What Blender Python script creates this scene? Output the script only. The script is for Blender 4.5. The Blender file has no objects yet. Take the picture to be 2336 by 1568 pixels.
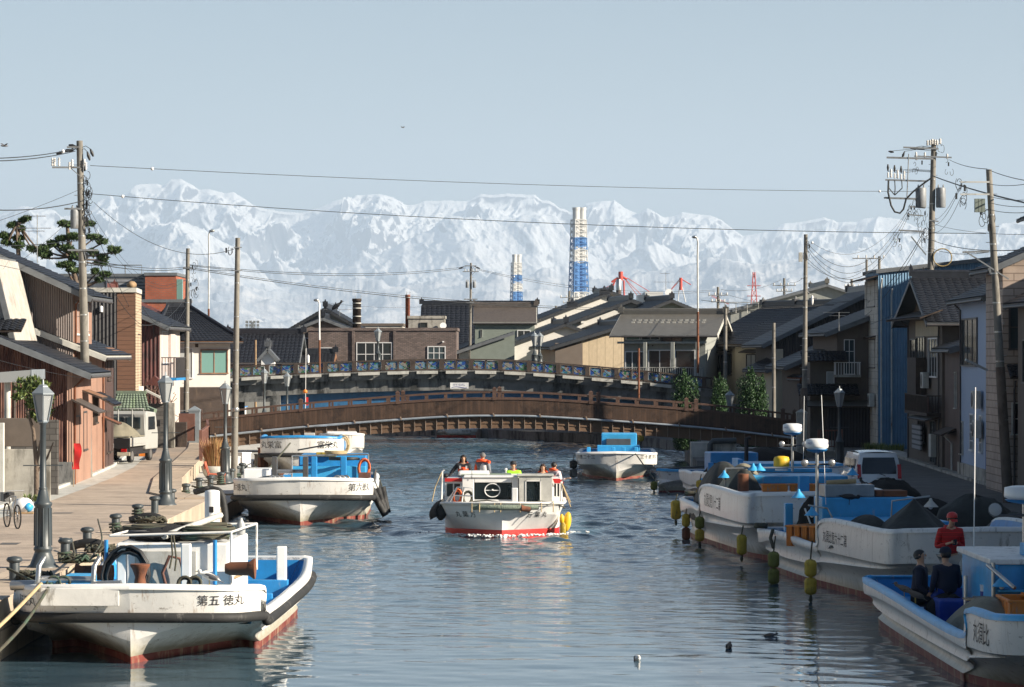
import bpy, math, random
import numpy as np
from mathutils import Vector, Matrix, noise
from mathutils.bvhtree import BVHTree
random.seed(7); rng = np.random.default_rng(7)
R = math.radians
S = bpy.context.scene
COL = S.collection
# ---------------------------------------------------------------- camera, sky, sun
EZ = 6.1; F = 7300.0; CX = 1168.0; HY = 807.0
cam_d = bpy.data.cameras.new('camera'); cam = bpy.data.objects.new('camera', cam_d); COL.objects.link(cam)
cam.location = (0, 0, EZ); cam.rotation_euler = (R(90), 0, 0)
cam_d.sensor_width = 36; cam_d.lens = 36*F/2336; cam_d.shift_y = 23/2336
cam_d.clip_start = 1; cam_d.clip_end = 150000
S.camera = cam
SUN_AZ = R(110)      # from the view direction (+Y) turning right
SUN_EL = R(24)
W = bpy.data.worlds.new('World'); S.world = W; W.use_nodes = True
nt = W.node_tree; bg = nt.nodes['Background']
sky = nt.nodes.new('ShaderNodeTexSky'); sky.sky_type = 'NISHITA'; sky.sun_disc = False
sky.sun_elevation = SUN_EL; sky.sun_rotation = SUN_AZ
sky.air_density = 1.0; sky.dust_density = 0.3; sky.ozone_density = 2.5; sky.altitude = 0
nt.links.new(sky.outputs[0], bg.inputs[0]); bg.inputs[1].default_value = 0.050
sl = bpy.data.lights.new('sun', 'SUN'); sun = bpy.data.objects.new('sun', sl); COL.objects.link(sun)
sl.energy = 6.0; sl.angle = R(0.5); sl.color = (1.0, 0.90, 0.75)
sdir = Vector((math.sin(SUN_AZ)*math.cos(SUN_EL), math.cos(SUN_AZ)*math.cos(SUN_EL), math.sin(SUN_EL)))
sun.rotation_euler = sdir.to_track_quat('Z', 'Y').to_euler(); sun.location = (60, -20, 60)
S.view_settings.view_transform = 'Standard'; S.view_settings.look = 'None'
S.view_settings.exposure = 0.82; S.view_settings.gamma = 1
S.cycles.volume_bounces = 1; S.cycles.max_bounces = 8; S.cycles.transparent_max_bounces = 12
try: S.cycles.volume_step_rate = 10; S.cycles.volume_max_steps = 64
except Exception: pass
# ---------------------------------------------------------------- helpers
def wx(x, d): return (x-CX)*d/F
def wz(y, d): return EZ-(y-HY)*d/F
def c(h):
    h = h.lstrip('#'); r = []
    for i in (0, 2, 4):
        v = int(h[i:i+2], 16)/255; r.append(v/12.92 if v <= .04045 else ((v+.055)/1.055)**2.4)
    return tuple(r)
def thing(name, label, cat, loc=(0, 0, 0), rz=0, group=None):
    o = bpy.data.objects.new(name, None); COL.objects.link(o)
    o.location = loc; o.rotation_euler = (0, 0, rz); o['label'] = label; o['category'] = cat
    if group: o['group'] = group
    return o
def tag(o, label=None, cat=None, group=None, kind=None):
    if label: o['label'] = label
    if cat: o['category'] = cat
    if group: o['group'] = group
    if kind: o['kind'] = kind
    return o
def kids(o): return [k for k in bpy.data.objects if k.parent == o]
def dup(o, loc=None, rz=None, label=None, parent=None, scale=None):
    n = o.copy(); COL.objects.link(n)
    if parent: n.parent = parent
    for k in o.get('_kids', []): pass
    for k in KIDS.get(o.name, []): dup(bpy.data.objects[k], parent=n)
    if loc is not None: n.location = loc
    if rz is not None: n.rotation_euler = (0, 0, rz)
    if scale is not None: n.scale = scale
    if label: n['label'] = label
    return n
KIDS = {}
def cat_rom(pts, n):
    P = np.array(pts, float); P = np.vstack([2*P[0]-P[1], P, 2*P[-1]-P[-2]]); out = []
    for i in range(1, len(P)-2):
        for k in range(n):
            t = k/n; a, b, c_, d = P[i-1], P[i], P[i+1], P[i+2]
            out.append(.5*((2*b)+(-a+c_)*t+(2*a-5*b+4*c_-d)*t*t+(-a+3*b-3*c_+d)*t**3))
    out.append(P[-2]); return np.array(out)
class MB:
    def __init__(s): s.v = []; s.f = []; s.m = []; s.s = []
    def add(s, V, Fc, mi=0, sm=False):
        n = len(s.v); s.v.extend([tuple(map(float, p)) for p in V])
        for f in Fc: s.f.append(tuple(i+n for i in f)); s.m.append(mi); s.s.append(sm)
        return s
    def box(s, a, b, mi=0):
        x0, y0, z0 = a; x1, y1, z1 = b
        return s.add([(x0,y0,z0),(x1,y0,z0),(x1,y1,z0),(x0,y1,z0),(x0,y0,z1),(x1,y0,z1),(x1,y1,z1),(x0,y1,z1)],
              [(0,3,2,1),(4,5,6,7),(0,1,5,4),(1,2,6,5),(2,3,7,6),(3,0,4,7)], mi)
    def cbox(s, c_, sz, mi=0, rz=0, rx=0, ry=0):
        M = Matrix.Rotation(rz, 3, 'Z') @ Matrix.Rotation(ry, 3, 'Y') @ Matrix.Rotation(rx, 3, 'X'); C = Vector(c_)
        V = [C+M@Vector((x*sz[0]/2, y*sz[1]/2, z*sz[2]/2)) for z in (-1,1) for (x,y) in ((-1,-1),(1,-1),(1,1),(-1,1))]
        return s.add(V, [(0,3,2,1),(4,5,6,7),(0,1,5,4),(1,2,6,5),(2,3,7,6),(3,0,4,7)], mi)
    def beam(s, a, b, w, h, mi=0):
        a = Vector(a); b = Vector(b); d = (b-a).normalized(); up = Vector((0,0,1))
        if abs(d.z) > .98: up = Vector((0,1,0))
        x = d.cross(up).normalized(); z = x.cross(d).normalized(); V = []
        for p in (a, b):
            for (i, j) in ((-1,-1),(1,-1),(1,1),(-1,1)): V.append(p+x*i*w/2+z*j*h/2)
        return s.add(V, [(3,2,1,0),(4,5,6,7),(0,1,5,4),(1,2,6,5),(2,3,7,6),(3,0,4,7)], mi)
    def tube(s, pts, r, n=6, mi=0, sm=True, cap=True):
        pts = [Vector(p) for p in pts]; m = len(pts); rs = r if hasattr(r, '__len__') else [r]*m
        V = []; prev = None
        for i, p in enumerate(pts):
            d = (pts[min(i+1, m-1)]-pts[max(i-1, 0)]); d = d.normalized() if d.length > 1e-9 else Vector((0,0,1))
            if prev is None:
                u = Vector((0,0,1)) if abs(d.z) < .9 else Vector((1,0,0)); x = d.cross(u).normalized()
            else:
                x = prev - d*prev.dot(d); x = x.normalized() if x.length > 1e-6 else d.orthogonal().normalized()
            prev = x; y = d.cross(x)
            for k in range(n):
                a = 2*math.pi*k/n; V.append(p+(x*math.cos(a)+y*math.sin(a))*rs[i])
        Fc = [(i*n+k, i*n+(k+1)%n, (i+1)*n+(k+1)%n, (i+1)*n+k) for i in range(m-1) for k in range(n)]
        s.add(V, Fc, mi, sm)
        if cap: s.add(V[:n], [tuple(range(n))[::-1]], mi); s.add(V[-n:], [tuple(range(n))], mi)
        return s
    def lathe(s, prof, c_=(0,0,0), n=12, mi=0, sm=True, M=None):
        V = []
        for (r, z) in prof:
            for k in range(n):
                a = 2*math.pi*(k+.5)/n; p = Vector((r*math.cos(a), r*math.sin(a), z))
                if M: p = M@p
                V.append(p+Vector(c_))
        m = len(prof)
        Fc = [(i*n+k, i*n+(k+1)%n, (i+1)*n+(k+1)%n, (i+1)*n+k) for i in range(m-1) for k in range(n)]
        s.add(V, Fc, mi, sm)
        s.add(V[:n], [tuple(range(n))[::-1]], mi); s.add(V[-n:], [tuple(range(n))], mi); return s
    def ell(s, c_, r, n=10, m=7, mi=0, M=None, jit=0):
        V = []
        for i in range(m+1):
            t = math.pi*i/m
            for k in range(n):
                a = 2*math.pi*k/n; q = 1+(random.uniform(-jit, jit) if jit else 0)
                p = Vector((r[0]*math.sin(t)*math.cos(a)*q, r[1]*math.sin(t)*math.sin(a)*q, r[2]*math.cos(t)*q))
                if M: p = M@p
                V.append(p+Vector(c_))
        return s.add(V, [(i*n+k, (i+1)*n+k, (i+1)*n+(k+1)%n, i*n+(k+1)%n) for i in range(m) for k in range(n)], mi, True)
    def ext(s, poly, axis, a, b, mi=0):      # polygon extruded along an axis (0,1,2)
        def P(p, t):
            q = list(p); q.insert(axis, t); return q
        n = len(poly); V = [P(p, a) for p in poly]+[P(p, b) for p in poly]
        return s.add(V, [tuple(range(n))[::-1], tuple(range(n, 2*n))]+[(i, (i+1)%n, n+(i+1)%n, n+i) for i in range(n)], mi)
    def grid(s, G, mi=0, sm=True, flip=False):
        G = np.asarray(G); a, b = G.shape[:2]; V = G.reshape(-1, 3).tolist(); Fc = []
        for i in range(a-1):
            for j in range(b-1):
                q = (i*b+j, (i+1)*b+j, (i+1)*b+j+1, i*b+j+1); Fc.append(q[::-1] if flip else q)
        return s.add(V, Fc, mi, sm)
    def quad(s, *p, mi=0): return s.add(p, [tuple(range(len(p)))], mi)
    def build(s, name, mats, parent=None, bev=0, loc=None):
        me = bpy.data.meshes.new(name); me.from_pydata(s.v, [], s.f)
        if not isinstance(mats, (list, tuple)): mats = [mats]
        for m in mats: me.materials.append(m)
        me.polygons.foreach_set('material_index', s.m); me.polygons.foreach_set('use_smooth', s.s); me.update()
        o = bpy.data.objects.new(name, me); COL.objects.link(o)
        if parent: o.parent = parent; KIDS.setdefault(parent.name, []).append(o.name)
        if loc: o.location = loc
        if bev:
            b = o.modifiers.new('bevel', 'BEVEL'); b.width = bev; b.segments = 2; b.limit_method = 'ANGLE'; b.angle_limit = R(40)
        return o
# ---------------------------------------------------------------- materials
def nmat(name):
    m = bpy.data.materials.new(name); m.use_nodes = True; n = m.node_tree
    return m, n, n.nodes['Principled BSDF']
def N(n, t, **k):
    q = n.nodes.new(t)
    for a, b in k.items(): setattr(q, a, b)
    return q
def math_(n, op, a, b=None):
    q = N(n, 'ShaderNodeMath', operation=op)
    for i, v in enumerate((a, b)):
        if v is None: continue
        if isinstance(v, (int, float)): q.inputs[i].default_value = v
        else: n.links.new(v, q.inputs[i])
    return q.outputs[0]
def noise_(n, vec, scale, det=3, rough=.55, dist=0):
    q = N(n, 'ShaderNodeTexNoise'); q.inputs['Scale'].default_value = scale; q.inputs['Detail'].default_value = det
    q.inputs['Roughness'].default_value = rough; q.inputs['Distortion'].default_value = dist
    if vec is not None: n.links.new(vec, q.inputs['Vector'])
    return q.outputs['Fac']
def ramp(n, fac, stops):
    q = N(n, 'ShaderNodeValToRGB'); e = q.color_ramp.elements
    while len(e) < len(stops): e.new(.5)
    for i, (p, col) in enumerate(stops): e[i].position = p; e[i].color = tuple(col)+(1,) if len(col) == 3 else col
    n.links.new(fac, q.inputs[0]); return q.outputs[0]
def mixc(n, fac, a, b, mode='MIX'):
    q = N(n, 'ShaderNodeMix', data_type='RGBA', blend_type=mode)
    for i, v in ((0, fac), (6, a), (7, b)):
        if isinstance(v, (int, float)): q.inputs[i].default_value = v
        elif isinstance(v, tuple): q.inputs[i].default_value = v+(1,)
        else: n.links.new(v, q.inputs[i])
    return q.outputs[2]
def mapv(n, sc=(1, 1, 1), src='Object'):
    t = N(n, 'ShaderNodeTexCoord'); q = N(n, 'ShaderNodeMapping'); q.inputs['Scale'].default_value = sc
    n.links.new(t.outputs[src], q.inputs[0]); return q.outputs[0]
def bump_(n, h, st, dist, p):
    b = N(n, 'ShaderNodeBump'); b.inputs['Strength'].default_value = st; b.inputs['Distance'].default_value = dist
    n.links.new(h, b.inputs['Height'])
    n.links.new(b.outputs[0], p.inputs['Normal']); return b
def k3(col, f): return tuple(min(1, v*f) for v in col)
def mat(name, col, rough=.6, metal=0, var=.18, sc=2.5, dirt=None, dsc=1.2, dth=.55, bump=.25, bsc=30, bd=.01, coat=0):
    m, n, p = nmat(name); v = mapv(n)
    if isinstance(col, str): col = c(col)
    f = noise_(n, v, sc, 4, .6); out = ramp(n, f, [(.3, k3(col, 1-var)), (.7, k3(col, 1+var))])
    if dirt is not None:
        if isinstance(dirt, str): dirt = c(dirt)
        d = ramp(n, noise_(n, mapv(n, (dsc*1.6, dsc*1.6, dsc*.5)), 1.0, 6, .72), [(dth, (0, 0, 0)), (dth+.14, (1, 1, 1))])
        out = mixc(n, d, out, dirt)
    n.links.new(out, p.inputs['Base Color'])
    p.inputs['Roughness'].default_value = rough; p.inputs['Metallic'].default_value = metal
    if coat: p.inputs['Coat Weight'].default_value = coat
    if bump: bump_(n, noise_(n, v, bsc, 3), bump, bd, p)
    return m
def hcoord(n):
    t = N(n, 'ShaderNodeTexCoord'); x = N(n, 'ShaderNodeSeparateXYZ'); n.links.new(t.outputs['Object'], x.inputs[0])
    return math_(n, 'ADD', x.outputs[0], x.outputs[1]), x.outputs[2], t.outputs['Object']
def corrug(name, col, pitch=.1, dirt=None, dth=.5, rough=.6, depth=.02, var=.2, dmix=1):
    m, n, p = nmat(name); h, z, o = hcoord(n); col = c(col) if isinstance(col, str) else col
    w = math_(n, 'SINE', math_(n, 'MULTIPLY', h, 2*math.pi/pitch))
    sheet = N(n, 'ShaderNodeTexWhiteNoise', noise_dimensions='1D')
    n.links.new(math_(n, 'FLOOR', math_(n, 'MULTIPLY', h, 1.1)), sheet.inputs['W'])
    base = ramp(n, sheet.outputs['Value'], [(0, k3(col, 1-var)), (1, k3(col, 1+var))])
    base = mixc(n, .5, base, ramp(n, noise_(n, o, 1.7, 5, .65), [(.3, k3(col, .75)), (.7, k3(col, 1.2))]))
    if dirt:
        dc = c(dirt); cm = N(n, 'ShaderNodeCombineXYZ'); n.links.new(math_(n, 'MULTIPLY', h, 7), cm.inputs[0]); n.links.new(math_(n, 'MULTIPLY', z, .9), cm.inputs[2])
        d = ramp(n, noise_(n, cm.outputs[0], 1, 6, .7), [(dth, (0, 0, 0)), (dth+.15, (1, 1, 1))])
        base = mixc(n, math_(n, 'MULTIPLY', d, dmix), base, mixc(n, noise_(n, o, 6, 3), dc, k3(dc, .45)))
    n.links.new(base, p.inputs['Base Color']); p.inputs['Roughness'].default_value = rough
    bump_(n, w, 1.0, depth, p); return m
def boards(name, col, wid=.25, vertical=False, var=.3, gap=.06, rough=.75, dirt=None, gapcol=.3):
    m, n, p = nmat(name); h, z, o = hcoord(n); col = c(col) if isinstance(col, str) else col
    q = math_(n, 'DIVIDE', h if vertical else z, wid); fr = math_(n, 'FRACT', q)
    wn = N(n, 'ShaderNodeTexWhiteNoise', noise_dimensions='1D'); n.links.new(math_(n, 'FLOOR', q), wn.inputs['W'])
    b = ramp(n, wn.outputs['Value'], [(0, k3(col, 1-var)), (1, k3(col, 1+var))])
    b = mixc(n, .4, b, ramp(n, noise_(n, mapv(n, (3, 3, 1) if vertical else (1, 1, 6)), 2.5, 5, .65), [(.3, k3(col, .6)), (.75, k3(col, 1.3))]))
    g = math_(n, 'LESS_THAN', fr, gap); b = mixc(n, g, b, k3(col, gapcol))
    if dirt:
        d = ramp(n, noise_(n, o, .9, 6, .7), [(.5, (0, 0, 0)), (.68, (1, 1, 1))]); b = mixc(n, d, b, c(dirt))
    n.links.new(b, p.inputs['Base Color']); p.inputs['Roughness'].default_value = rough
    bump_(n, math_(n, 'SUBTRACT', fr, math_(n, 'MULTIPLY', g, 1.0)), .6, .015, p); return m
def bricks(name, col, mortar, bw=.3, bh=.12, var=.25, rough=.8, off=.5, ms=.02, flat=False):
    m, n, p = nmat(name); h, z, o = hcoord(n); col = c(col) if isinstance(col, str) else col
    cm = N(n, 'ShaderNodeCombineXYZ')
    if flat: cm = mapv(n)
    else: n.links.new(h, cm.inputs[0]); n.links.new(z, cm.inputs[1]); cm = cm.outputs[0]
    t = N(n, 'ShaderNodeTexBrick'); n.links.new(cm, t.inputs['Vector']); t.offset = off
    t.inputs['Scale'].default_value = 1; t.inputs['Brick Width'].default_value = bw; t.inputs['Row Height'].default_value = bh
    t.inputs['Mortar Size'].default_value = ms; t.inputs['Color1'].default_value = k3(col, 1-var)+(1,); t.inputs['Color2'].default_value = k3(col, 1+var)+(1,)
    t.inputs['Mortar'].default_value = (c(mortar) if isinstance(mortar, str) else mortar)+(1,)
    b = mixc(n, .55, t.outputs[0], ramp(n, noise_(n, o, .6, 6, .7), [(.3, (.45, .45, .45)), (.7, (1.3, 1.3, 1.3))]), 'MULTIPLY')
    n.links.new(b, p.inputs['Base Color']); p.inputs['Roughness'].default_value = rough
    bump_(n, t.outputs['Fac'], -.4, .01, p); return m
def glass(name, tint=(.02, .025, .03), rough=.06, tr=0):
    m, n, p = nmat(name); p.inputs['Base Color'].default_value = tint+(1,); p.inputs['Roughness'].default_value = rough
    p.inputs['IOR'].default_value = 1.5
    if tr: p.inputs['Alpha'].default_value = 1-tr
    bump_(n, noise_(n, mapv(n), 1.5, 2), .05, .02, p); return m
def emis(name, col, st):
    m, n, p = nmat(name); p.inputs['Emission Color'].default_value = col+(1,); p.inputs['Emission Strength'].default_value = st
    p.inputs['Base Color'].default_value = col+(1,); return m
M = {}
def mm(k, *a, **kw): M[k] = mat(k, *a, **kw); return M[k]
mm('white_grp', (.78,.77,.74), .35, dirt=(.42,.38,.32), dsc=1.5, dth=.60, bump=.12, bsc=8, bd=.02, var=.05)
mm('white_dirty', (.72,.70,.66), .45, dirt=(.22,.20,.17), dsc=2.2, dth=.55, bump=.2, bsc=8, bd=.02, var=.08)
mm('white', (.78,.77,.75), .4, var=.06, dirt=(.4,.36,.3), dth=.68)
mm('blue', (.025,.235,.53), .4, dirt=(.25,.33,.42), dsc=2, dth=.60, var=.15)
mm('lblue', (.045,.34,.64), .4, dirt=(.3,.4,.45), dsc=2, dth=.60, var=.15)
mm('red_af', (.17,.036,.028), .6, dirt=(.30,.20,.13), dsc=1.6, dth=.5)
mm('red_br', (.50,.022,.02), .4, dirt=(.25,.03,.02), dth=.6)
mm('rubber', (.018,.018,.018), .7, dirt=(.16,.15,.14), dsc=3, dth=.58, bump=.6, bsc=12)
mm('rope_dk', (.07,.065,.045), .9, dirt=(.05,.09,.06), dth=.5, bump=.8, bsc=60)
mm('rope_tan', (.42,.32,.18), .9, bump=.8, bsc=60)
mm('rope_or', (.6,.13,.04), .8, bump=.8, bsc=60)
mm('hose', (.015,.015,.016), .5)
mm('rust', (.18,.065,.03), .85, dirt=(.05,.025,.02), dth=.5, bump=.6)
mm('steel', (.45,.45,.44), .35, metal=.8, dirt=(.22,.15,.09), dth=.55)
mm('dsteel', (.10,.10,.10), .5, metal=.3, dirt=(.12,.06,.03), dth=.55)
mm('yellow_fl', (.42,.30,.03), .7, dirt=(.08,.07,.02), dsc=4, dth=.5, bump=.7, bsc=12)
mm('yellow', (.7,.45,.02), .5, dirt=(.2,.13,.03), dth=.6)
mm('green_fl', (.14,.15,.03), .8, dirt=(.05,.05,.02), dsc=4, dth=.5, bump=.7, bsc=12)
mm('orange', (.68,.20,.02), .5, dirt=(.35,.22,.15), dsc=5, dth=.52)
mm('tarp', (.022,.024,.021), .75, bump=.5, bsc=3, bd=.08, var=.3)
mm('tarp_lt', (.20,.18,.13), .8, bump=.5, bsc=3, bd=.08, var=.2)
mm('net', (.012,.011,.010), .9, bump=1, bsc=40, bd=.03)
mm('concrete', (.36,.34,.30), .85, dirt=(.13,.12,.10), dsc=.8, dth=.5, bump=.4, bsc=15)
mm('conc_dark', (.17,.17,.165), .9, dirt=(.025,.027,.027), dsc=.7, dth=.48, bump=.4, bsc=15)
mm('conc_lt', (.48,.47,.43), .8, dirt=(.2,.19,.17), dsc=.9, dth=.55, bump=.3)
mm('pole', (.20,.185,.16), .85, dirt=(.12,.11,.095), dsc=1.5, dth=.5, var=.15)
mm('pole_br', (.13,.10,.08), .85, dirt=(.07,.05,.04), dth=.5)
mm('pole_wh', (.55,.55,.53), .5, dirt=(.2,.13,.09), dth=.6)
mm('lamp_post', (.05,.06,.065), .45, dirt=(.13,.14,.14), dth=.6, bump=.1)
mm('lamp_head', (.26,.29,.31), .4, metal=.3, bump=.05)
def hullmat(name, col, streak, amt):
    m, n, p = nmat(name); o = mapv(n); x = N(n, 'ShaderNodeSeparateXYZ'); n.links.new(o, x.inputs[0])
    b = ramp(n, noise_(n, o, 1.3, 5, .6), [(.3, k3(col, .93)), (.7, k3(col, 1.03))])
    st = ramp(n, noise_(n, mapv(n, (7, 7, .5)), 1, 5, .7), [(amt, (0,0,0)), (amt+.14, (1,1,1))]); b = mixc(n, math_(n, 'MULTIPLY', st, .75), b, streak)
    sc = ramp(n, noise_(n, mapv(n, (2.5, 2.5, 5)), 1.6, 7, .75), [(amt+.02, (0,0,0)), (amt+.09, (1,1,1))]); b = mixc(n, math_(n, 'MULTIPLY', sc, .7), b, (.16,.13,.10))
    zz = N(n, 'ShaderNodeMapRange'); n.links.new(math_(n, 'ADD', x.outputs[2], math_(n, 'MULTIPLY', noise_(n, mapv(n, (5, 5, 1)), 1, 4), -.35)), zz.inputs[0])
    for i, v in enumerate((.02, .32, .75, 0)): zz.inputs[i+1].default_value = v
    b = mixc(n, zz.outputs[0], b, (.20,.17,.09)); n.links.new(b, p.inputs['Base Color']); p.inputs['Roughness'].default_value = .38
    bump_(n, noise_(n, o, 3, 5, .6), .25, .03, p); return m
M['hull_w'] = hullmat('hull_w', (.80,.78,.74), (.36,.24,.15), .575); M['hull_d'] = hullmat('hull_d', (.72,.69,.64), (.26,.22,.18), .57)
mm('rust_white', (.40,.37,.33), .7, dirt=(.20,.085,.05), dsc=1.3, dth=.56)
M['lamp_glass'] = glass('lamp_glass', (.30, .31, .31), .25)
M['glass'] = glass('glass'); M['glass_b'] = glass('glass_b', (.04,.06,.07), .1)
M['glass_wh'] = glass('glass_wh', (.35,.36,.36), .35)
M['glass_gr'] = glass('glass_gr', (.16,.30,.27), .2)
M['glass_t'] = glass('glass_t', (.02,.03,.035), .03, tr=.55)
mm('black', (.012,.012,.013), .6, bump=0)
mm('wire', (.02,.022,.025), .6, bump=0)
mm('insul', (.62,.60,.57), .3, bump=0)
mm('transf', (.21,.22,.23), .5, dirt=(.1,.08,.06))
mm('wood', (.30,.20,.11), .8, var=.3)
mm('wood_dk', (.05,.035,.028), .85, var=.3, dirt=(.10,.07,.05))
mm('bridge_rail', (.085,.046,.032), .75, var=.25, dirt=(.07,.04,.03), dth=.55, bsc=12)
mm('brown_rail', (.16,.07,.05), .7, var=.2)
M['bridge_planks'] = boards('bridge_planks', (.080,.044,.027), .145, True, var=.45, gap=.10, dirt='#20150f')
M['bridge_lap'] = boards('bridge_lap', (.135,.080,.046), 10, True, var=.15, gap=0)
mm('rib', (.22,.16,.12), .7, var=.2)
mm('pipe', (.38,.42,.46), .35, metal=.4)
mm('girder', (.03,.13,.27), .5, dirt=(.03,.06,.1), dth=.55)
mm('tile', (.017,.019,.025), .42, var=.35, sc=5, dirt=(.045,.045,.047), dsc=2, dth=.6, bump=.3)
mm('tile_lt', (.085,.09,.10), .45, var=.3, sc=5, dirt=(.05,.05,.05), dth=.55)
mm('tile_br', (.09,.075,.065), .5, var=.25, sc=5)
mm('tile_red', (.10,.03,.022), .6, var=.3)
mm('tile_gr', (.16,.20,.15), .45, var=.3, dirt=(.2,.26,.16), dth=.5)
mm('fascia', (.13,.14,.15), .6); mm('fascia_dk', (.03,.033,.038), .5, dirt=(.12,.09,.07), dth=.6); mm('fascia_br', (.23,.12,.07), .75, var=.3)
M['rustwall'] = corrug('rustwall', (.15,.058,.034), .09, dirt='#4a1c10', dth=.42)
M['greywall'] = corrug('greywall', (.16,.13,.12), .09, dirt='#5c3a30', dth=.55)
M['pinkwall'] = corrug('pinkwall', (.33,.19,.135), .09, dirt='#7a3c28', dth=.60, depth=.012)
M['redwall'] = corrug('redwall', (.10,.025,.02), .22, dirt='#1c0f0e', dth=.45)
M['bluewall'] = corrug('bluewall', (.10,.21,.33), .16, dirt='#3d4c58', dth=.66)
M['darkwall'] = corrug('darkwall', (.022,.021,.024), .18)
M['brownwall'] = corrug('brownwall', (.075,.042,.035), .18, dirt='#251614', dth=.55)
M['slat'] = boards('slat', (.17,.085,.052), .21, False, var=.16, gap=.1)
M['slat_lt'] = boards('slat_lt', (.50,.38,.26), .14, False, var=.1, gap=.15)
M['board_v'] = boards('board_v', (.42,.35,.24), .4, True, var=.08, gap=.05)
M['siding'] = boards('siding', (.52,.49,.44), .42, False, var=.05, gap=.04, dirt='#8d8576')
M['tanpanel'] = boards('tanpanel', (.50,.40,.27), .62, True, var=.06, gap=.04)
M['pinksiding'] = bricks('pinksiding', (.42,.33,.27), (.2,.15,.12), .9, .30, .06, ms=.02)
M['brickred'] = bricks('brickred', (.36,.09,.045), (.25,.12,.08), .3, .13, .15)
M['brickbrown'] = bricks('brickbrown', (.17,.125,.11), (.09,.075,.07), .32, .1, .3)
M['blocks'] = bricks('blocks', (.10,.092,.085), (.06,.055,.05), .42, .21, .25)
M['louv'] = boards('louv', (.26,.27,.29), .25, False, var=.1, gap=.35)
mm('stucco_w', (.62,.60,.56), .85, var=.06, dirt=(.38,.36,.33), dth=.6)
mm('stucco_c', (.52,.46,.35), .85, var=.06, dirt=(.36,.31,.24), dth=.6)
mm('stucco_g', (.27,.28,.26), .85, var=.08, dirt=(.17,.17,.16), dth=.58)
mm('stucco_gr', (.20,.23,.20), .85, var=.08)
mm('stucco_b', (.125,.10,.082), .85, var=.1, dirt=(.10,.08,.07), dth=.55)  # dark brown, lowered to carry the right bank's deep shade in the colour
mm('stucco_lb', (.30,.38,.52), .7, var=.05, dirt=(.22,.26,.33), dth=.62)
mm('stucco_pk', (.50,.42,.38), .85, var=.08)
mm('metal_roof', (.115,.108,.095), .45, var=.12); mm('frame_w', (.66,.66,.66), .5, var=.05); mm('frame_d', (.06,.055,.055), .5)
mm('asphalt', (.105,.10,.095), .9, var=.2, sc=.8, bump=.5, bsc=60, dirt=(.16,.15,.14), dsc=.3)
M['paving'] = bricks('paving', (.43,.345,.27), (.35,.275,.21), .22, .22, .09, off=.5, ms=.008, flat=True)
M['coping'] = bricks('coping', (.50,.40,.30), (.28,.22,.17), 1.0, 1.0, .08, off=0, ms=.015, flat=True)
M['quaywall'] = bricks('quaywall', (.44,.36,.27), (.22,.18,.14), 1.1, .6, .10, ms=.02)
mm('skin', (.52,.29,.18), .5, var=.05, bump=0); mm('hair', (.015,.012,.011), .5, bump=.4, bsc=80); mm('hair_br', (.05,.025,.018), .5, bump=.4, bsc=80)
mm('hair_gr', (.20,.19,.18), .6, bump=.4, bsc=80)
mm('vest_or', (.90,.10,.02), .6, var=.1, bump=.3); mm('cl_dark', (.02,.02,.024), .8, bump=.4); mm('cl_grey', (.16,.17,.19), .8, bump=.4)
mm('cl_white', (.62,.61,.60), .8, bump=.4); mm('cl_green', (.35,.75,.03), .6, bump=.3); mm('cl_pink', (.55,.45,.47), .8, bump=.4)
mm('cl_navy', (.012,.016,.035), .85, bump=.4); mm('cl_blue', (.01,.04,.25), .8, bump=.4); mm('cl_beige', (.35,.32,.27), .85, bump=.4)
M['cl_red'] = boards('cl_red', (.42,.012,.012), .085, False, var=.05, gap=.12, gapcol=1.9)
mm('car_white', (.72,.73,.74), .25, var=.02, bump=0, coat=.8); mm('truck_white', (.36,.36,.34), .4, var=.05, dirt=(.3,.22,.15), dth=.62)
mm('car_black', (.01,.01,.012), .2, bump=0, coat=1); mm('tail', (.45,.01,.01), .25, bump=0); mm('ink', (.015,.014,.016), .6, bump=0)
mm('plate_w', (.7,.7,.7), .4, bump=0); mm('plate_y', (.6,.45,.03), .4, bump=0); mm('tyre', (.015,.015,.015), .85)
mm('crow', (.008,.008,.010), .4); mm('gull_w', (.7,.69,.66), .7); mm('gull_g', (.13,.13,.14), .7); mm('gull_b', (.16,.12,.09), .8); mm('beak', (.5,.35,.05), .5)
mm('fin', (.20,.16,.13), .7)
mm('bark', (.13,.095,.07), .9, bump=.8, bsc=14, bd=.04); mm('bench', (.42,.10,.05), .6)
mm('planter', (.6,.6,.6), .5); mm('bluetxt', (.02,.03,.22), .5, bump=0); mm('radome', (.75,.75,.74), .3, var=.03, bump=0)
def leaf(name, a, b):
    m, n, p = nmat(name); g = N(n, 'ShaderNodeNewGeometry')
    n.links.new(ramp(n, g.outputs['Random Per Island'], [(0, a), (1, b)]), p.inputs['Base Color'])
    p.inputs['Roughness'].default_value = .6; return m
M['pine_n'] = leaf('pine_n', (.018,.045,.012), (.075,.12,.03)); M['hedge'] = leaf('hedge', (.008,.030,.008), (.035,.10,.018))
M['bush'] = leaf('bush', (.03,.06,.015), (.16,.20,.045)); M['drygrass'] = leaf('drygrass', (.28,.10,.04), (.45,.30,.12)); M['twig'] = leaf('twig', (.06,.035,.025), (.13,.07,.04))
M['weed'] = leaf('weed', (.06,.11,.02), (.30,.33,.10))
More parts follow.
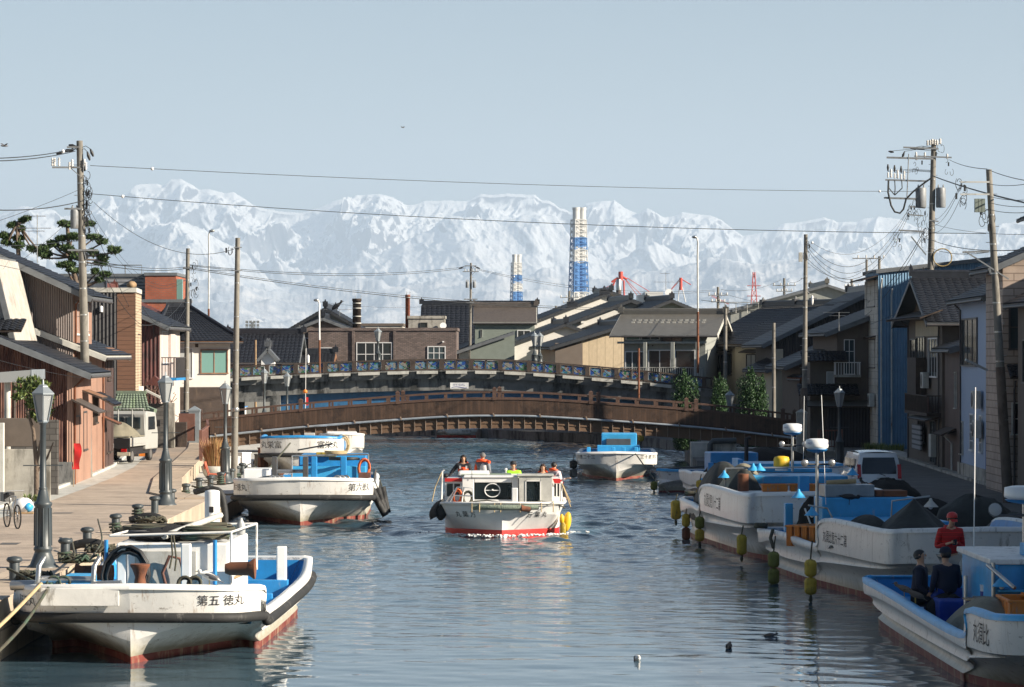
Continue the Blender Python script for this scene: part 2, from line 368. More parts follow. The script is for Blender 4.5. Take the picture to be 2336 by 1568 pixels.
# ---------------------------------------------------------------- lettering
def textmesh(body, size, ax='CENTER'):
    cu = bpy.data.curves.new('t', 'FONT'); cu.body = body; cu.size = size; cu.align_x = ax; cu.align_y = 'CENTER'; cu.resolution_u = 2
    cu.offset = 0
    o = bpy.data.objects.new('t', cu); COL.objects.link(o); dg = bpy.context.evaluated_depsgraph_get()
    me = bpy.data.meshes.new_from_object(o.evaluated_get(dg)); V = [v.co.copy() for v in me.vertices]; Fc = [tuple(p.vertices) for p in me.polygons]
    bpy.data.objects.remove(o); bpy.data.curves.remove(cu); bpy.data.meshes.remove(me); return V, Fc
def letters(body, size, o, u, v, parent, m='ink', src=None, sx=1.0, name='lettering', eps=.006):
    V, Fc = textmesh(body, size); o = Vector(o); u = Vector(u).normalized(); v = Vector(v).normalized(); nrm = u.cross(v).normalized(); out = []
    bvh = BVHTree.FromPolygons(src[0], src[1]) if src else None
    for p in V:
        q = o+u*p.x*sx+v*p.y
        if bvh:
            h = bvh.ray_cast(q+nrm*1.5, -nrm, 4)
            if h[0] is not None: q = h[0]
        out.append(q+nrm*eps)
    b = MB(); b.add(out, Fc); return b.build(name, M[m], parent)
# ================================================================ SETTING
def fast_grid(name, P, m, parent=None):
    a, b = P.shape[:2]; me = bpy.data.meshes.new(name)
    idx = np.arange(a*b).reshape(a, b); q = np.stack([idx[:-1,:-1], idx[1:,:-1], idx[1:,1:], idx[:-1,1:]], -1).reshape(-1, 4)
    me.vertices.add(a*b); me.vertices.foreach_set('co', P.reshape(-1).astype(np.float32))
    me.loops.add(q.size); me.loops.foreach_set('vertex_index', q.reshape(-1).astype(np.int32))
    me.polygons.add(len(q)); me.polygons.foreach_set('loop_start', (np.arange(len(q))*4).astype(np.int32))
    me.polygons.foreach_set('use_smooth', np.ones(len(q), bool)); me.materials.append(m); me.update(calc_edges=True); me.validate()
    o = bpy.data.objects.new(name, me); COL.objects.link(o)
    if parent: o.parent = parent
    return o
# ---- water
m, n, p = nmat('water')
p.inputs['Base Color'].default_value = (.048, .088, .118, 1); p.inputs['Roughness'].default_value = .02; p.inputs['IOR'].default_value = 1.33
v1 = mapv(n, (.38, 1.25, 1)); v2 = mapv(n, (2.2, 3.2, 1)); v3 = mapv(n, (.10, .16, 1))
patch = ramp(n, noise_(n, v3, 1, 4, .6), [(.35, (.35,)*3), (.62, (1, 1, 1))])
geo = N(n, 'ShaderNodeTexCoord'); sx = N(n, 'ShaderNodeSeparateXYZ'); n.links.new(geo.outputs['Object'], sx.inputs[0])
far = N(n, 'ShaderNodeMapRange'); n.links.new(sx.outputs[1], far.inputs[0])
for i, v in enumerate((60, 112, .09, 2.1)): far.inputs[i+1].default_value = v
hh = math_(n, 'ADD', math_(n, 'MULTIPLY', noise_(n, v1, 1.5, 3, .5, .6), .9), math_(n, 'MULTIPLY', math_(n, 'MULTIPLY', noise_(n, v2, 1.6, 3, .6), .30), patch))
hh = math_(n, 'MULTIPLY', hh, far.outputs[0])
bump_(n, hh, 1.0, .035, p); M['water'] = m
xs = np.concatenate([[-300, -60, -25], np.linspace(-13.6, 13.4, 250), [25, 60, 300]]); ys = np.concatenate([[5, 30], np.linspace(52, 130, 720)[:-1], np.linspace(130, 248, 760), [300, 400]])
GX, GY = np.meshgrid(xs, ys, indexing='ij'); BX, BY = -.35, 106.0
dy = GY-BY; dx = GX-BX; Z = np.zeros_like(GX)
for sgn in (-1, 1):
    e = sgn*dx-(1.7+.36*np.clip(dy+.5, 0, 999)); on = (dy > -1.5)*np.exp(-(e/1.3)**2)*np.exp(-np.clip(dy, 0, 999)/75)
    Z += on*.085*np.cos(e*2.6)
    e2 = sgn*dx-(.6+.2*np.clip(dy, 0, 999)); Z += (dy > 8)*np.exp(-(e2/4)**2)*np.exp(-np.clip(dy, 0, 999)/60)*.03*np.cos(dy*2.2+sgn*dx)
Z += (dy > 10)*np.exp(-(dx/1.6)**2)*np.exp(-np.clip(dy, 0, 999)/40)*.04*np.cos(dy*1.7)
r_ = np.random.default_rng(3); rough_ = np.clip((GY-60)/55, .0, 1)**1.2; pt = .0
for k in range(46):       # real ripples: a spread of short waves, calm near the camera and ruffled beyond the moored boats
    lam = .42*(7.5**r_.random()); th_ = r_.normal(R(84), R(26)); kx, ky = 2*math.pi/lam*math.cos(th_), 2*math.pi/lam*math.sin(th_); ph = r_.random()*6.28
    sl_ = (.0052+.036*rough_)*(1 if lam < 1.3 else .5); mod = .65+.5*np.sin(GX*.21*math.cos(k)+GY*.13*math.sin(k*1.7)+k)
    pt = pt+sl_*lam/(2*math.pi)*mod*np.sin(kx*GX+ky*GY+ph)
Z += pt*(np.abs(GX) < 20)
wo = fast_grid('water', np.stack([GX, GY, Z], -1), M['water']); tag(wo, kind='structure')
# ---- land
def slab(name, poly, z, mats, walls=None, z0=-2.5):
    b = MB(); n = len(poly); V = [(x, y, z) for x, y in poly]
    b.add(V, [tuple(range(n))], 0)
    for i in range(n):
        a, d = poly[i], poly[(i+1) % n]
        if math.hypot(a[0]-d[0], a[1]-d[1]) < 400: b.quad((a[0], a[1], z0), (d[0], d[1], z0), (d[0], d[1], z), (a[0], a[1], z), mi=1)
    o = b.build(name, mats); tag(o, kind='structure'); return o
LE = [(-10.15, 20), (-10.15, 107.5)]; LE2 = [(-11.6, 112), (-12.9, 125), (-14.2, 145), (-15.6, 165), (-17.2, 182), (-19.5, 200)]
slab('quay_left', LE+LE2+[(-60, 205), (-60, 20)], 1.2, [M['paving'], M['quaywall']])
slab('landing_left', [(-10.2, 107.6), (-10.5, 125), (-11.3, 150), (-12.2, 172), (-13, 195), (-16, 203), (-60, 206), (-60, 107.6)], .65, [M['conc_lt'], M['quaywall']])
slab('ground_left', [(-60, 20), (-60, 260), (-400, 260), (-400, 20)], 1.15, [M['asphalt'], M['concrete']])
RE = [(12.7, 20), (12.7, 118), (13.2, 135), (12.9, 160), (9.6, 166), (9.9, 183), (10.8, 200)]
slab('quay_right', RE[:5][::-1][::-1]+RE[5:]+[(200, 200), (200, 20)], .55, [M['asphalt'], M['conc_dark']])
FE = [(10.6, 200.01), (9.4, 207), (4, 221), (-2.8, 233), (-10.5, 241), (-22, 252), (-400, 262)]
slab('ground_far', [(200, 200.01)]+FE+[(-30000, 700), (-30000, 60000), (30000, 60000), (30000, 700)], .62, [M['asphalt'], M['conc_dark']])
# coping stones along the left quay, step blocks, kerb of the street
b = MB(); 
for k in range(22): b.box((-11.35, 62+k*2.05, 1.204), (-10.11, 62+k*2.05+2.04, 1.225+.004*(k % 2)))
pts = [(-10.15, 107.5)]+LE2
for a, d in zip(pts[:-1], pts[1:]):
    b.ext([(a[0]+.02, a[1]), (d[0]+.02, d[1]), (d[0]-1.1, d[1]), (a[0]-1.1, a[1])], 2, 1.203, 1.26)
o = b.build('quay_coping', M['coping']); tag(o, kind='structure')
b = MB()
for y_ in (68.5, 77, 86.5, 96, 109, 120): b.quad((-16.1, y_, 1.2045), (-11.4, y_, 1.2045), (-11.4, y_+.05, 1.2045), (-16.1, y_+.05, 1.2045))
for x_, y_, w_, l_ in ((-13.2, 82, .5, .9), (-14.1, 98, .6, .6), (-12.6, 113, .5, .8)): b.quad((x_, y_, 1.2048), (x_+w_, y_, 1.2048), (x_+w_, y_+l_, 1.2048), (x_, y_+l_, 1.2048))
o = b.build('paving_joints', M['asphalt']); tag(o, kind='structure')
# pale gutter band between the paving and the houses
b = MB(); GP = [(-15.2, 60), (-15.2, 92), (-15.35, 108), (-15.5, 116), (-15.75, 126), (-16.3, 138), (-17.4, 152)]
for a, d in zip(GP[:-1], GP[1:]):
    b.quad((a[0]-.9, a[1], 1.206), (a[0], a[1], 1.206), (d[0], d[1], 1.206), (d[0]-.9, d[1], 1.206))
    b.ext([(a[0]-1.05, a[1]), (a[0]-.9, a[1]), (d[0]-.9, d[1]), (d[0]-1.05, d[1])], 2, 1.2, 1.30)
o = b.build('gutter', M['conc_lt']); tag(o, kind='structure')
b = MB(); b.quad((-30, 60, 1.204), (-16.2, 60, 1.204), (-16.2, 118, 1.204), (-30, 118, 1.204)); o = b.build('yard', M['conc_lt']); tag(o, kind='structure')
b = MB(); RP = [(19.7, 60), (19.9, 140), (20.4, 165), (20.9, 190)]
for a, d in zip(RP[:-1], RP[1:]): b.ext([(a[0], a[1]), (d[0], d[1]), (d[0]+1, d[1]), (a[0]+1, a[1])], 2, .555, .68)
b.box((12.6, 60, .553), (13.2, 160, .62)); o = b.build('kerb', M['concrete']); tag(o, kind='structure')
# ---- mountains
def lat(ix, iy, seed):
    h = (ix*374761393+iy*668265263+seed*1274126177) & 0xffffffff; h = ((h ^ (h >> 13))*1274126177) & 0xffffffff
    return ((h ^ (h >> 16)) & 0xffff)/65535.
def vn(x, y, seed):
    ix = np.floor(x).astype(np.int64); iy = np.floor(y).astype(np.int64); fx = x-ix; fy = y-iy; fx = fx*fx*fx*(fx*(fx*6-15)+10); fy = fy*fy*fy*(fy*(fy*6-15)+10)
    return (lat(ix, iy, seed)*(1-fx)+lat(ix+1, iy, seed)*fx)*(1-fy)+(lat(ix, iy+1, seed)*(1-fx)+lat(ix+1, iy+1, seed)*fx)*fy
def ridged(x, y, o, seed, g=.52):
    s = 0; a = 1; w = 1; tot = 0
    for i in range(o):
        r = 1-np.abs(2*vn(x*2**i+i*17.3, y*2**i-i*9.1, seed+i)-1); r = r*r; s = s+a*r*w; w = np.clip(r*1.6, 0, 1); tot += a; a *= g
    return s/tot
SKY = [(-80,486),(0,486),(46,468),(85,473),(124,481),(139,496),(170,490),(219,460),(252,442),(268,455),(291,440),(309,424),(332,419),(358,417),(373,422),(391,409),(412,405),(425,413),(453,431),(476,429),(512,440),(533,437),(553,450),(581,468),(610,474),(635,478),(687,483),(728,470),(764,456),(805,447),(867,444),(893,450),(924,465),(944,465),(970,455),(1032,455),(1063,456),(1096,439),(1124,441),(1158,437),(1168,438),(1207,440),(1219,439),(1235,452),(1253,453),(1276,470),(1302,480),(1312,477),(1338,459),(1394,457),(1402,455),(1425,473),(1456,487),(1477,475),(1513,496),(1538,493),(1556,483),(1621,491),(1652,506),(1693,536),(1711,534),(1752,526),(1790,509),(1819,505),(1863,496),(1881,491),(1911,505),(1953,503),(1976,497),(2004,494),(2048,496),(2086,514),(2138,530),(2189,530),(2228,521),(2292,509),(2318,501),(2336,504),(2420,515)]
RID2 = [(-80,640),(200,560),(330,520),(420,470),(520,540),(640,650),(810,578),(939,506),(1063,462),(1110,470),(1168,472),(1219,452),(1300,505),(1390,560),(1480,520),(1560,560),(1700,600),(1850,560),(1990,540),(2100,560),(2250,590),(2420,560)]
RID3 = [(-80,700),(100,690),(300,640),(500,600),(700,640),(900,600),(1100,580),(1300,600),(1400,600),(1600,560),(1700,575),(1900,585),(2100,620),(2420,640)]
us = np.linspace(-70, 2410, 1150); ds = np.concatenate([np.linspace(30000, 40000, 90)[:-1], np.linspace(40000, 52500, 430)])
U, D = np.meshgrid(us, ds, indexing='ij'); X = (U-CX)*D/F
def prof(t, d): t = np.array(t, float); return EZ+(HY-np.interp(us, t[:, 0], t[:, 1]))*d/F
def gsm(a, k):
    w = np.exp(-np.linspace(-2.5, 2.5, k)**2); return np.convolve(np.pad(a, k//2, mode='edge'), w/w.sum(), 'valid')[:len(a)]
H1 = prof(SKY, 51000)[:, None]; H2 = gsm(prof(RID2, 45500), 71)[:, None]; H3 = gsm(prof(RID3, 38500), 111)[:, None]
rn = ridged(X/5200, D/5200, 8, 11, .58); rn2 = ridged((X+.45*D+1500*vn(X/4000, D/4000, 77))/1500, D/3200, 7, 31, .62); rn3 = ridged((X-.5*D+500*vn(X/1500, D/1500, 78))/650, D/1500, 5, 51, .6)
wob = 2600*(vn(X/7000, D/60000, 5)-.5); d1 = np.abs(D-51000)
h1 = H1-np.where(D < 51000, .27*d1, .6*d1)-(1-np.exp(-d1/1600))*(1-rn)*1350+(1-np.exp(-d1/450))*(rn2-.42)*620+(1-np.exp(-d1/90))*(rn3-.38)*380
e2 = D-45500-wob; h2 = H2-np.where(e2 < 0, .25*-e2, .42*e2)-(1-np.exp(-np.abs(e2)/2200))*(1-rn)*1300+(rn2-.5)*380+(rn-.6)*300+(rn3-.4)*90
e3 = D-38500+wob; h3 = H3-np.where(e3 < 0, .14*-e3, .3*e3)+(rn-.6)*700+(rn2-.5)*180+(rn3-.4)*50
hh = np.maximum(np.maximum(h1, h2), h3)
cap = EZ+(HY-np.interp(us, [a for a, _ in SKY], [b_ for _, b_ in SKY]))[:, None]*D/F
hh = np.minimum(hh, cap-4+(rn3-.5)*40); hh = np.maximum(hh, -20)
m, n, p = nmat('snow_rock')
g = N(n, 'ShaderNodeNewGeometry'); sp = N(n, 'ShaderNodeSeparateXYZ'); n.links.new(g.outputs['Position'], sp.inputs[0]); sn = N(n, 'ShaderNodeSeparateXYZ'); n.links.new(g.outputs['Normal'], sn.inputs[0])
nz = noise_(n, mapv(n, (.0022, .0022, .0022)), 1, 7, .7); nz2 = noise_(n, mapv(n, (.0009, .0009, .003)), 1, 5, .6)
alt = N(n, 'ShaderNodeMapRange'); n.links.new(math_(n, 'ADD', sp.outputs[2], math_(n, 'MULTIPLY', math_(n, 'SUBTRACT', nz2, .5), 1800)), alt.inputs[0])
for i, v in enumerate((500, 1800, 0, 1)): alt.inputs[i+1].default_value = v
hazed_forest = ramp(n, nz, [(.42, (.34, .37, .42)), (.62, (.84, .80, .77))])  # forest and snow mix, paled to carry the denser low haze
steep = ramp(n, math_(n, 'ADD', sn.outputs[2], math_(n, 'MULTIPLY', math_(n, 'SUBTRACT', nz, .5), .5)), [(.52, (.10, .10, .11)), (.62, (.88, .88, .88))])
n.links.new(mixc(n, alt.outputs[0], hazed_forest, steep), p.inputs['Base Color']); p.inputs['Roughness'].default_value = .8; p.inputs['Specular IOR Level'].default_value = .2
bump_(n, nz, .7, 80, p)
mo = fast_grid('mountains', np.stack([X, D, hh], -1)[:, ::-1], m); tag(mo, kind='structure')
# ---- haze
m = bpy.data.materials.new('haze'); m.use_nodes = True; n = m.node_tree
for q in list(n.nodes):
    if q.type == 'BSDF_PRINCIPLED': n.nodes.remove(q)
pv = N(n, 'ShaderNodeVolumePrincipled'); pv.inputs['Color'].default_value = (.62, .76, .93, 1); pv.inputs['Density'].default_value = 3.7e-5; pv.inputs['Anisotropy'].default_value = 0
n.links.new(pv.outputs[0], n.nodes['Material Output'].inputs['Volume'])
b = MB(); b.box((-32000, -400, -22), (32000, 61000, 3400)); hz = b.build('haze', m); tag(hz, kind='stuff')
# ================================================================ BRIDGES
def arcz(pts, x): 
    P = cat_rom([(a, b_, 0) for a, b_ in pts], 12); return float(np.interp(x, P[:, 0], P[:, 1]))
WT = [(-17.25,2.36),(-11.6,2.93),(-4.36,3.47),(-.8,3.56),(2.5,3.47),(10.3,2.92),(15.75,2.30)]
y0 = 176.0
br = thing('wooden_footbridge', 'arched brown timber footbridge with plank sides over the canal', 'bridge', (0, y0, 0))
def strip(mb, xa, xb, o0, o1, ya, yb, n=48, mi=0):
    X_ = np.linspace(xa, xb, n)
    for a, d in zip(X_[:-1], X_[1:]):
        za, zd = arcz(WT, a), arcz(WT, d)
        V = [(a,ya,za+o0),(d,ya,zd+o0),(d,yb,zd+o0),(a,yb,za+o0),(a,ya,za+o1),(d,ya,zd+o1),(d,yb,zd+o1),(a,yb,za+o1)]
        mb.add(V, [(0,3,2,1),(4,5,6,7),(0,1,5,4),(2,3,7,6)]+([(3,0,4,7)] if a == X_[0] else [])+([(1,2,6,5)] if d == X_[-1] else []), mi)
XA, XB = -17.2, 15.6
for side, (ya, yb) in enumerate(((0, .08), (3.0, 3.08))):
    b = MB(); strip(b, XA, XB, -.78, 0, ya, yb); b.build('plank_parapet', M['bridge_planks'], br)
    b = MB()
    for j in range(3):   # lapped weather boards, each tilted out at its foot
        t0, t1 = -.80-.255*j, -.80-.255*(j+1)
        X_ = np.linspace(XA+.1, XB, 56)
        for a, d in zip(X_[:-1], X_[1:]):
            za, zd = arcz(WT, a), arcz(WT, d); f = -1 if side == 0 else 1; yy = (.08 if side == 0 else 3.0)
            b.quad((a, yy+f*.05, za+t1), (d, yy+f*.05, zd+t1), (d, yy, zd+t0), (a, yy, za+t0)); b.quad((a, yy+f*.05, za+t1), (a, yy, za+t1), (d, yy, zd+t1), (d, yy+f*.05, zd+t1))
    b.build('lap_boards', M['bridge_lap'], br)
x = XA+.35
while x < XB:
    z = arcz(WT, x); b = MB(); b.box((x-.022, -.03, z-1.60), (x+.022, .10, z-.88)); b.build('rib_fin', M['rib'], br); x += .605
b = MB(); strip(b, XA, XB, -.86, -.80, -.05, .02, mi=0); b.build('ledge', M['bridge_rail'], br)
b = MB(); b.tube([(x, -.11, arcz(WT, x)-.88) for x in np.linspace(XA, XB, 60)], .065, 8); b.build('service_pipe', M['pipe'], br)
for x in np.arange(-16.3, 15.5, 2.55): b = MB(); b.cbox((x, -.15, arcz(WT, x)-.82), (.07, .12, .2), ry=-.35); b.build('pipe_bracket', M['rib'], br)
b = MB(); strip(b, XA, XB, -1.55, -.75, .12, 2.96); b.build('deck', M['wood_dk'], br)
for ya in (-.02, 2.9):
    b = MB(); strip(b, XA, XB, .36, .44, ya, ya+.16); strip(b, XA, XB, .0, .10, ya-.02, ya+.18); b.build('handrail', M['bridge_rail'], br)
    x = XA+.8
    while x < XB: z = arcz(WT, x); b = MB(); b.box((x-.06, ya+.02, z+.1), (x+.06, ya+.14, z+.37)); b.build('baluster', M['bridge_rail'], br); x += 1.06
posts = [(457,0),(686,0),(907,0),(915,1),(1128,0),(1139,1),(1348,0),(1365,0),(1566,0),(1588,0),(1786,0),(1813,0)]
for x, k in posts:
    X_ = (x-CX)/41.48; z = arcz(WT, X_); b = MB(); y = -.06 if not k else 2.9
    b.box((X_-.11, y, z-.02), (X_+.11, y+.22, z+.58)); b.lathe([(.17, z+.58), (.17, z+.63), (.02, z+.71)], (X_, y+.11, 0), 4, sm=False); b.build('rail_post', M['bridge_rail'], br)
# ---- road bridge behind
RT = [(-20.4,5.1),(-17,5.32),(-13,5.5),(-9,5.64),(-5.3,5.71),(-1,5.69),(3,5.45),(8.5,4.98),(13.4,4.46),(17,4.15)]
def rz_(x): return arcz(RT, x)
rb = thing('road_bridge', 'grey concrete road bridge with stained glass parapet panels behind the footbridge', 'bridge', (0, 215, 0))
def rstrip(mb, xa, xb, o0, o1, ya, yb, n=40, mi=0, flat0=None):
    X_ = np.linspace(xa, xb, n)
    for a, d in zip(X_[:-1], X_[1:]):
        za, zd = rz_(a), rz_(d); la = flat0 if flat0 is not None else za+o0; ld = flat0 if flat0 is not None else zd+o0
        V = [(a,ya,la),(d,ya,ld),(d,yb,ld),(a,yb,la),(a,ya,za+o1),(d,ya,zd+o1),(d,yb,zd+o1),(a,yb,za+o1)]
        mb.add(V, [(0,3,2,1),(4,5,6,7),(0,1,5,4),(2,3,7,6)]+([(3,0,4,7)] if a == X_[0] else [])+([(1,2,6,5)] if d == X_[-1] else []), mi)
b = MB(); rstrip(b, -20.4, 13.6, -1.30, -.82, .15, 8); rstrip(b, -20.4, 13.6, -2.1, -1.30, .5, 7.6); b.build('beam', M['conc_dark'], rb)
b = MB(); rstrip(b, -20.4, 13.6, -.82, -.74, 0, 8.2); b.build('deck', M['conc_dark'], rb)
for ya in (1.0, 6.6):
    b = MB(); rstrip(b, -15.6, 8.6, -3.3, -2.1, ya, ya+.2)
    b.build('steel_girder', M['girder'], rb)
for ya in (.02, 8.0):
    b = MB(); rstrip(b, -20.4, 13.6, -.07, .02, ya, ya+.2); rstrip(b, -20.4, 13.6, -.74, -.66, ya+.02, ya+.18)
    x = -20.4
    while x < 13.7: z = rz_(x); b.box((x-.14, ya-.01, z-.7), (x+.14, ya+.17, z-.02)); b.box((x+.94, ya+.03, z-.7), (x+1.03, ya+.13, z-.05)); x += 1.96
    b.build('parapet_frame', M['bridge_rail'] if False else M['wood_dk'], rb)
m, n, p = nmat('stained_glass'); v = mapv(n, (1, 1, 1)); vo = N(n, 'ShaderNodeTexVoronoi'); vo.inputs['Scale'].default_value = 6; n.links.new(v, vo.inputs['Vector'])
sx = N(n, 'ShaderNodeSeparateColor'); n.links.new(vo.outputs['Color'], sx.inputs[0])
n.links.new(ramp(n, sx.outputs[0], [(0, (.015,.06,.24)), (.3, (.12,.22,.30)), (.5, (.03,.12,.05)), (.62, (.20,.19,.17)), (.86, (.14,.05,.03)), (.9, (.02,.13,.20))]), p.inputs['Base Color']); p.inputs['Roughness'].default_value = .2
for e in n.nodes:
    if e.type == 'VALTORGB': e.color_ramp.interpolation = 'CONSTANT'
M['stained'] = m
x = -20.4; b = MB(); cu = MB(); lb = MB()
while x < 12.5:
    for (a, d) in ((x+.17, x+.93), (x+1.04, x+1.80)):
        za, zd = rz_(a), rz_(d); pb = MB(); pb.add([(a,.10,za-.64),(d,.10,zd-.64),(d,.10,zd-.09),(a,.10,za-.09),(a,.14,za-.64),(d,.14,zd-.64),(d,.14,zd-.09),(a,.14,za-.09)], [(0,1,2,3),(7,6,5,4)]); pb.build('glass_panel', M['stained'], rb)
        for s_ in (0, 1):
            P_ = [(a+(d-a)*t, .085, (za if t < .5 else zd)-.62+.5*((t**1.6) if s_ else 1-(t**.6))) for t in np.linspace(0, 1, 7)]; cu.tube(P_, .009, 4)
        cu.lathe([(.10, 0), (.10, .01)], ((a+d)/2, .095, (za+zd)/2-.36), 10, M=Matrix.Rotation(R(90), 3, 'X'), mi=1)
    z = rz_(x+1); zs = rz_(x+1.7)-rz_(x+.3)
    lb.add([(x+.28,-.22,z-.97-zs/2),(x+1.7,-.22,z-.97+zs/2),(x+1.7,.0,z-.97+zs/2),(x+.28,.0,z-.97-zs/2),(x+.28,-.22,z-.77-zs/2),(x+1.7,-.22,z-.77+zs/2),(x+1.7,.0,z-.77+zs/2),(x+.28,.0,z-.77-zs/2)],
              [(0,3,2,1),(4,5,6,7),(0,1,5,4),(1,2,6,5),(2,3,7,6),(3,0,4,7)])
    x += 1.96
cu.build('curved_tracery', [M['lamp_head'], M['stained']], rb); o = lb.build('lamp_housing', M['conc_lt'], rb)
b = MB(); rstrip(b, -23, -15.6, 0, -2.1, .3, 7.8, n=4, flat0=2.85); b.box((-23, .3, -2), (-18.6, 7.8, 2.85)); b.box((-16.3, .3, -2), (-15.6, 7.8, 2.85)); b.build('abutment', M['conc_dark'], rb)
b = MB(); b.box((8.6, .3, -2), (20, 7.8, 2.6)); rstrip(b, 8.6, 14, 0, -1.3, .35, 7.8, n=6, flat0=2.5); b.build('abutment', M['conc_dark'], rb)
b = MB(); b.lathe([(.17, 2.9), (.17, 5.35), (.2, 5.36), (.2, 5.5), (.05, 5.6)], (-20.75, .2, 0), 10); b.build('end_post', M['wood'], rb)
sg = MB(); X_ = wx(1048, 215); sg.box((X_-.62, .07, 3.75), (X_+.62, .12, 4.15)); so = sg.build('name_sign', M['plate_w'], rb)
letters('かぐらばし', .17, (X_, .062, 4.0), (1,0,0), (0,0,1), so, 'bluetxt')
wv = MB(); wv.tube([(X_-.5+t, .062, 3.83+.04*math.sin(t*5)) for t in np.linspace(0, 1, 8)], .018, 4); wv.build('wave_stripe', M['bluetxt'], so)
# white boats/cars showing through the abutment opening
# ================================================================ HOUSES
def slope(mb, e0, e1, r1, r0, th=.10, tile=True, pitch=.30, course=.28, mi=0):
    """tiled roof plane from eave e0-e1 up to ridge r0-r1, real tile rolls and courses"""
    e0, e1, r1, r0 = map(lambda q: np.array(q, float), (e0, e1, r1, r0))
    Lr = max(np.linalg.norm(e1-e0), np.linalg.norm(r1-r0)); Hr = np.linalg.norm(r0-e0); nrm = np.cross(e1-e0, r0-e0)
    if np.linalg.norm(nrm) < 1e-6: nrm = np.cross(e1-e0, r1-e1)
    nrm = nrm/np.linalg.norm(nrm)
    if nrm[2] < 0: nrm = -nrm
    if tile:
        nu = max(2, int(Lr/pitch))*4+1; nv = max(2, int(Hr/course))
    else: nu, nv = 2, 1
    u = np.linspace(0, 1, nu); rows = []
    for k in range(nv):
        rows.append((k/nv, .035)); rows.append(((k+1)/nv-.0005, .0))
    if not tile: rows = [(0, 0), (1, 0)]
    G = []
    for (v, off) in rows:
        base = (e0*(1-v)+r0*v)[None]*(1-u[:, None])+(e1*(1-v)+r1*v)[None]*u[:, None]
        wv = (.035*np.abs(np.sin(u*math.pi*(nu-1)/4))**.7 if tile else 0*u)
        G.append(base+nrm*(th+off+wv)[:, None])
    G = np.array(G); mb.grid(G, mi, sm=False, flip=False)
    lo = [e0, e1, r1, r0]; mb.quad(*lo, mi=1)
    up = [q+nrm*(th+.01) for q in lo]
    for a in range(4): b_ = (a+1) % 4; mb.quad(lo[a], lo[b_], up[b_], up[a], mi=1)
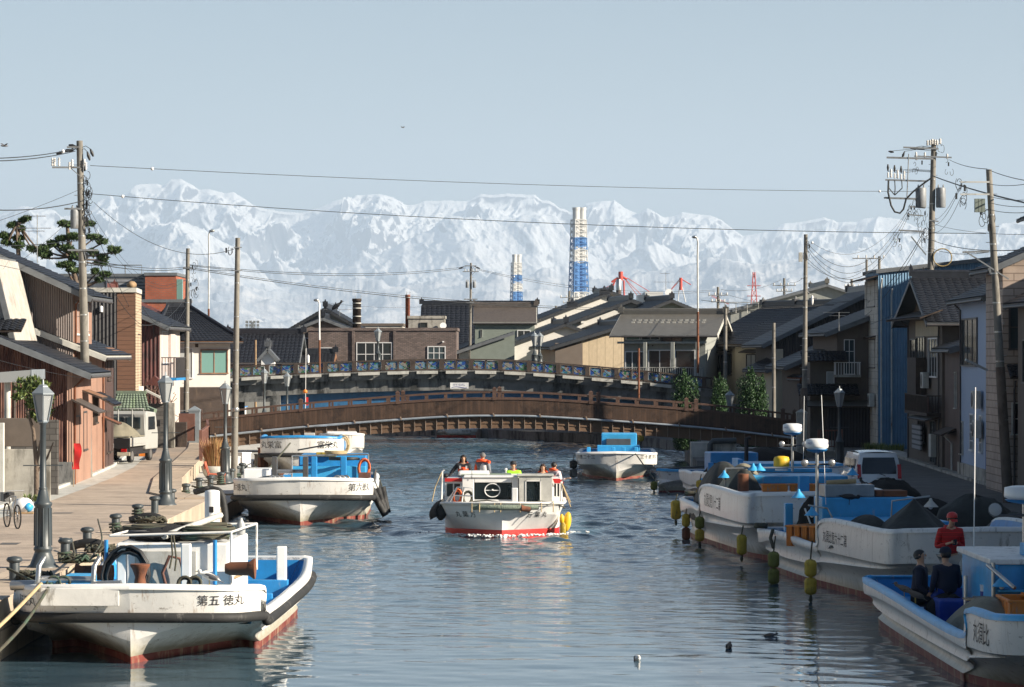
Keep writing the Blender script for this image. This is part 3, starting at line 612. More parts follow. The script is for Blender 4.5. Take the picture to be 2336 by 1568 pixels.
def house(name, label, A, B, Wd, zb, prof, axis='y', wall='stucco_w', roof='tile', tile=True, over=.5, gov=.35, wins=(), group=None, front=None, cat='house', z_ground=None, fasc='fascia', gutter=True, ridge=True, pitch=.30):
    """A,B front wall ends (interior is to the left of A->B); prof: (t, z) roof line across axis ('y': gables on the sides, 'x': gables front/back, 'flat')"""
    A = Vector((A[0], A[1], 0)); B = Vector((B[0], B[1], 0)); L = (B-A).length; th = math.atan2((B-A).y, (B-A).x)
    h = thing(name, label, cat, (A.x, A.y, 0), th, group); w = MB()
    if axis == 'flat':
        z = prof; w.box((0, 0, zb), (L, Wd, z)); w2 = MB()
        w2.box((-.08, -.08, z), (L+.08, .12, z+.22)); w2.box((-.08, Wd-.12, z), (L+.08, Wd+.08, z+.22)); w2.box((-.08, .12, z), (.12, Wd-.12, z+.22)); w2.box((L-.12, .12, z), (L+.08, Wd-.12, z+.22)); w2.box((.12, .12, z+.003), (L-.12, Wd-.12, z+.05))
        w2.build('roof', M[roof], h)
    elif axis == 'hip':
        ze, zr, r0, r1 = prof; w.box((0, 0, zb), (L, Wd, ze)); r = MB(); o_ = over; sl = (zr-ze)/(Wd/2); e = ze-o_*sl; m_ = Wd/2
        slope(r, (-o_,-o_,e), (L+o_,-o_,e), (r1,m_,zr), (r0,m_,zr), pitch=pitch); slope(r, (-o_,Wd+o_,e), (L+o_,Wd+o_,e), (r1,m_,zr), (r0,m_,zr), pitch=pitch)
        slope(r, (L+o_,-o_,e), (L+o_,Wd+o_,e), (r1,m_+.02,zr), (r1,m_,zr), pitch=pitch); slope(r, (-o_,-o_,e), (-o_,Wd+o_,e), (r0,m_+.02,zr), (r0,m_,zr), pitch=pitch)
        ro = r.build('roof', [M[roof], M[fasc]], h); b = MB(); b.beam((r0-.1, m_, zr+.2), (r1+.1, m_, zr+.2), .3, .3)
        for (x, rr) in ((-o_, r0), (L+o_, r1)): b.tube([(x, -o_, e+.2), (rr, m_, zr+.2)], .12, 6)
        b.cbox((r1, m_, zr+.4), (.4, .4, .4)); b.build('ridge', M[roof], ro); g_ = MB(); g_.tube([(-o_, -o_, e), (L+o_, -o_, e)], .065, 6); g_.build('gutter', M['frame_d'], ro)
    else:
        pr = list(prof); poly = [(pr[0][0], zb)]+pr+[(pr[-1][0], zb)]
        w.ext(poly, 0 if axis == 'y' else 1, 0, L if axis == 'y' else Wd)
        r = MB(); lo_, hi_ = (-gov, L+gov) if axis == 'y' else (-gov, Wd+gov)
        def P(t, s, z): return (s, t, z) if axis == 'y' else (t, s, z)
        q = list(pr); sl0 = (q[1][1]-q[0][1])/(q[1][0]-q[0][0]); q[0] = (q[0][0]-over, q[0][1]-over*sl0)
        if len(q) > 2: sl1 = (q[-1][1]-q[-2][1])/(q[-1][0]-q[-2][0]); q[-1] = (q[-1][0]+over, q[-1][1]+over*sl1)
        for (a, za), (b_, zb_) in zip(q[:-1], q[1:]):
            if za <= zb_: slope(r, P(a, lo_, za), P(a, hi_, za), P(b_, hi_, zb_), P(b_, lo_, zb_), tile=tile, pitch=pitch)
            else: slope(r, P(b_, lo_, zb_), P(b_, hi_, zb_), P(a, hi_, za), P(a, lo_, za), tile=tile, pitch=pitch)
            for s_ in (lo_, hi_):       # barge boards
                e = .02 if s_ == hi_ else -.02; r.beam(P(a, s_+e, za-.03), P(b_, s_+e, zb_-.03), .05, .20, mi=1)
        ro = r.build('roof', [M[roof], M[fasc]], h)
        if ridge and len(q) > 2:
            k = max(range(len(q)), key=lambda i: q[i][1]); b = MB(); b.beam(P(q[k][0], lo_+.05, q[k][1]+.22), P(q[k][0], hi_-.05, q[k][1]+.22), .26, .30)
            b.tube([P(q[k][0], lo_, q[k][1]+.40), P(q[k][0], hi_, q[k][1]+.40)], .11, 8)
            for s_ in (lo_, hi_): b.cbox(P(q[k][0], s_, q[k][1]+.40), (.42, .42, .42) if axis == 'y' else (.42, .16, .42)); b.lathe([(.14, 0), (.02, .22)], P(q[k][0], s_, q[k][1]+.58), 4, sm=False)
            b.build('ridge', M[roof], ro)
        if gutter:
            for (t, z) in ([q[0]] if len(q) <= 2 else [q[0], q[-1]]):
                b = MB(); b.tube([P(t, lo_, z-.02), P(t, hi_, z-.02)], .065, 6); b.build('gutter', M['frame_d'], ro)
    w.build('wall', M[wall], h)
    for wi in wins: window(h, L, Wd, *wi)
    h['_L'] = L
    return h
def face_xf(face, L, Wd):
    return {'f': (Vector((0,0,0)), Vector((1,0,0)), Vector((0,-1,0))), 'l': (Vector((0,Wd,0)), Vector((0,-1,0)), Vector((-1,0,0))), 'r': (Vector((L,0,0)), Vector((0,1,0)), Vector((1,0,0)))}[face]
def fbox(mb, o, u, n_, u0, u1, z0, z1, d0, d1, mi=0):
    V = [o+u*a+n_*d+Vector((0,0,z)) for z in (z0, z1) for (a, d) in ((u0, d1), (u1, d1), (u1, d0), (u0, d0))]
    mb.add(V, [(0,3,2,1),(4,5,6,7),(0,1,5,4),(1,2,6,5),(2,3,7,6),(3,0,4,7)], mi)
def window(h, L, Wd, face, u0, u1, z0, z1, kind='frame_w', g='glass', nx=2, nz=1, awn=None):
    o, u, nn = face_xf(face, L, Wd); b = MB(); t = min(.07, (u1-u0)*.08)
    fbox(b, o, u, nn, u0-t, u1+t, z1, z1+t, -.02, .07); fbox(b, o, u, nn, u0-t-.03, u1+t+.03, z0-t, z0, -.02, .11)
    fbox(b, o, u, nn, u0-t, u0, z0, z1, -.02, .07); fbox(b, o, u, nn, u1, u1+t, z0, z1, -.02, .07)
    for i in range(1, nx): x = u0+(u1-u0)*i/nx; fbox(b, o, u, nn, x-t*.4, x+t*.4, z0, z1, .0, .045)
    for i in range(1, nz): z = z0+(z1-z0)*i/nz; fbox(b, o, u, nn, u0, u1, z-t*.35, z+t*.35, .0, .05)
    w = b.build('window', M[kind], h); p = MB(); fbox(p, o, u, nn, u0, u1, z0, z1, -.02, .02); p.build('pane', M[g], w)
    if awn:
        a = MB(); q = [o+u*(u0-.2)+nn*.02+Vector((0,0,z1+.35)), o+u*(u1+.2)+nn*.02+Vector((0,0,z1+.35)), o+u*(u1+.2)+nn*.6+Vector((0,0,z1+.14)), o+u*(u0-.2)+nn*.6+Vector((0,0,z1+.14))]
        slope(a, q[3], q[2], q[1], q[0], .05, tile=False); a.build('awning', [M[awn], M['wood_dk']], h)
    return w
def part_box(h, name, m, face, u0, u1, z0, z1, d0, d1, L=None, Wd=0):
    L = L or h['_L']; o, u, nn = face_xf(face, L, Wd); b = MB(); fbox(b, o, u, nn, u0, u1, z0, z1, d0, d1); return b.build(name, M[m], h, bev=.01)
def awning(h, face, u0, u1, z0, z1, dep, m='tile', Wd=0, tile=True, name='canopy'):
    o, u, nn = face_xf(face, h['_L'], Wd); a = MB(); Z_ = lambda z: Vector((0,0,z))
    slope(a, o+u*u0+nn*dep+Z_(z0), o+u*u1+nn*dep+Z_(z0), o+u*u1+nn*.01+Z_(z1), o+u*u0+nn*.01+Z_(z1), .06, tile=tile, pitch=.25, course=.22); return a.build(name, [M[m], M['wood_dk']], h)
def aircon(h, face, u0, z0, Wd=0, s=1.0):
    o, u, nn = face_xf(face, h['_L'], Wd); b = MB(); fbox(b, o, u, nn, u0, u0+.8*s, z0, z0+.58*s, .12, .42); a = b.build('air_conditioner', M['conc_lt'], h, bev=.015)
    f = MB(); C = o+u*(u0+.33*s)+nn*.425+Vector((0,0,z0+.29*s)); rot = nn.to_track_quat('Z', 'Y').to_matrix(); f.lathe([(.24*s, 0), (.24*s, .01), (.05, .015)], C, 14, M=rot); f.build('fan_grille', M['frame_d'], a)
def balcony(h, face, u0, u1, z0, dep, hh=.95, m='frame_d', slab='concrete', Wd=0, solid=None):
    o, u, nn = face_xf(face, h['_L'], Wd); b = MB(); fbox(b, o, u, nn, u0, u1, z0-.15, z0, 0, dep); bb = b.build('balcony', M[slab], h); r = MB()
    fbox(r, o, u, nn, u0, u1, z0+hh-.05, z0+hh, dep-.06, dep)
    for q in (u0, u1-.05): fbox(r, o, u, nn, q, q+.05, z0+hh-.05, z0+hh, 0, dep-.06)
    x = u0
    while x < u1: fbox(r, o, u, nn, x, x+.035, z0, z0+hh-.05, dep-.05, dep-.015); x += .16
    y = .1
    while y < dep-.1: fbox(r, o, u, nn, u0, u0+.035, z0, z0+hh-.05, y, y+.035); fbox(r, o, u, nn, u1-.035, u1, z0, z0+hh-.05, y, y+.035); y += .16
    r.build('railing', M[m], bb)
    if solid: q = MB(); fbox(q, o, u, nn, u0+.03, u1-.03, z0+.08, z0+hh-.1, dep-.09, dep-.07); q.build('screen_panel', M[solid], bb)
def downpipe(h, face, u, z0, z1, m='frame_d', Wd=0):
    o, uu, nn = face_xf(face, h['_L'], Wd); b = MB(); p = o+uu*u+nn*.1
    b.tube([p+Vector((0,0,z0)), p+Vector((0,0,z1-.35)), p+nn*.35+Vector((0,0,z1))], .045, 6); b.build('downpipe', M[m], h)
GL = 1.15
# ---- left bank, nearest first
h = house('rusty_shed', 'rust-brown corrugated shed with tiled roof behind the nearest left street lamp', (-16.45,119.6), (-16.7,126.6), 11, GL, [(0,5.55),(5.5,7.75),(11,5.7)], 'y', 'rustwall', over=.75, gov=.5,
  wins=[('f',.6,2.3,2.5,3.7,'frame_d','glass_wh',4,1),('f',3.9,5.2,2.4,3.8,'frame_d','glass_b',3,1)], fasc='fascia')
part_box(h, 'front_cladding', 'pinkwall', 'f', .02, 6.95, GL, 5.35, .01, .05); part_box(h, 'plinth', 'conc_dark', 'l', 4.2, 11.1, GL, 2.05, 0, .12, Wd=11)
awning(h, 'f', -.4, 2.7, 3.85, 4.35, 1.0, 'tile_br', tile=False); awning(h, 'f', 3.4, 5.8, 4.35, 4.65, .8, 'fascia_br', tile=False); downpipe(h, 'f', .12, GL, 5.2, 'rust')
w = MB(); fbox(w, *face_xf('l', 7, 11), 10.82, 11.05, GL, 5.4, .0, .06); w.build('corner_board', M['pinkwall'], h)
for i in range(4):
    fbx = MB(); fbox(fbx, *face_xf('l', 7, 11), 1.2+i*2.55, 1.27+i*2.55, 2.1, 5.2+i*.1, .0, .035); fbx.build('batten', M['stucco_b'], h)
h = house('two_storey_house', 'two storey corrugated iron house above the rusty shed roof with one dark window', (-17.45,127.2), (-17.5,133.0), 11, GL, [(0,8.62),(5.6,11.2),(11,8.6)], 'y', 'greywall', over=.8, gov=.55, fasc='fascia',
  wins=[('l',6.05,8.55,7.05,8.5,'conc_lt','glass',1,1),('f',.5,1.9,6.9,8.1,'frame_w','glass_b',2,1),('f',3.0,4.4,6.9,8.1,'frame_w','glass_b',2,1)])
part_box(h, 'front_cladding', 'pinkwall', 'f', .02, 5.75, GL, 8.5, .0, .04); downpipe(h, 'f', .1, GL, 8.4, 'rust')
h = house('lean_to_shed', 'rust streaked white lean-to with a steep roof at the left edge of the picture', (-19.0,121.3), (-19.0,126.5), 6, 5.9, [(0,7.0),(.65,9.7),(4,10.0)], 'y', 'rust_white', roof='rust_white', tile=False, over=.1, gov=.2, gutter=False, ridge=False,
  wins=[('l',4.6,5.1,7.2,7.7,'frame_w','glass_b',2,1)]); part_box(h, 'side_sheet', 'rustwall', 'l', .1, 4.35, 5.95, 9.7, .01, .05, Wd=6); awning(h, 'l', 3.0, 6.6, 6.9, 7.35, 1.3, 'tile', Wd=6)
h = house('pink_house', 'pale pink corrugated house between the big concrete pole and the brown slatted building', (-16.9,127.5), (-17.4,139.5), 7, GL, [(0,6.2),(7,8.9)], 'y', 'pinkwall', over=.75, gov=.3, ridge=False, fasc='conc_lt',
  wins=[('f',8.6,10.4,5.0,6.0,'wood_dk','glass',2,1),('f',8.3,10.9,1.9,3.6,'wood_dk','glass',3,1),('f',2.4,3.8,3.3,4.3,'wood_dk','glass_b',3,1)])
awning(h, 'f', 1.8, 5.2, 3.95, 4.45, .9, 'tile'); awning(h, 'f', 6.4, 8.0, 3.1, 3.4, .7, 'rust', tile=False); awning(h, 'f', 7.6, 11.6, 6.0, 6.3, .7, 'fascia_br', tile=False); downpipe(h, 'f', 6.0, GL, 6.1, 'rust')
part_box(h, 'dark_cladding', 'brownwall', 'f', 7.9, 11.9, GL, 6.0, 0, .04)
h = house('slatted_building', 'tall flat-roofed building of brown horizontal slats with a pale slatted corner', (-18.15,154), (-18.45,158.8), 14, GL, 9.05, 'flat', 'slat', roof='conc_lt',
  wins=[('f',1.6,3.9,3.9,7.0,'wood_dk','glass',2,3),('f',1.0,4.0,1.3,2.6,'wood_dk','glass',2,1)])
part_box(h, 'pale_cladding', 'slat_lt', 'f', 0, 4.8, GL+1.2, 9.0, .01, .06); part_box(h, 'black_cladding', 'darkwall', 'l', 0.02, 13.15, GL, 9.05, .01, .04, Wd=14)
b = MB(); b.lathe([(.09,0),(.09,.25),(.02,.3)], (-.12,1.6,8.1), 8); b.build('wall_lamp', M['white'], h); b = MB(); b.ell((.8,-.1+.3,9.42), (.75,.25,.2), 8, 5); b.build('roof_bundle', M['wood'], h)
part_box(h, 'wall_box', 'white', 'f', 2.2, 3.2, 3.35+.6, 3.9+.6, .06, .25)
h = house('brick_tower', 'red brick tower block rising behind the slatted building', (-26.6,232), (-24.35,232), 8, .6, 11.75, 'flat', 'brickred', roof='fascia', cat='building')
h2 = house('brick_wing', 'lower red brick wing in front of the brick tower', (-27.2,228), (-23.2,228), 3.5, .6, 9.75, 'flat', 'brickred', roof='fascia', cat='building')
for x in (1.0, 3.7): part_box(h2, 'buttress', 'brickred', 'f', x, x+.3, .6, 9.6, 0, .35)
part_box(h, 'green_box', 'glass_gr', 'r', .1, .5, 10.0, 11.5, .02, .45)
h = house('louvred_block', 'grey louvred rooftop block left of the red brick tower', (-33.5,233), (-26.7,233), 8, .6, 11.7, 'flat', 'louv', roof='fascia', cat='building')
for x in (1.2, 4.1):
    b = MB(); b.tube([(x,.3,11.7),(x,.3,12.55),(x+2.4,.3,12.55),(x+2.4,.3,11.7)], .04, 5); b.tube([(x+1.2,.3,11.7),(x+1.2,.3,12.55)], .04, 5); b.build('railing', M['fascia'], h)
h = house('red_rust_house', 'dark red rusted house with cream front and small balcony beside the slatted building', (-19.5,177), (-19.35,186), 9, GL, [(0,7.75),(4.5,9.75),(9,7.8)], 'y', 'redwall', over=.6, gov=.5,
  wins=[('f',.8,3.2,5.6,7.3,'frame_w','glass_b',2,1),('f',5.2,7.2,5.3,7.1,'frame_w','glass_b',2,2)])
part_box(h, 'front_cladding', 'stucco_pk', 'f', 0, 9, GL, 7.6, .0, .05); part_box(h, 'front_cladding', 'stucco_pk', 'f', 3.6, 5.6, GL+2, 7.2, .06, .2)
balcony(h, 'f', .3, 4.6, 4.75, .9, 1.15, 'frame_d', 'blue'); 
h = house('red_roofed_house', 'house with a dark red roof behind the rusted red house', (-21.6,192), (-21.2,206), 9, GL, [(0,8.0),(4.5,10.1),(9,8.0)], 'y', 'redwall', roof='tile_red', over=1.0, gov=.6, fasc='tile_red')
h = house('clinic_house', 'white walled house with hipped black tile roof and green glass bay', (-21.9,200), (-17.7,201), 8, GL, (7.1,9.0,.9,2.2), 'hip', 'stucco_w', over=.7, gov=.5, fasc='fascia_br',
  wins=[('f',2.5,4.1,4.9,6.3,'fascia_br','glass_gr',2,1),('f',.9,1.9,4.6,6.4,'frame_w','glass_wh',1,1)])
part_box(h, 'timber_post', 'wood_dk', 'f', 2.1, 2.3, 6.5, 7.1, 0, .06); part_box(h, 'brick_base', 'wood_dk', 'f', 0, 4.2, GL, 4.0, 0, .08)
h = house('small_tiled_house', 'low dark tiled roof between the bare concrete pole and the white gabled house', (-21,236), (-16.0,236), 9, .6, [(0,5.6),(4.5,7.5),(9,5.6)], 'y', 'stucco_g', over=.6)
h = house('shrine_hut', 'tiny white hut with a small grey roof just left of the concrete pole', (-17.4,222), (-16.5,222), 1.2, 3.0, [(0,5.9),(.45,6.4),(.9,5.9)], 'x', 'white', roof='tile_lt', tile=False, over=.25, gov=.2, gutter=False, cat='hut')
h = house('low_barn', 'low brown house with a lean roof beside the white gabled house', (-17.6,240), (-13.8,240), 6, .6, [(0,4.8),(4,6.0),(6,5.4)], 'y', 'stucco_b', over=.5, fasc='fascia_br')
# ---- centre, beyond the road bridge
h = house('white_gabled_house', 'white house with wide black gable behind the brick building', (-19.3,262), (-11.2,262), 14, .6, [(0,7.4),(4.05,9.75),(8.1,7.4)], 'x', 'stucco_w', over=1.2, gov=.7, fasc='fascia_dk')
h = house('brown_annex', 'brown gabled annex with a corner window left of the brick building', (-17.2,254), (-13.2,254), 7, .6, [(0,8.0),(2.2,8.85),(4.4,8.0)], 'x', 'stucco_b', over=.3, gov=.3, wins=[('f',.5,1.15,6.4,7.3,'frame_w','glass',2,1)])
b = house('brick_building', 'flat-roofed brown brick building with a tall window above the road bridge', (-15.6,245), (-4.25,245), 10, .6, 7.85, 'flat', 'brickbrown', roof='brickbrown', cat='building',
  wins=[('f',3.75,6.35,5.2,6.9,'frame_w','glass',4,2),('f',.85,1.75,6.05,6.5,'frame_w','glass_b',2,1),('f',9.2,10.45,5.7,6.6,'frame_w','glass_b',3,2)])
for x in (3.35, 6.5): part_box(b, 'pilaster', 'brickbrown', 'f', x, x+.2, .6, 7.83, 0, .12)
balcony(b, 'f', 3.6, 6.5, 5.05, .5, .5, 'frame_d')
part_box(b, 'corner_light', 'white', 'f', 10.25, 10.4, 6.95, 7.05, .0, .15)
def chimney(name, label, x, d, zt, r, m, bands):
    t = thing(name, label, 'chimney', (wx(x, d), d, 0)); b = MB(); b.lathe([(r*1.08, .6), (r, zt-.2), (r*1.12, zt-.2), (r*1.12, zt)], n=14); b.build('shaft', M[m], t)
    for z in bands: q = MB(); q.lathe([(r*1.1, z), (r*1.1, z+.07)], n=14); q.build('band', M['conc_lt'], t)
    for a in (0, 2): q = MB(); q.tube([(r*math.cos(a), r*math.sin(a), zt-.1), (r*math.cos(a), r*math.sin(a), zt+.25)], .02, 4); q.build('lightning_rod', M['steel'], t)
chimney('chimney_stack', 'dark round chimney with pale bands on the brick building', 814, 256, 10.5, .34, 'wood_dk', (7.9, 8.5, 9.05, 9.7, 10.1))
chimney('brick_chimney', 'slim red brick chimney beside the concrete rooftop block', 930, 258, 10.85, .19, 'brickred', (10.6,))
h = house('rooftop_block', 'stained concrete rooftop block with satellite dish behind the brick building', (-8.3,256), (-5.4,256), 4, .6, 8.9, 'flat', 'concrete', roof='concrete', cat='building', wins=[('f',1.0,1.5,8.2,8.55,'frame_d','glass',1,1)])
b = MB(); b.lathe([(.02,0),(.2,.05),(.27,.1)], (2.8,-.2,8.3), 12, M=Matrix.Rotation(R(70),3,'X')@Matrix.Identity(3)); b.build('satellite_dish', M['white'], h)
h = house('pale_hall', 'long pale flat building seen behind the two chimneys', (-13.5,272), (-9.3,272), 6, .6, 8.45, 'flat', 'siding', roof='stucco_b', cat='building')
h = house('temple_hall', 'big black tiled temple roof behind the power pole in the centre', (-7.9,285), (2.0,285), 12, .6, [(0,6.9),(5.2,10.4),(10.4,6.9)], 'y', 'darkwall', over=1.2, gov=.3, cat='temple', pitch=.42)
h = house('green_grey_house', 'small grey-green house with brown roof in front of the temple roof', (-3.1,268), (1.9,268), 6, .6, [(0,8.75),(3,9.95),(6,8.75)], 'y', 'stucco_gr', roof='tile_br', tile=False, over=.3, gov=.15, fasc='conc_lt', wins=[('f',3.6,4.6,7.5,8.0,'frame_w','glass',2,1),('f',.5,.6,7.5,8.1,'frame_w','glass',1,1)])
h = house('long_roof_house', 'house with the tallest tiled ridge and a very long roof sloping left', (-5.0,274), (12.9,276.2), 9, .6, [(0,6.2),(13.6,11.35),(18.4,9.6)], 'x', 'stucco_w', over=.5, gov=.4, fasc='fascia_dk')
for x in (13.0, 10.2): b = MB(); b.cbox((x,-.3,11.55-(13.4-x)*.38), (.9,.3,.45)); b.lathe([(.3,0),(.05,.4)], (x,-.3,11.7-(13.4-x)*.38), 4, sm=False); b.build('ridge_ornament', M['tile'], h)
h = house('white_long_gable', 'white plastered gable with a long white-studded eave sloping left', (-1.1,260), (13.7,261.9), 10, .6, [(0,6.4),(10.8,10.4),(15.3,8.65)], 'x', 'stucco_w', over=.5, gov=.6, fasc='fascia_dk', wins=[('f',8.0,9.4,7.4,8.0,'frame_d','glass',1,1)])
part_box(h, 'beam_end', 'stucco_w', 'f', 6.7, 7.0, 8.55, 8.75, 0, .5)
h = house('small_white_gable', 'low white gable in front of the long-roofed white house', (-.5,250.3), (8.5,251.3), 7, .6, [(0,6.65),(4.7,8.35),(9.3,6.6)], 'x', 'stucco_w', over=.4, gov=.4, fasc='fascia_dk', wins=[('f',1.0,1.8,4.3,5.2,'frame_d','glass',1,1)])
h = house('low_tiled_house', 'low grey-green house with dark roof right of the brick building', (-3.2,247), (.2,247), 8, .6, [(0,6.55),(3.4,7.7)], 'x', 'stucco_gr', over=1.9, gov=.3, ridge=False, wins=[('f',.9,1.7,4.6,5.5,'frame_w','glass_b',2,1)])
h = house('tan_panel_house', 'house with tan panelled gable and dark roof beside the grey balcony house', (3.3,239.3), (9.4,240.3), 8, .6, [(0,6.65),(5.0,8.15),(6.3,8.0)], 'x', 'tanpanel', over=.6, gov=.6, fasc='fascia_dk')
part_box(h, 'brown_wing', 'stucco_b', 'f', -.1, 2.0, .6, 6.9, .02, .1)  # brown panel over the left part of the tan front
h = house('grey_gable_house', 'grey-green gabled house with dark roof behind the tan panelled house', (7.3,254), (15.9,255.4), 9, .6, [(0,8.2),(5.4,10.3),(8.9,8.9)], 'x', 'stucco_gr', over=.4, gov=.5, fasc='fascia_dk')
h = house('balcony_house', 'light grey concrete house with sheet roof and long balcony above the road bridge', (7.9,226), (13.6,225), 10, .6, [(0,7.5),(5,8.85),(10,7.5)], 'y', 'stucco_g', roof='metal_roof', tile=False, over=.7, gov=.9, fasc='conc_lt',
  wins=[('f',.2,1.1,7.1,7.45,'frame_w','glass_gr',1,1),('f',1.3,2.5,7.1,7.45,'frame_w','glass_b',2,1),('f',2.7,4.1,6.95,7.5,'frame_d','glass',2,1),('f',.15,1.5,4.4,6.2,'frame_w','glass_b',3,1),('f',1.8,3.3,4.3,6.3,'frame_w','glass',2,1),('f',3.7,5.0,4.3,6.3,'frame_w','glass',1,1)])
balcony(h, 'f', -.1, 5.6, 4.2, 1.1, .95, 'conc_lt', 'stucco_g')
for x in (1.5, 3.45, 5.2): part_box(h, 'column', 'stucco_g', 'f', x, x+.25, 2, 6.9, .8, 1.05)
for x in (1.7, 2.0, 3.3, 3.6): part_box(h, 'vent', 'frame_d', 'f', x, x+.09, 6.62, 6.72, .0, .03)
for r_ in (2.5, 3.1):
    for k in range(13): b = MB(); b.box((.2+k*.42, r_, 7.5+r_*.27+.10), (.42+k*.42, r_+.08, 7.5+r_*.27+.21)); b.build('snow_guard', M['conc_lt'], h)
part_box(h, 'eave_board', 'stucco_g', 'f', -.4, 5.9, 6.8, 6.95, 0, .55)
HR = 24
def rot2(x, y, a, l): return (x+l*math.sin(R(a)), y-l*math.cos(R(a)))
A_ = (14.1, 235); h = house('left_beige_house', 'beige house with dark tiled roof and barred window, left of two', A_, rot2(*A_, HR, 6.5), 10, .6, [(0,6.95),(5.2,9.5),(10,7.2)], 'y', 'stucco_c', over=.6, gov=.5, fasc='stucco_b', wins=[('f',1.5,4.3,4.6,6.0,'frame_d','glass_b',5,1,'tile_br')])
A_ = (15.9, 228); h = house('right_beige_house', 'beige house with dark tiled roof and white blinds, right of two', A_, rot2(*A_, HR, 7.0), 10, .6, [(0,6.95),(5.2,9.45),(10,7.2)], 'y', 'stucco_c', over=.6, gov=.5, fasc='stucco_b', wins=[('f',1.8,5.0,4.6,6.0,'frame_d','glass_wh',5,1,'tile_br')])
h = house('grey_hall', 'large grey stucco hall with shallow gable behind the beige houses', (20.5,300), (34.5,300), 16, .6, [(0,10.1),(9.0,12.5),(14,10.9)], 'x', 'stucco_g', roof='metal_roof', tile=False, over=.5, gov=.4, cat='building')
for k in range(5): b = MB(); x = -.6+k*1.05; b.tube([(x,-.6,9.9),(x,-.6,10.9),(x+1.0,-.6,10.9)], .04, 4); b.build('roof_railing', M['conc_lt'], h)
h = house('small_beige_house', 'low beige house with a tiled lean roof behind the right hedge', (16.3,214), (17.2,208), 5, .6, [(0,5.3),(5,7.6)], 'y', 'stucco_c', over=.8, gov=.4, ridge=False)
# ---- right bank
G2 = .5
h = house('black_gable_house', 'large black corrugated gable with dark tiled roof right of the hedge', (16.9,222), (17.2,209), 13, G2, [(0,7.0),(6.5,10.2),(13,7.0)], 'y', 'darkwall', over=.9, gov=.5)
part_box(h, 'cream_corner', 'stucco_c', 'r', -.02, .5, G2, 6.4, .01, .06)
h = house('dark_low_house', 'low dark house with sloping tiled roof below the black gable', (17.3,205), (17.6,196), 9, G2, [(0,5.6),(4.5,7.5),(9,5.8)], 'y', 'stucco_b', over=1.0, gov=.6, wins=[('r',1.2,2.2,3.4,4.6,'frame_d','glass_b',2,1)])
h = house('brown_lean_house', 'small brown house with rust-edged tiled lean roof behind the right bank pole', (18.0,198), (18.3,194), 6, G2, [(0,4.9),(5,7.0)], 'y', 'stucco_b', over=.9, gov=.4, ridge=False, fasc='rust', wins=[('r',.6,1.9,2.2,3.8,'frame_w','glass_wh',1,1)])
h = house('balcony_corner_house', 'weathered brown house with small white balcony and dark shopfront', (18.9,201), (19.3,190), 8, G2, [(0,7.5),(4,9.0),(8,7.6)], 'y', 'stucco_b', over=.8, gov=.6,
  wins=[('r',.45,1.0,4.9,6.9,'frame_w','glass_b',2,3),('r',-.6,-.2,4.0,5.0,'frame_w','glass_wh',1,1)])
awning(h, 'r', -2.2, .5, 5.6, 6.2, .9, 'tile', Wd=8); awning(h, 'r', -2.4, 1.2, 3.6, 4.25, 1.0, 'tile', Wd=8); balcony(h, 'r', -.2, 1.3, 4.85, .8, .75, 'frame_w', Wd=8)
part_box(h, 'side_wing', 'stucco_b', 'r', -1.6, 0, G2, 6.0, -3, -.05, Wd=8); part_box(h, 'shopfront', 'darkwall', 'r', -.6, 2.6, G2, 2.9, .02, .6, Wd=8)
awning(h, 'r', -2.0, 2.8, 2.95, 3.25, 1.6, 'metal_roof', Wd=8, tile=False)
window(h, 11, 8, 'r', .0, 2.2, .9, 2.6, 'frame_d', 'glass', 2, 1)
h = house('blue_warehouse', 'tall blue corrugated warehouse with a white tiled street side', (21.2,192), (21.3,186), 12, G2, [(0,10.9),(12,12.2)], 'y', 'bluewall', roof='fascia', tile=False, over=.15, gov=.1, gutter=False, ridge=False, cat='warehouse',
  wins=[('f',1.2,4.8,8.9,10.4,'frame_d','glass_wh',3,1),('f',1.4,4.8,5.3,6.9,'frame_d','glass_b',3,1)])
part_box(h, 'white_cladding', 'siding', 'f', .03, 5.9, G2, 10.4, .0, .05); awning(h, 'f', -.2, 6.0, 10.35, 10.6, .9, 'wood_dk', tile=False); awning(h, 'f', .8, 5.2, 7.0, 7.1, .35, 'metal_roof', tile=False)
aircon(h, 'f', 4.2, 3.0, s=1.3)
for y in (.15, .75): downpipe(h, 'r', y, G2, 10.6-y, 'pole_wh')
h = house('ornate_tiled_house', 'old house with ornate ridge, cream upper wall and balcony below the tall pole', (20.7,167), (20.5,152.5), 12, G2, [(0,7.7),(8.2,9.75),(14.5,7.7)], 'x', 'stucco_b', over=.7, gov=.8, pitch=.40, fasc='fascia',
  wins=[('f',1.0,3.4,5.0,6.8,'frame_d','glass',2,1),('f',4.0,7.6,5.2,6.9,'frame_d','glass_b',3,1),('f',9.2,12.8,5.0,6.8,'frame_w','glass',3,1),('f',4.6,7.4,1.7,3.1,'frame_d','glass',3,1),('f',10,12.2,.8,2.8,'frame_d','glass_b',2,1)])
part_box(h, 'cream_boarding', 'board_v', 'f', 3.6, 13.6, 6.95, 7.75, .0, .05); awning(h, 'f', -.6, 15.0, 7.75, 8.15, 1.1, 'tile')
part_box(h, 'shutter_box', 'wood_dk', 'f', 4.3, 8.2, 4.0, 5.9, .05, .55); aircon(h, 'f', 9.0, 4.4, s=1.35)
balcony(h, 'f', 4.4, 14.2, 3.25, .7, .85, 'wood_dk', 'wood_dk', solid='brown_rail'); awning(h, 'f', 6.5, 14.3, 2.85, 3.05, .8, 'fascia', tile=False)
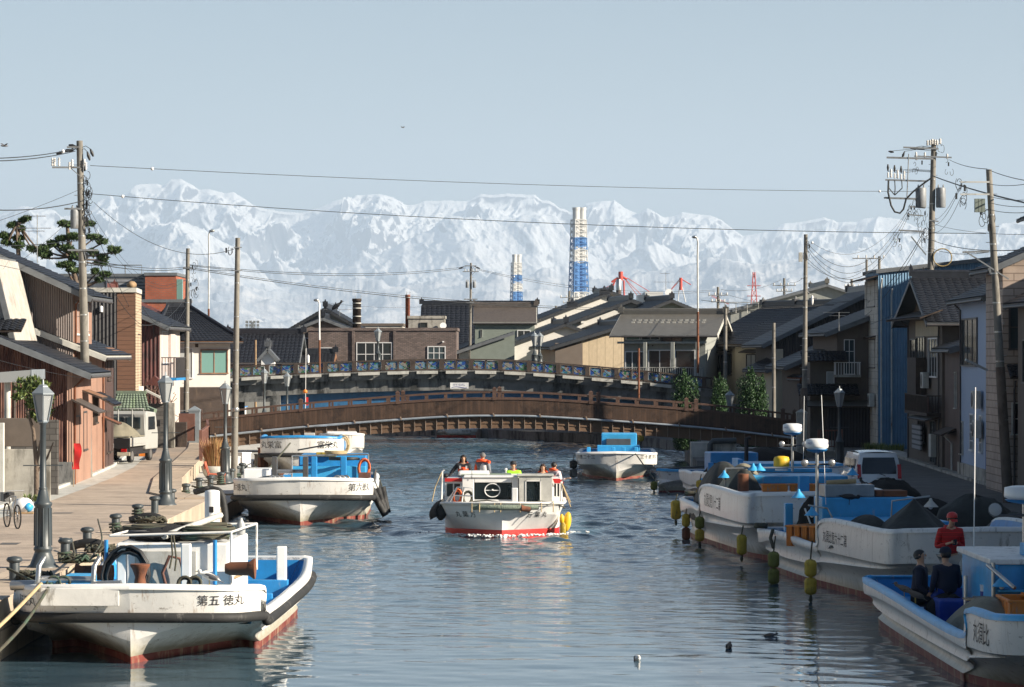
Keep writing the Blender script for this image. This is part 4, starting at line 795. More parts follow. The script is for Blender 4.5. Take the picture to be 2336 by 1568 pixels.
part_box(h, 'louvre_screen', 'louv', 'f', 4.6, 8.4, 1.3, 2.55, .25, .35); downpipe(h, 'f', .6, G2, 7.8); downpipe(h, 'f', 13.9, G2, 7.8); part_box(h, 'meter_box', 'conc_lt', 'f', 11.5, 12.4, 1.1, 2.2, .03, .3)
h = house('low_rust_house', 'dark red-brown corrugated house with a low tiled roof next to the pale blue house', (20.6,152.3), (20.4,145.2), 10, G2, [(0,6.4),(7,8.6)], 'y', 'brownwall', over=.6, gov=.3, ridge=False, wins=[('f',4.6,5.2,3.6,5.2,'conc_lt','glass',1,1)])
awning(h, 'f', 1.0, 5.0, 2.3, 2.6, .7, 'wood_dk', tile=False); downpipe(h, 'f', 3.9, G2, 2.3, 'pole_wh')
h = house('pale_blue_house', 'pale blue rendered house with tall shuttered window beside the thick dark pole', (20.3,145), (20.0,132.6), 9, G2, [(0,8.6),(4.5,10.6),(9,8.6)], 'y', 'stucco_lb', over=.55, gov=.3,
  wins=[('f',1.2,6.6,5.6,7.6,'frame_d','glass_b',3,1),('f',4.2,5.4,1.9,3.4,'frame_w','glass',2,4),('f',7.6,8.4,1.9,3.4,'frame_w','glass',2,4),('f',.5,1.3,1.6,3.0,'conc_lt','glass_b',1,3)])
aircon(h, 'f', 7.6, 3.75, s=1.3); aircon(h, 'f', 7.9, 2.5, s=1.3); downpipe(h, 'f', 1.0, G2, 8.4); part_box(h, 'door_strip', 'cl_blue', 'f', 9.8, 11.4, G2, 2.6, .02, .06)
part_box(h, 'plinth', 'concrete', 'f', 0, 12.4, G2, 1.2, .0, .12)
h = house('pink_sided_house', 'beige tile-clad house with black framed windows at the right edge of the picture', (19.55,132), (19.55,127.5), 12, G2, [(0,9.65),(6,12.3),(12,9.6)], 'y', 'pinksiding', over=.6, gov=.35,
  wins=[('r',.3,1.25,6.3,8.0,'frame_d','glass_b',2,2),('r',1.75,2.9,6.3,8.0,'frame_d','glass_b',2,2),('r',.4,1.1,2.9,4.1,'conc_lt','glass',2,2)])
awning(h, 'r', .15, 3.0, 5.1, 5.6, 1.0, 'tile', Wd=12); downpipe(h, 'r', .45, G2, 5.0); aircon(h, 'r', .7, .7, Wd=12, s=1.2); awning(h, 'r', .9, 3, 2.1, 2.25, .8, 'fascia', Wd=12, tile=False)
# ---- distant fillers behind the canal houses
FL = [(-40,300,9,7.5,'stucco_g'),(-29,330,9,7,'stucco_c'),(24,345,10,8,'stucco_w'),(40,330,10,8.5,'stucco_g'),(-52,320,10,7,'stucco_b'),(0,420,14,9,'stucco_g'),(-22,430,12,8,'stucco_w'),(36,240,9,7,'stucco_b')]
for i, (x, y, w_, z, m_) in enumerate(FL):
    house('distant_house', ['far grey house behind the louvred block','far cream house behind the red brick tower','far white house behind the grey hall','far grey house right of the grey hall','far brown house at the left skyline','far grey house behind the tall ridge','far white house behind the brick building','far brown house behind the ornate roof'][i], (x-w_/2, y), (x+w_/2, y), 8, .6, [(0,z-1.8),(4,z),(8,z-1.8)], 'y', m_, pitch=.6, group='distant houses')

# ---- the rest of the right bank row, to the right of the frame: its shade falls on the boats and the street
NR = [(20.0,126.5,118,9.8,'stucco_b'),(20.1,117,105,9.2,'stucco_g'),(20.0,104,92,9.0,'brownwall'),(20.2,91,78,9.4,'stucco_w'),(20.1,77,62,9.2,'stucco_b'),(20.2,61,46,9.0,'stucco_g')]
NL = ['brown house next to the beige tile-clad house, beyond the right edge','grey house two doors from the beige tile-clad house','brown corrugated house beyond the right edge','white house beyond the right edge of the picture','brown plastered house beyond the right edge','grey house nearest the camera beyond the right edge']
for (x, a, d, z, m_), l_ in zip(NR, NL): house('street_house', l_, (x, a), (x, d), 11, G2, [(0,z-1.6),(5.5,z+1.2),(11,z-1.6)], 'y', m_, group='houses along the right bank', wins=[('f',1.5,4,5,6.6,'frame_d','glass',2,1),('f',5.5,8,5,6.6,'frame_d','glass',2,1),('f',3,6,1.4,3,'frame_d','glass',3,1)])
BR_ = [(34,212,192,17.5),(34,191,180,17.5),(34,179.6,171.8,12.6),(35,171.5,154,16.5),(34.5,152,138,12.4),(34,136,120,12.0)]  # unseen second row, added with heights set to shade the right bank
for i, (x, a, d, z) in enumerate(BR_): house('added_shade_house', ['added unseen shade block behind the blue warehouse','added unseen shade block behind the warehouse flank','lower added unseen shade block behind the gap beside the tall pole','added unseen shade block behind the ornate tiled house','added unseen shade block behind the pale blue house','added unseen shade block behind the beige tile-clad house'][i], (x, a), (x, d), 10, G2, [(0,z-2.4),(5,z),(10,z-2.4)], 'y', ['stucco_g','stucco_c','stucco_b'][i % 3], group='added shade blocks of the second row')
# ================================================================ STREET LAMPS
def lamp(label, x, y, z, H=4.25, group='lantern street lamps', head=1.0):
    t = thing('street_lamp', label, 'street lamp', (x, y, z), random.uniform(0, .5), group)
    b = MB(); k = H/4.25
    b.lathe([(.36, 0), (.36, .05), (.30, .09), (.20, .35), (.19, .40), (.215, .42), (.215, .47), (.19, .50), (.185, 1.42*k), (.21, 1.44*k), (.21, 1.50*k), (.155, 1.53*k), (.10, 1.78*k), (.085, 1.80*k), (.105, 1.83*k), (.075, 1.86*k), (.068, H-.98), (.09, H-.96), (.09, H-.90)], n=16)
    for a in range(8): b.tube([(.195*math.cos(a*R(45)), .195*math.sin(a*R(45)), .52), (.188*math.cos(a*R(45)), .188*math.sin(a*R(45)), 1.38*k)], .018, 4)
    b.tube([(-.45,0,H-1.9),(.45,0,H-1.9)], .012, 4); b.build('post', M['lamp_post'], t)
    h = MB(); z0 = H-.90; z1 = H-.28
    h.lathe([(.12, z0-.03), (.14, z0), (.12, z0+.03)], n=6, sm=False)
    for a in range(6):
        a_ = 2*math.pi*(a+.5)/6; h.beam((.125*math.cos(a_), .125*math.sin(a_), z0), (.255*math.cos(a_), .255*math.sin(a_), z1), .028, .028)
        b_ = 2*math.pi*(a+1.5)/6; h.beam((.255*math.cos(a_), .255*math.sin(a_), z1), (.255*math.cos(b_), .255*math.sin(b_), z1), .03, .03)
    h.lathe([(.29, z1), (.29, z1+.03), (.13, z1+.17), (.12, z1+.19), (.09, z1+.22), (.03, z1+.23), (.02, z1+.34)], n=6, sm=False)
    hd = h.build('lantern_head', M['lamp_head'], t); g = MB(); g.lathe([(.115, z0+.02), (.24, z1)], n=6, sm=False); g.build('lantern_glass', M['lamp_glass'], hd)
    return t
lamp('nearest black lantern lamp on the left quay behind the moored white workboat', -10.7, 73, 1.2)
lamp('second lantern lamp along the left quay, middle of the paved street', -11.15, 103, 1.2)
lamp('third lantern lamp on the lower left landing beside the bare concrete pole', -12.1, 135, .65)
lamp('lantern lamp seen above the footbridge left of a shorter looking one', wx(603, 196), 196, 1.0-.05, 4.25)
lamp('lantern lamp in front of the left end of the blue girder', wx(655, 212), 212, .6)
lamp('lantern lamp on the road bridge in front of the brick building window', wx(862, 216), 216.2, 5.3-.1, 2.65)
lamp('left one of the lantern pair standing close together on the road bridge', wx(1219.5, 216), 216.2, 5.2, 2.35)
lamp('right one of the lantern pair standing close together on the road bridge', wx(1231.5, 218), 218.5, 5.1, 2.45)
lamp('right bank lantern lamp in front of the dark shopfront', wx(1915, 152), 152, .55, 3.95)
lamp('pale blue headed lantern between the right bank hedges', wx(1665, 182), 182, .9, 3.1)
def tall_light(name, label, x, d, zt, zb=4.8, m='pole_wh', side=1, r=.05):
    t = thing(name, label, 'street light', (wx(x, d), d, zb)); b = MB(); H = zt-zb
    b.tube([(0,0,0), (0,0,H*.45)], r*1.35, 8, mi=1); b.tube([(0,0,H*.45), (.02*side,0,H*.85), (.0,0,H-.35), (side*.05,0,H-.12), (side*.2,0,H-.02)], r, 8); b.build('post', [M[m], M['rust']], t)
    h = MB(); h.ell((side*.22,0,H-.03), (.19,.14,.10), 10, 6); h.build('lamp_head', M['steel'], t)
tall_light('tall_street_light', 'tall thin curved street light at the left end of the road bridge', 476, 214, wz(526, 214))
tall_light('tall_street_light', 'white slim street light in front of the brown annex', 729, 214, wz(684, 214), m='white', side=-1, r=.055)
tall_light('tall_street_light', 'tall thin street light with rusty foot at the right end of the road bridge', 1592, 214, wz(540, 214), side=-1, r=.06)
b = thing('footlight_post', 'thin dark rusty post rising behind the right half of the footbridge', 'post', (wx(1457, 200), 200, 1)); q = MB(); q.tube([(0,0,0),(0,0,wz(795,200)-1)], .07, 8); q.build('post', M['rust'], b)
b = thing('marker_post', 'short white topped post on the road bridge beside the slim white light', 'post', (wx(703, 216), 216, 5.2)); q = MB(); q.lathe([(.09,0),(.09,.75),(.03,.82)], n=8); q.build('post', M['white'], b)
b = thing('floodlight_mast', 'far lattice stadium floodlight mast left of the white gabled house', 'floodlight', (wx(576, 520), 520, .6)); q = MB(); q.tube([(0,0,0),(0,0,wz(735,520)-.6)], .22, 8); q.build('mast', M['white'], b)
q = MB(); zt = wz(735, 520)-.6
for i in range(4):
    for k in range(3): q.cbox((-.9+i*.6, -.2, zt-k*.55), (.42, .3, .42))
q.build('floodlight_bank', M['steel'], b)
# ================================================================ UTILITY POLES
def rung(b, H, r, z0=2): pass
def pole(label, x0, y0_, zb, H, lean=0, r0=.17, r1=.10, m='pole', bands=6, group='utility poles', name='utility_pole', steps=True):
    t = thing(name, label, 'utility pole', (x0, y0_, zb), 0, group); b = MB(); n = 6
    b.tube([(lean*k/n, 0, H*k/n) for k in range(n+1)], [r0+(r1-r0)*k/n for k in range(n+1)], 12); b.build('pole', M[m], t)
    if bands:
        for k in range(bands): b = MB(); z = H*(.25+.7*k/bands); rr = r0+(r1-r0)*z/H+.008; b.lathe([(rr, z), (rr, z+.05)], (lean*z/H, 0, 0), 12); b.build('pole_band', M['steel'], t)
        if steps:
            z = H*.3; k = 0
            while z < H-.5: b = MB(); b.tube([(lean*z/H-.0, 0, z), (lean*z/H+(.26 if k % 2 else -.26), 0, z)], .012, 4); b.build('foot_peg', M['steel'], t); z += .6; k += 1
    return t
def arm(t, x, z, L, side=0, w=.07, m='transf', y=-.14, tilt=0): 
    b = MB(); x0 = x-L/2+side*L/2; b.beam((x0, y, z-tilt/2), (x0+L, y, z+tilt/2), w, w)
    if L > .8: b.beam((x, y, z-.35), (x+side*.4 if side else x+.4, y, z), .03, .03)
    b.build('crossarm', M[m], t); return x0, x0+L
def ins(t, x, z, h=.18, r=.05, y=-.14, dn=False, m='insul'):
    b = MB(); s_ = -1 if dn else 1; prof = [(r*.5, 0)]
    for k in range(3): prof += [(r, s_*h*(k+.3)/3), (r*.55, s_*h*(k+.8)/3)]
    prof += [(r*.6, s_*h)]; b.lathe(prof, (x, y, z), 8); b.build('insulator', M[m], t)
def transf(t, x, z, r=.24, h=.85, y=-.05, box=False):
    b = MB()
    if box: b.box((x-r, y-r, z), (x+r, y+r, z+h))
    else: b.lathe([(r*.92, 0), (r, .04), (r, h-.06), (r*.9, h)], (x, y, z), 14); 
    for a in (-.5, .5): b.lathe([(.04, h), (.05, h+.08), (.02, h+.18)], (x+a*r, y, z), 6)
    b.build('transformer', M['transf'], t)
def clutter(t, x, z, n=5, r=.3, y=-.1, m='wire'):      # loops of cable and joint boxes
    b = MB()
    for k in range(n):
        cx_, cz = x+random.uniform(-r, r)*.6, z+random.uniform(-r, r); rr = random.uniform(.1, .28); a0 = random.uniform(0, 6)
        b.tube([(cx_+rr*.5*math.cos(a0+a), y+random.uniform(-.04,.04), cz+rr*math.sin(a0+a)) for a in np.linspace(0, 4.6, 9)], .012, 4)
    for k in range(max(1, n//3)): b.cbox((x+random.uniform(-.2,.2), y, z+random.uniform(-r, r)), (.07,.07,.22))
    b.build('cable_loops', M[m], t)
def sleeve(t, x, z, dx, dz): b = MB(); ax_ = -.25 if t.location.x < 0 else .38; b.tube([(x, -.12, z), ((x+ax_)/2, -.1, z+.12), (ax_, -.05, z+.05)], .012, 4); b.tube([(x, -.12, z), (x+dx*.5, -.12, z+dz*.5), (x+dx, -.12, z+dz)], [.03, .075, .035], 6); b.build('cable_sleeve', M['hose'], t)
# P1 left big pole
d = 127.0; P1 = pole('tall leaning concrete power pole among the left houses with transformer', wx(203, d), 126.6, 1.15, wz(323, d)-1.15, -.32, .20, .125, bands=9)
def px(t, x, y, d): return (wx(x, d)-t.location.x, wz(y, d)-t.location.z)
a = px(P1, 150, 384, d); arm(P1, -.28, a[1], 1.1, -1)
for x in (124, 129, 139): q = px(P1, x, 381, d); ins(P1, q[0], q[1], .33, .055)
arm(P1, -.3, px(P1, 0, 338, d)[1], .5, -1)
for (x, y, dx, dy_) in ((165,343,-.28,-.1),(150,348,-.3,-.1),(178,336,-.3,.05),(172,345,-.25,-.03),(210,342,.12,-.3),(203,348,.1,-.35)): q = px(P1, x, y, d); sleeve(P1, q[0], q[1], dx, dy_)
for (x, y) in ((200,372),(197,365),(163,372),(169,366)): q = px(P1, x, y, d); ins(P1, q[0], q[1], .3, .06, dn=True)
q = px(P1, 175, 523, d); transf(P1, q[0]-.02, q[1], .17, .75)
for (y, n_) in ((400,3),(430,3),(455,7),(470,7),(490,5),(520,4),(585,4)): q = px(P1, 195, y, d); clutter(P1, q[0]+.12, q[1], n_, .25)
arm(P1, -.2, px(P1, 0, 478, d)[1], .7, -1); arm(P1, -.05, px(P1, 0, 572, d)[1], 1.2, -.2)
# P2
d = 187.0; P2 = pole('second wooden toned pole behind the second lantern lamp', wx(424, d), d, 1.0, wz(567, d)-1.0, .12, .17, .11, bands=6)
for y in (610, 640, 665): q = px(P2, 431, y, d); clutter(P2, q[0]+.3, q[1], 4, .3)
arm(P2, .1, px(P2, 0, 612, d)[1], .5)
# P4
P4 = pole('bare pale concrete pole standing on the left landing before the footbridge', wx(534, 140), 140, .65, wz(543, 140)-.65, .16, .155, .105, bands=5, steps=False)
for y in (565, 618): q = px(P4, 543, y, 140); arm(P4, q[0], q[1], .36, 0, .04); 
q = px(P4, 527, 570, 140); clutter(P4, q[0], q[1], 2, .15); q = px(P4, 536, 935, 140); b = MB(); b.lathe([(.17,-.08),(.19,0),(.17,.08)], (q[0]+.02,0,q[1]), 10); b.build('pole_band', M['steel'], P4)
pole('thin timber pole in front of the low dark tiled roof', wx(583, 228), 228, 1, wz(776, 228)-1, 0, .09, .07, 'wood', bands=0)
pole('dark drain-like pole in front of the brick building', wx(947*0+800, 243)-.0, 243.6, 1, wz(840, 243)-1, 0, .05, .05, 'black', bands=0) if False else None
# P7 centre pole
d = 259.0; P7 = pole('central power pole with two grey transformers before the temple roof', wx(1071, d), d, .6, wz(600, d)-.6, .12, .12, .08, bands=4)
for (y, L) in ((607, .9), (620, 1.3), (683, 1.1), (691, .8)): arm(P7, .1, px(P7, 0, y, d)[1], L)
for x in (1061, 1068, 1079, 1086): q = px(P7, x, 619, d); ins(P7, q[0], q[1], .16, .05)
for x in (1066, 1082): q = px(P7, x, 657, d); transf(P7, q[0], q[1], .14, .5)
for (x, s_) in ((1058, -1), (1084, 1)): q = px(P7, x, 609, d); sleeve(P7, q[0], q[1], s_*.4, -.15)
q = px(P7, 1078, 700, d); clutter(P7, q[0], q[1], 4, .4)
for (lb, x, d, yt, L) in (('small distant pole with crossarm left of the tallest ridge', 1299, 360, 664, 2.1), ('smaller distant pole low beside the long tiled roof', 1268, 380, 698, 1.9), ('far pole with paired transformers behind the balcony house', 1638, 290, 655, 1.8), ('far pole with many insulators right of the beige houses', 1789, 330, 635, 2.4), ('far pole above the black gable house', 1943, 300, 637, 1.4)):
    t = pole(lb, wx(x, d), d, .6, wz(yt, d)-.6, 0, .15, .12, bands=0)
    for k in (0, 1):
        z = wz(yt, d)-.75-k*.6-.6; arm(t, 0, z, L*(1-.3*k), 0, .09)
        for q in (-.45, -.15, .15, .45): ins(t, q*L*(1-.3*k), z, .25, .08)
    if x == 1638: transf(t, -.45, z-1.6, .2, .9); transf(t, .45, z-1.6, .2, .9)
P10 = pole('grey concrete pole right of the balcony house', wx(1654, 196), 196, .6, wz(704, 196)-.6, .03, .13, .10, bands=2, steps=False)
P11 = pole('short brown pole beside the right hedge', wx(1765, 186), 186, .6, wz(737, 186)-.6, 0, .12, .10, 'pole', bands=3, steps=False)
P12 = pole('tall two-part pole at the right end of the footbridge with small box', wx(1834, 172), 172, .55, wz(535, 172)-.55, .1, .16, .10, 'pole', bands=5)
b = MB(); b.lathe([(.19,0),(.19,3.6),(.17,3.7)], n=12); b.build('pole_base', M['pole_br'], P12); q = px(P12, 1826, 587, 172); b = MB(); b.cbox((q[0],-.1,q[1]), (.2,.2,.5)); b.build('control_box', M['conc_lt'], P12)
for y in (560, 575): q = px(P12, 1843, y, 172); clutter(P12, q[0], q[1], 3, .25)
d = 157.0; t = thing('insulator_bulb', 'white hanging lamp bulb on the tall pole wires at the right bank', 'lamp', (wx(1853, 170), 170, wz(685, 170))); b = MB(); b.ell((0,0,0), (.07,.07,.27), 8, 8); b.build('bulb', M['white'], t); b = MB(); b.tube([(0,0,.2),(-.3,0,.5)], .015, 4); b.build('bracket', M['steel'], t)
mm('hoop', (.30,.22,.09), .6)
# P13 big right pole
d = 177.0; P13 = pole('tallest power pole on the right bank with many crossarms and two transformers', wx(2113, d), d, .55, wz(319, d)-.55, .42, .25, .14, 'pole', bands=9)
def p13(x, y): return px(P13, x, y, d)
for (xa, xb, y, w_) in ((2060,2140,337,.09),(2022,2128,360,.1),(2085,2170,357,.08),(2019,2112,411,.09),(2016,2108,452,.1),(2075,2110,472,.07),(2070,2106,490,.07),(2050,2108,526,.09),(2118,2140,503,.07)):
    a, b_ = p13(xa, y), p13(xb, y+3); b = MB(); b.beam((a[0],-.15,a[1]), (b_[0],-.15,b_[1]), w_, w_); b.build('crossarm', M['transf'], P13)
for (x, y) in ((2115,333),(2121,332),(2126,330),(2132,332),(2137,332),(2144,329)): q = p13(x, y); ins(P13, q[0], q[1], .3, .08)
for (x, y) in ((2032,406),(2047,408),(2062,410)): q = p13(x, y); ins(P13, q[0], q[1], .48, .075); q = p13(x-7, y); ins(P13, q[0], q[1], .3, .06); sleeve(P13, q[0], q[1]+.35, 0, .4)
for (x, y) in ((2089,359),(2090,366),(2160,363),(2109,360)): q = p13(x, y); ins(P13, q[0], q[1], .28, .07)
a = p13(2072, 352); b_ = p13(2068, 450); b = MB(); b.tube([(a[0],-.2,a[1]), (b_[0],-.2,b_[1])], .03, 5); b.build('conduit', M['transf'], P13)
q = p13(2103, 474); transf(P13, q[0]-.05, q[1], .30, 1.1, y=-.0); q = p13(2146, 474); transf(P13, q[0], q[1], .27, 1.1)
for (x, y, dx, dy_) in ((2075,343,.5,.0),(2090,344,.45,.0),(2026,350,.3,-.05),(2063,350,-.15,-.4)): q = p13(x, y); sleeve(P13, q[0], q[1]+.1, dx, dy_)
for (y, x, n_) in ((480,2080,5),(490,2078,6),(510,2116,6),(525,2120,6),(540,2112,5),(345,2140,4),(375,2160,3),(380,2095,4),(550,2050,5),(620,2108,3),(500,2105,4)): q = p13(x, y); clutter(P13, q[0], q[1], n_, .45)
def pxw(d, *pts): return [(wx(x, d), d-.2, wz(y, d)) for x, y in pts]
cab = MB()
L_ = P13.location
def loc(pts): return [(p[0]-L_.x, p[1]-L_.y, p[2]-L_.z) for p in pts]
cab.tube(loc(pxw(177, (2026,412),(2025,440),(2032,470),(2040,484),(2052,487),(2060,478),(2066,455),(2082,438),(2105,420),(2122,408))), .055, 6)
for x in (2026, 2040, 2056): cab.tube(loc(pxw(177, (x,412),(x+1,430),(2040,446))), .03, 5)
cab.build('thick_cable', M['wire'], P13)
b = MB(); b.tube(loc(pxw(177, *[(2149+21*math.cos(a), 588+20*math.sin(a)) for a in np.linspace(0, 2*math.pi, 25)])), .035, 5); b.build('cable_hoop', M['hoop'], P13)
b = MB(); a, b_ = p13(2078, 540), p13(2112, 582); b.beam((a[0],-.1,a[1]), (b_[0],-.1,b_[1]), .07, .07); b.build('brace', M['steel'], P13)
# P14
d = 119.0; P14 = pole('leaning pole with grey box nearest the right edge of the picture', wx(2300, d), d, .5, wz(387, d)-.5, -.72, .19, .11, 'pole', bands=8)
b = MB(); b.tube([(0,0,0), (-.30,0,5.1)], [.20,.175], 12); b.build('pole_sleeve', M['pole_br'], P14)
def p14(x, y): return px(P14, x, y, d)
for (y, xa) in ((416,2190),(444,2190)): a, b_ = p14(xa, y), p14(2256, y); b = MB(); b.beam((a[0],-.12,a[1]), (b_[0],-.12,b_[1]), .06, .06); b.build('crossarm', M['pole_wh'], P14)
for k in range(3): a = p14(2225+k*8, 485); b = MB(); b.box((a[0]-.055,-.3,a[1]), (a[0]+.06,-.1,a[1]+.5)); b.build('meter_box', M['stucco_gr'], P14)
for (x, y, n_) in ((2192,425,4),(2192,455,3),(2245,492,5),(2258,510,4)): q = p14(x, y); clutter(P14, q[0], q[1], n_, .2)
a, b_ = p14(2195, 576), p14(2255, 574); b = MB(); b.beam((a[0],-.1,a[1]), (b_[0],-.1,b_[1]), .07, .07); b.beam((a[0]+.15,-.1,a[1]), (.0,-.1,a[1]-1.0), .05, .05); b.build('crossarm', M['transf'], P14)
b = MB(); a = p14(2290, 848); b.cbox((a[0]-1.05,-.2,a[1]+.25), (.9,.2,.08), ry=.45); b.build('tube_light', M['lamp_glass'], P14)
t = pole('pair of slim poles above the blue warehouse roof', wx(2006, 240), 240, .6, wz(585, 240)-.6, 0, .12, .1, bands=0); arm(t, -.6, wz(590, 240)-.6, 2.2, -.3, .08)
for q in (-1.6,-1.0,-.4,.3): ins(t, q, wz(590,240)-.6, .25, .07)
t = pole('shorter slim pole left of the paired poles above the warehouse', wx(1977, 238), 238, .6, wz(592, 238)-.6, 0, .1, .09, bands=0)
def antenna(label, x, d, yt, yb, arms):
    t = thing('tv_antenna', label, 'antenna', (wx(x, d), d, wz(yb, d)), 0, 'television antennas'); b = MB(); H = wz(yt, d)-wz(yb, d); b.tube([(0,0,0),(0,0,H)], .02, 4)
    for (k, L) in arms:
        b.tube([(-L*.6,0,H*k),(L*.4,0,H*k)], .014, 4)
        for q in np.linspace(-L*.6, L*.4, 6): b.tube([(q,-.2,H*k),(q,.2,H*k)], .008, 3)
    b.build('mast', M['steel'], t); return t
antenna('thin television antenna between the two pines at upper left', 85, 140, 490, 600, [(.97, .9), (.72, 1.5), (.66, .8)])
t = antenna('television antenna with small white dish behind the grey gable', 1519, 262, 622, 690, [(.97, .8), (.68, 1.7)]); b = MB(); b.lathe([(.02,0),(.22,.05),(.33,.12)], (.25,-.1,.75), 12, M=Matrix.Rotation(R(80),3,'X')); b.build('satellite_dish', M['white'], t)
antenna('television antenna on the white gabled house', 775, 258, 706, 722, [(.95, 2.6)])
antenna('television antenna right of the tall two-part pole', 1914, 185, 712, 755, [(.97, 1.5), (.8, .9)])
